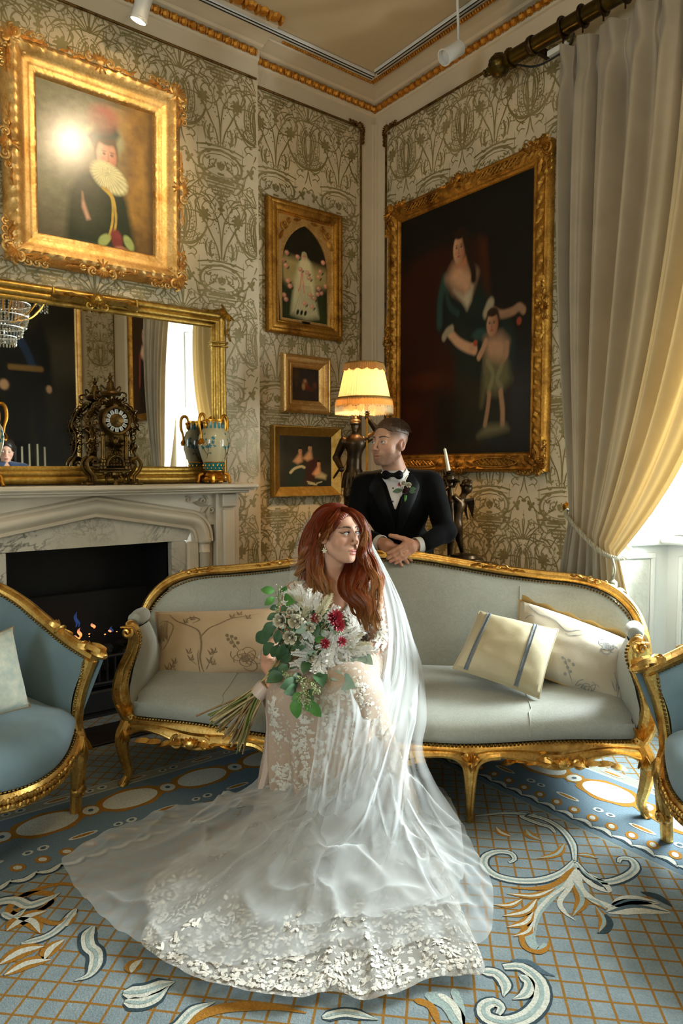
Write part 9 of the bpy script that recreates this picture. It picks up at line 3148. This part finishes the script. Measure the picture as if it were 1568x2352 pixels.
for i,(a,b) in enumerate(spr):
 pa_,pb_ = B_(*a,.012),B_(*b,.026 + .014 * rnd.random())
 if i < 4:
  o = first('white_sprig',sprig(rnd),M['white_bloom'],BQ,pa_,pb_ - pa_,NV,np.linalg.norm(pb_ - pa_) / .10)
  o.data.name = 'white_sprig'; protos.append(o)
 else:
  place(protos[i % 4],BQ,pa_,pb_ - pa_,NV + np.array([rnd.uniform(-.3,.3),0,rnd.uniform(-.3,.3)]),np.linalg.norm(pb_ - pa_) / .10)
for (a,b) in (((722,1420),(752,1368)),((735,1420),(764,1362)),((690,1430),(706,1396)),((770,1480),(836,1455)),((775,1490),(858,1476)),((770,1485),(826,1490)),((695,1400),(684,1372))):
 pa_,pb_ = B_(*a,.01),B_(*b,.03)
 d = pb_ - pa_; l = np.linalg.norm(d); d = d / l
 Rm = frame_to(d)
 g = G()
 for i in range(260):
  u = rnd.random() ** .8
  a_ = rnd.uniform(0,2 * PI)
  s0 = pa_ + d * l * u * .82
  r_ = .016 * math.sin(PI * min(.97,.12 + .8 * u))
  e = s0 + (Rm[:,0] * math.cos(a_) + Rm[:,1] * math.sin(a_)) * r_ * rnd.uniform(.5,1.2) + d * .020
  g.tube([s0,(s0 + e) / 2 + d * .004,e],[.0007,.0006,.0003],3,caps=False)
 obj('pampas_plume',g,M['plume'],BQ,kind='stuff')
lv = [((630,1357),(602,1355),'g'),((630,1372),(610,1388),'g'),((648,1366),(656,1348),'g'),((652,1372),(674,1382),'g'),((640,1392),(622,1398),'d'),((643,1416),(628,1434),'p'),((640,1412),(616,1422),'d'),((638,1432),(608,1452),'d'),((622,1450),(592,1470),'d'),((630,1438),(606,1462),'d'),
      ((700,1440),(724,1436),'p'),((712,1440),(682,1452),'p'),((724,1432),(728,1460),'d'),((722,1470),(744,1466),'g'),((630,1478),(608,1500),'d'),((640,1480),(626,1505),'d'),((640,1445),(634,1474),'d'),((650,1478),(640,1512),'d'),((724,1494),(706,1516),'p'),((716,1518),(698,1544),'d'),((750,1498),(766,1518),'p'),((792,1512),(808,1538),'p'),((822,1506),(832,1530),'p'),((826,1504),(852,1524),'p'),
      ((646,1538),(620,1542),'d'),((648,1548),(616,1566),'d'),((684,1566),(648,1578),'d'),((680,1578),(655,1590),'d'),((784,1560),(812,1576),'p'),((756,1548),(786,1562),'p'),((692,1592),(672,1606),'g'),((684,1600),(682,1644),'g'),((714,1608),(734,1642),'g'),((700,1612),(708,1632),'g'),((704,1584),(718,1606),'d'),((722,1550),(746,1566),'d'),((730,1546),(740,1574),'d'),((668,1500),(648,1520),'d'),((660,1488),(650,1508),'d'),((738,1446),(748,1462),'p'),((756,1440),(776,1452),'p'),((690,1548),(672,1566),'d'),((660,1526),(640,1548),'d'),((660,1390),(646,1404),'d'),((700,1470),(690,1492),'d'),((676,1440),(690,1452),'d')]
kinds = {'g': 'leaf_green','d': 'leaf_dark','p': 'leaf_pale'}
lproto = {}
for i,(a,b,k) in enumerate(lv):
 pa_,pb_ = B_(*a,.02),B_(*b,.03 + .01 * rnd.random())
 sc_l = np.linalg.norm(pb_ - pa_) / .046 * 1.15
 nv = NV + np.array([rnd.uniform(-.5,.5),0,rnd.uniform(-.1,.6)])
 if k not in lproto:
  lproto[k] = first('leaf',oval_leaf(.046,.027),M[kinds[k]],BQ,pa_,pb_ - pa_,nv,sc_l)
 else:
  place(lproto[k],BQ,pa_,pb_ - pa_,nv,sc_l)
g = G(); gs = G()
for (pts) in ([(690,1556),(700,1580),(706,1605),(704,1632)],[(656,1548),(680,1560),(704,1562),(724,1590)],[(655,1540),(660,1555),(672,1558)],[(640,1420),(640,1380),(640,1348)],[(706,1585),(690,1600),(698,1616)],[(716,1560),(724,1580),(728,1592)],[(772,1455),(776,1448),(782,1440)]):
 p = bez(np.array([B_(*q_,.035) for q_ in pts]),14)
 gs.tube(p,.0013,5)
 for q_ in p[3:]:
  for j in range(5):
   g.ell(q_ + np.array([rnd.uniform(-.012,.012),rnd.uniform(-.008,.004),rnd.uniform(-.010,.010)]),.0030,None,6,4)
obj('seed_cluster',g,M['berry'],BQ,kind='stuff'); obj('sprig_stem',gs,M['stem_green'],BQ,kind='stuff')
g = G()
for (px,py) in ((694,1422),(700,1430),(688,1414),(770,1446),(778,1450),(764,1442),(783,1444),(690,1408),(772,1438)):
 g.ell(B_(px,py,.03),.0058,None,8,6)
obj('white_berry',g,M['white_bloom'],BQ,kind='stuff')
g = G()
for i in range(420):
 a,q_ = rnd.uniform(0,2 * PI),math.sqrt(rnd.random()) * .92
 px,py = 712 + 88 * q_ * math.cos(a),1458 + 88 * q_ * math.sin(a)
 c0 = B_(px,py,-.02)
 an = rnd.uniform(0,2 * PI); l = rnd.uniform(.015,.03)
 d = TOCAM @ np.array([math.cos(an),math.sin(an),.35]); s_ = TOCAM @ np.array([-math.sin(an),math.cos(an),0])
 g.add([c0,c0 + d * l * .5 + s_ * l * .2,c0 + d * l,c0 + d * l * .5 - s_ * l * .2],[(0,1,2,3)])
obj('filler_foliage',g,M['leaf_dark'],BQ,smooth=False,kind='stuff')
for i in range(56):
 u = i / 55.0
 e_px,e_py = 478 + 78 * u + rnd.uniform(-12,12),1642 + 82 * u ** .9 + rnd.uniform(-14,12)
 if i == 0:
  e_px,e_py = 450,1645
 off_ = np.array([rnd.uniform(-.020,.020),rnd.uniform(-.014,.014),rnd.uniform(-.016,.016)])
 e = L(e_px,e_py,-.33 + rnd.uniform(-.05,.05)) - bc
 top_ = B_(rnd.uniform(660,780),rnd.uniform(1420,1510),-.05)
 g = G(); g.tube(bez([top_,grip + off_,e],14),rnd.uniform(.0022,.0038),6)
 obj('stem',g,M[rnd.choice(('stem_green','stem_brown','stem_straw','stem_brown','stem_green'))],BQ)
dS = unit(L(520,1680,-.33) - bc - grip)
t = NT('blush_satin_ribbon'); M['ribbon'] = t.done(t.bsdf(srgb('#d6c0b4'),.32,0,None,i_Sheen_Weight=.2))
g = G(); g.lathe([(.030,-.002),(.034,.0),(.0365,.012),(.0365,.034),(.034,.046),(.030,.048)],30,grip - dS * .0,frame_to(dS),sx=1.0,sy=.8)
rb = obj('ribbon',g,M['ribbon'],BQ)
p = bez([L(604,1590,-.235) - bc,L(616,1640,-.30) - bc,L(617,1700,-.33) - bc,L(611,1760,-.34) - bc,L(598,1812,-.35) - bc],30)
P = np.stack([p + np.array([k * .009,.004 * math.sin(k),0]) for k in (-1,0,1)],1)
g = G(); g.grid(P); obj('ribbon_tail',g,M['ribbon'],rb)
# ======================================================== a woman across the room, seen in the mirror
OT = thing('person','dark-haired woman in a blue jacket, reflected at the left of the mirror','person',(-1.50,-4.30,0))
oh_ = np.array([0,.02,1.50]); OA = head_axes((-.15,.93,-.30)); ohd = head_field(1)
tors = [(.05,E3((0,0,1.18),(.15,.10,.19))),(.05,C_((-.12,0,1.30),(.12,0,1.30),.055)),(.05,E3((0,0,.93),(.16,.11,.14)))]
lim = []
for sx in (-1,1):
 lim += [(.03,C_((sx * .17,0,1.30),(sx * .22,.03,1.04),.05,.042)),(.02,C_((sx * .22,.03,1.04),(sx * .10,.20,1.02),.04,.03))]
oleg = [(.04,C_((sx * .08,0,.88),(sx * .09,.02,.46),.085,.06)) for sx in (-1,1)] + [(.03,C_((sx * .09,.02,.46),(sx * .09,0,.08),.056,.04)) for sx in (-1,1)] + [(.02,C_((sx * .09,0,.04),(sx * .10,.14,.03),.038,.028)) for sx in (-1,1)]
ofn = field(tors + lim + oleg + [(.02,C_((0,-.01,1.28),oh_ + [0,-.02,-.05],.048,.045))],[(oh_ - .16,oh_ + .16,.01,lambda P: ohd((P - oh_.astype(np.float32)) @ OA.astype(np.float32))),hand_group([C_((sx * .10,.20,1.02),(sx * .05,.25,1.01),.026,.02) for sx in (-1,1)],[([np.array(q_) for q_ in ((sx * .06,.24,1.0 + .014 * k),(sx * .03,.27,1.0 + .014 * k),(sx * .005,.275,.99 + .014 * k))],.009,.007) for sx in (-1,1) for k in range(-1,3)])])
v_,f_ = surface(ofn,(-.30,-.18,-.02),(.30,.32,1.66),.006,2.2)
Q = (v_ - oh_) @ OA
col = np.tile(np.array(skin_w) * .85,(len(v_),1)); isH = np.linalg.norm(Q,axis=1) < .17; col[isH] = head_color(1,Q[isH],skin_w)
g = G(); g.v = [v_]; g.f = f_.tolist(); g.n = len(v_); obj('body',g,M['skin'],OT,col=col,sharp=None)
M['denim'] = fabric('blue_jacket_cloth',srgb('#1f3350'),srgb('#2c4468'),300,.7)
jf = field([(kk,f) for kk,f in tors + lim])
g = sdf_geo(lambda P: smax(jf(P) - .014,-d_ell(P,(0,.11,1.33),(.035,.07,.10)),.01),(-.33,-.2,.70),(.33,.34,1.42),.008); obj('jacket',g,M['denim'],OT)
lf_ = field(oleg); g = sdf_geo(lambda P: smax(lf_(P) - .012,.10 - P[:,2],.01),(-.25,-.2,.05),(.25,.2,.98),.01); obj('trousers',g,M['velvet'],OT)
g = sdf_geo(lambda P: smin(smax(d_ell(P,(0,.024,.040),(.086,.112,.094)),-d_ell(P,(0,-.11,-.02),(.070,.075,.095)),.012),smin(d_cap(P,(-.074,.03,.02),(-.085,.02,-.17),.03,.016),d_cap(P,(.074,.03,.02),(.085,.02,-.17),.03,.016),.01),.02),(-.14,-.13,-.2),(.14,.16,.15),.005)
g.v = [oh_ + g.v[0] @ OA.T]; obj('hair',g,plain('dark_brown_hair',(.012,.008,.006),.4,0,.3,60),OT)
for sx in (-1,1):
 eye_obj(OT,oh_ + OA @ np.array([sx * .031,-.0712,.0005]),(-.15,.9,-.4),srgb('#4a3a2c'))
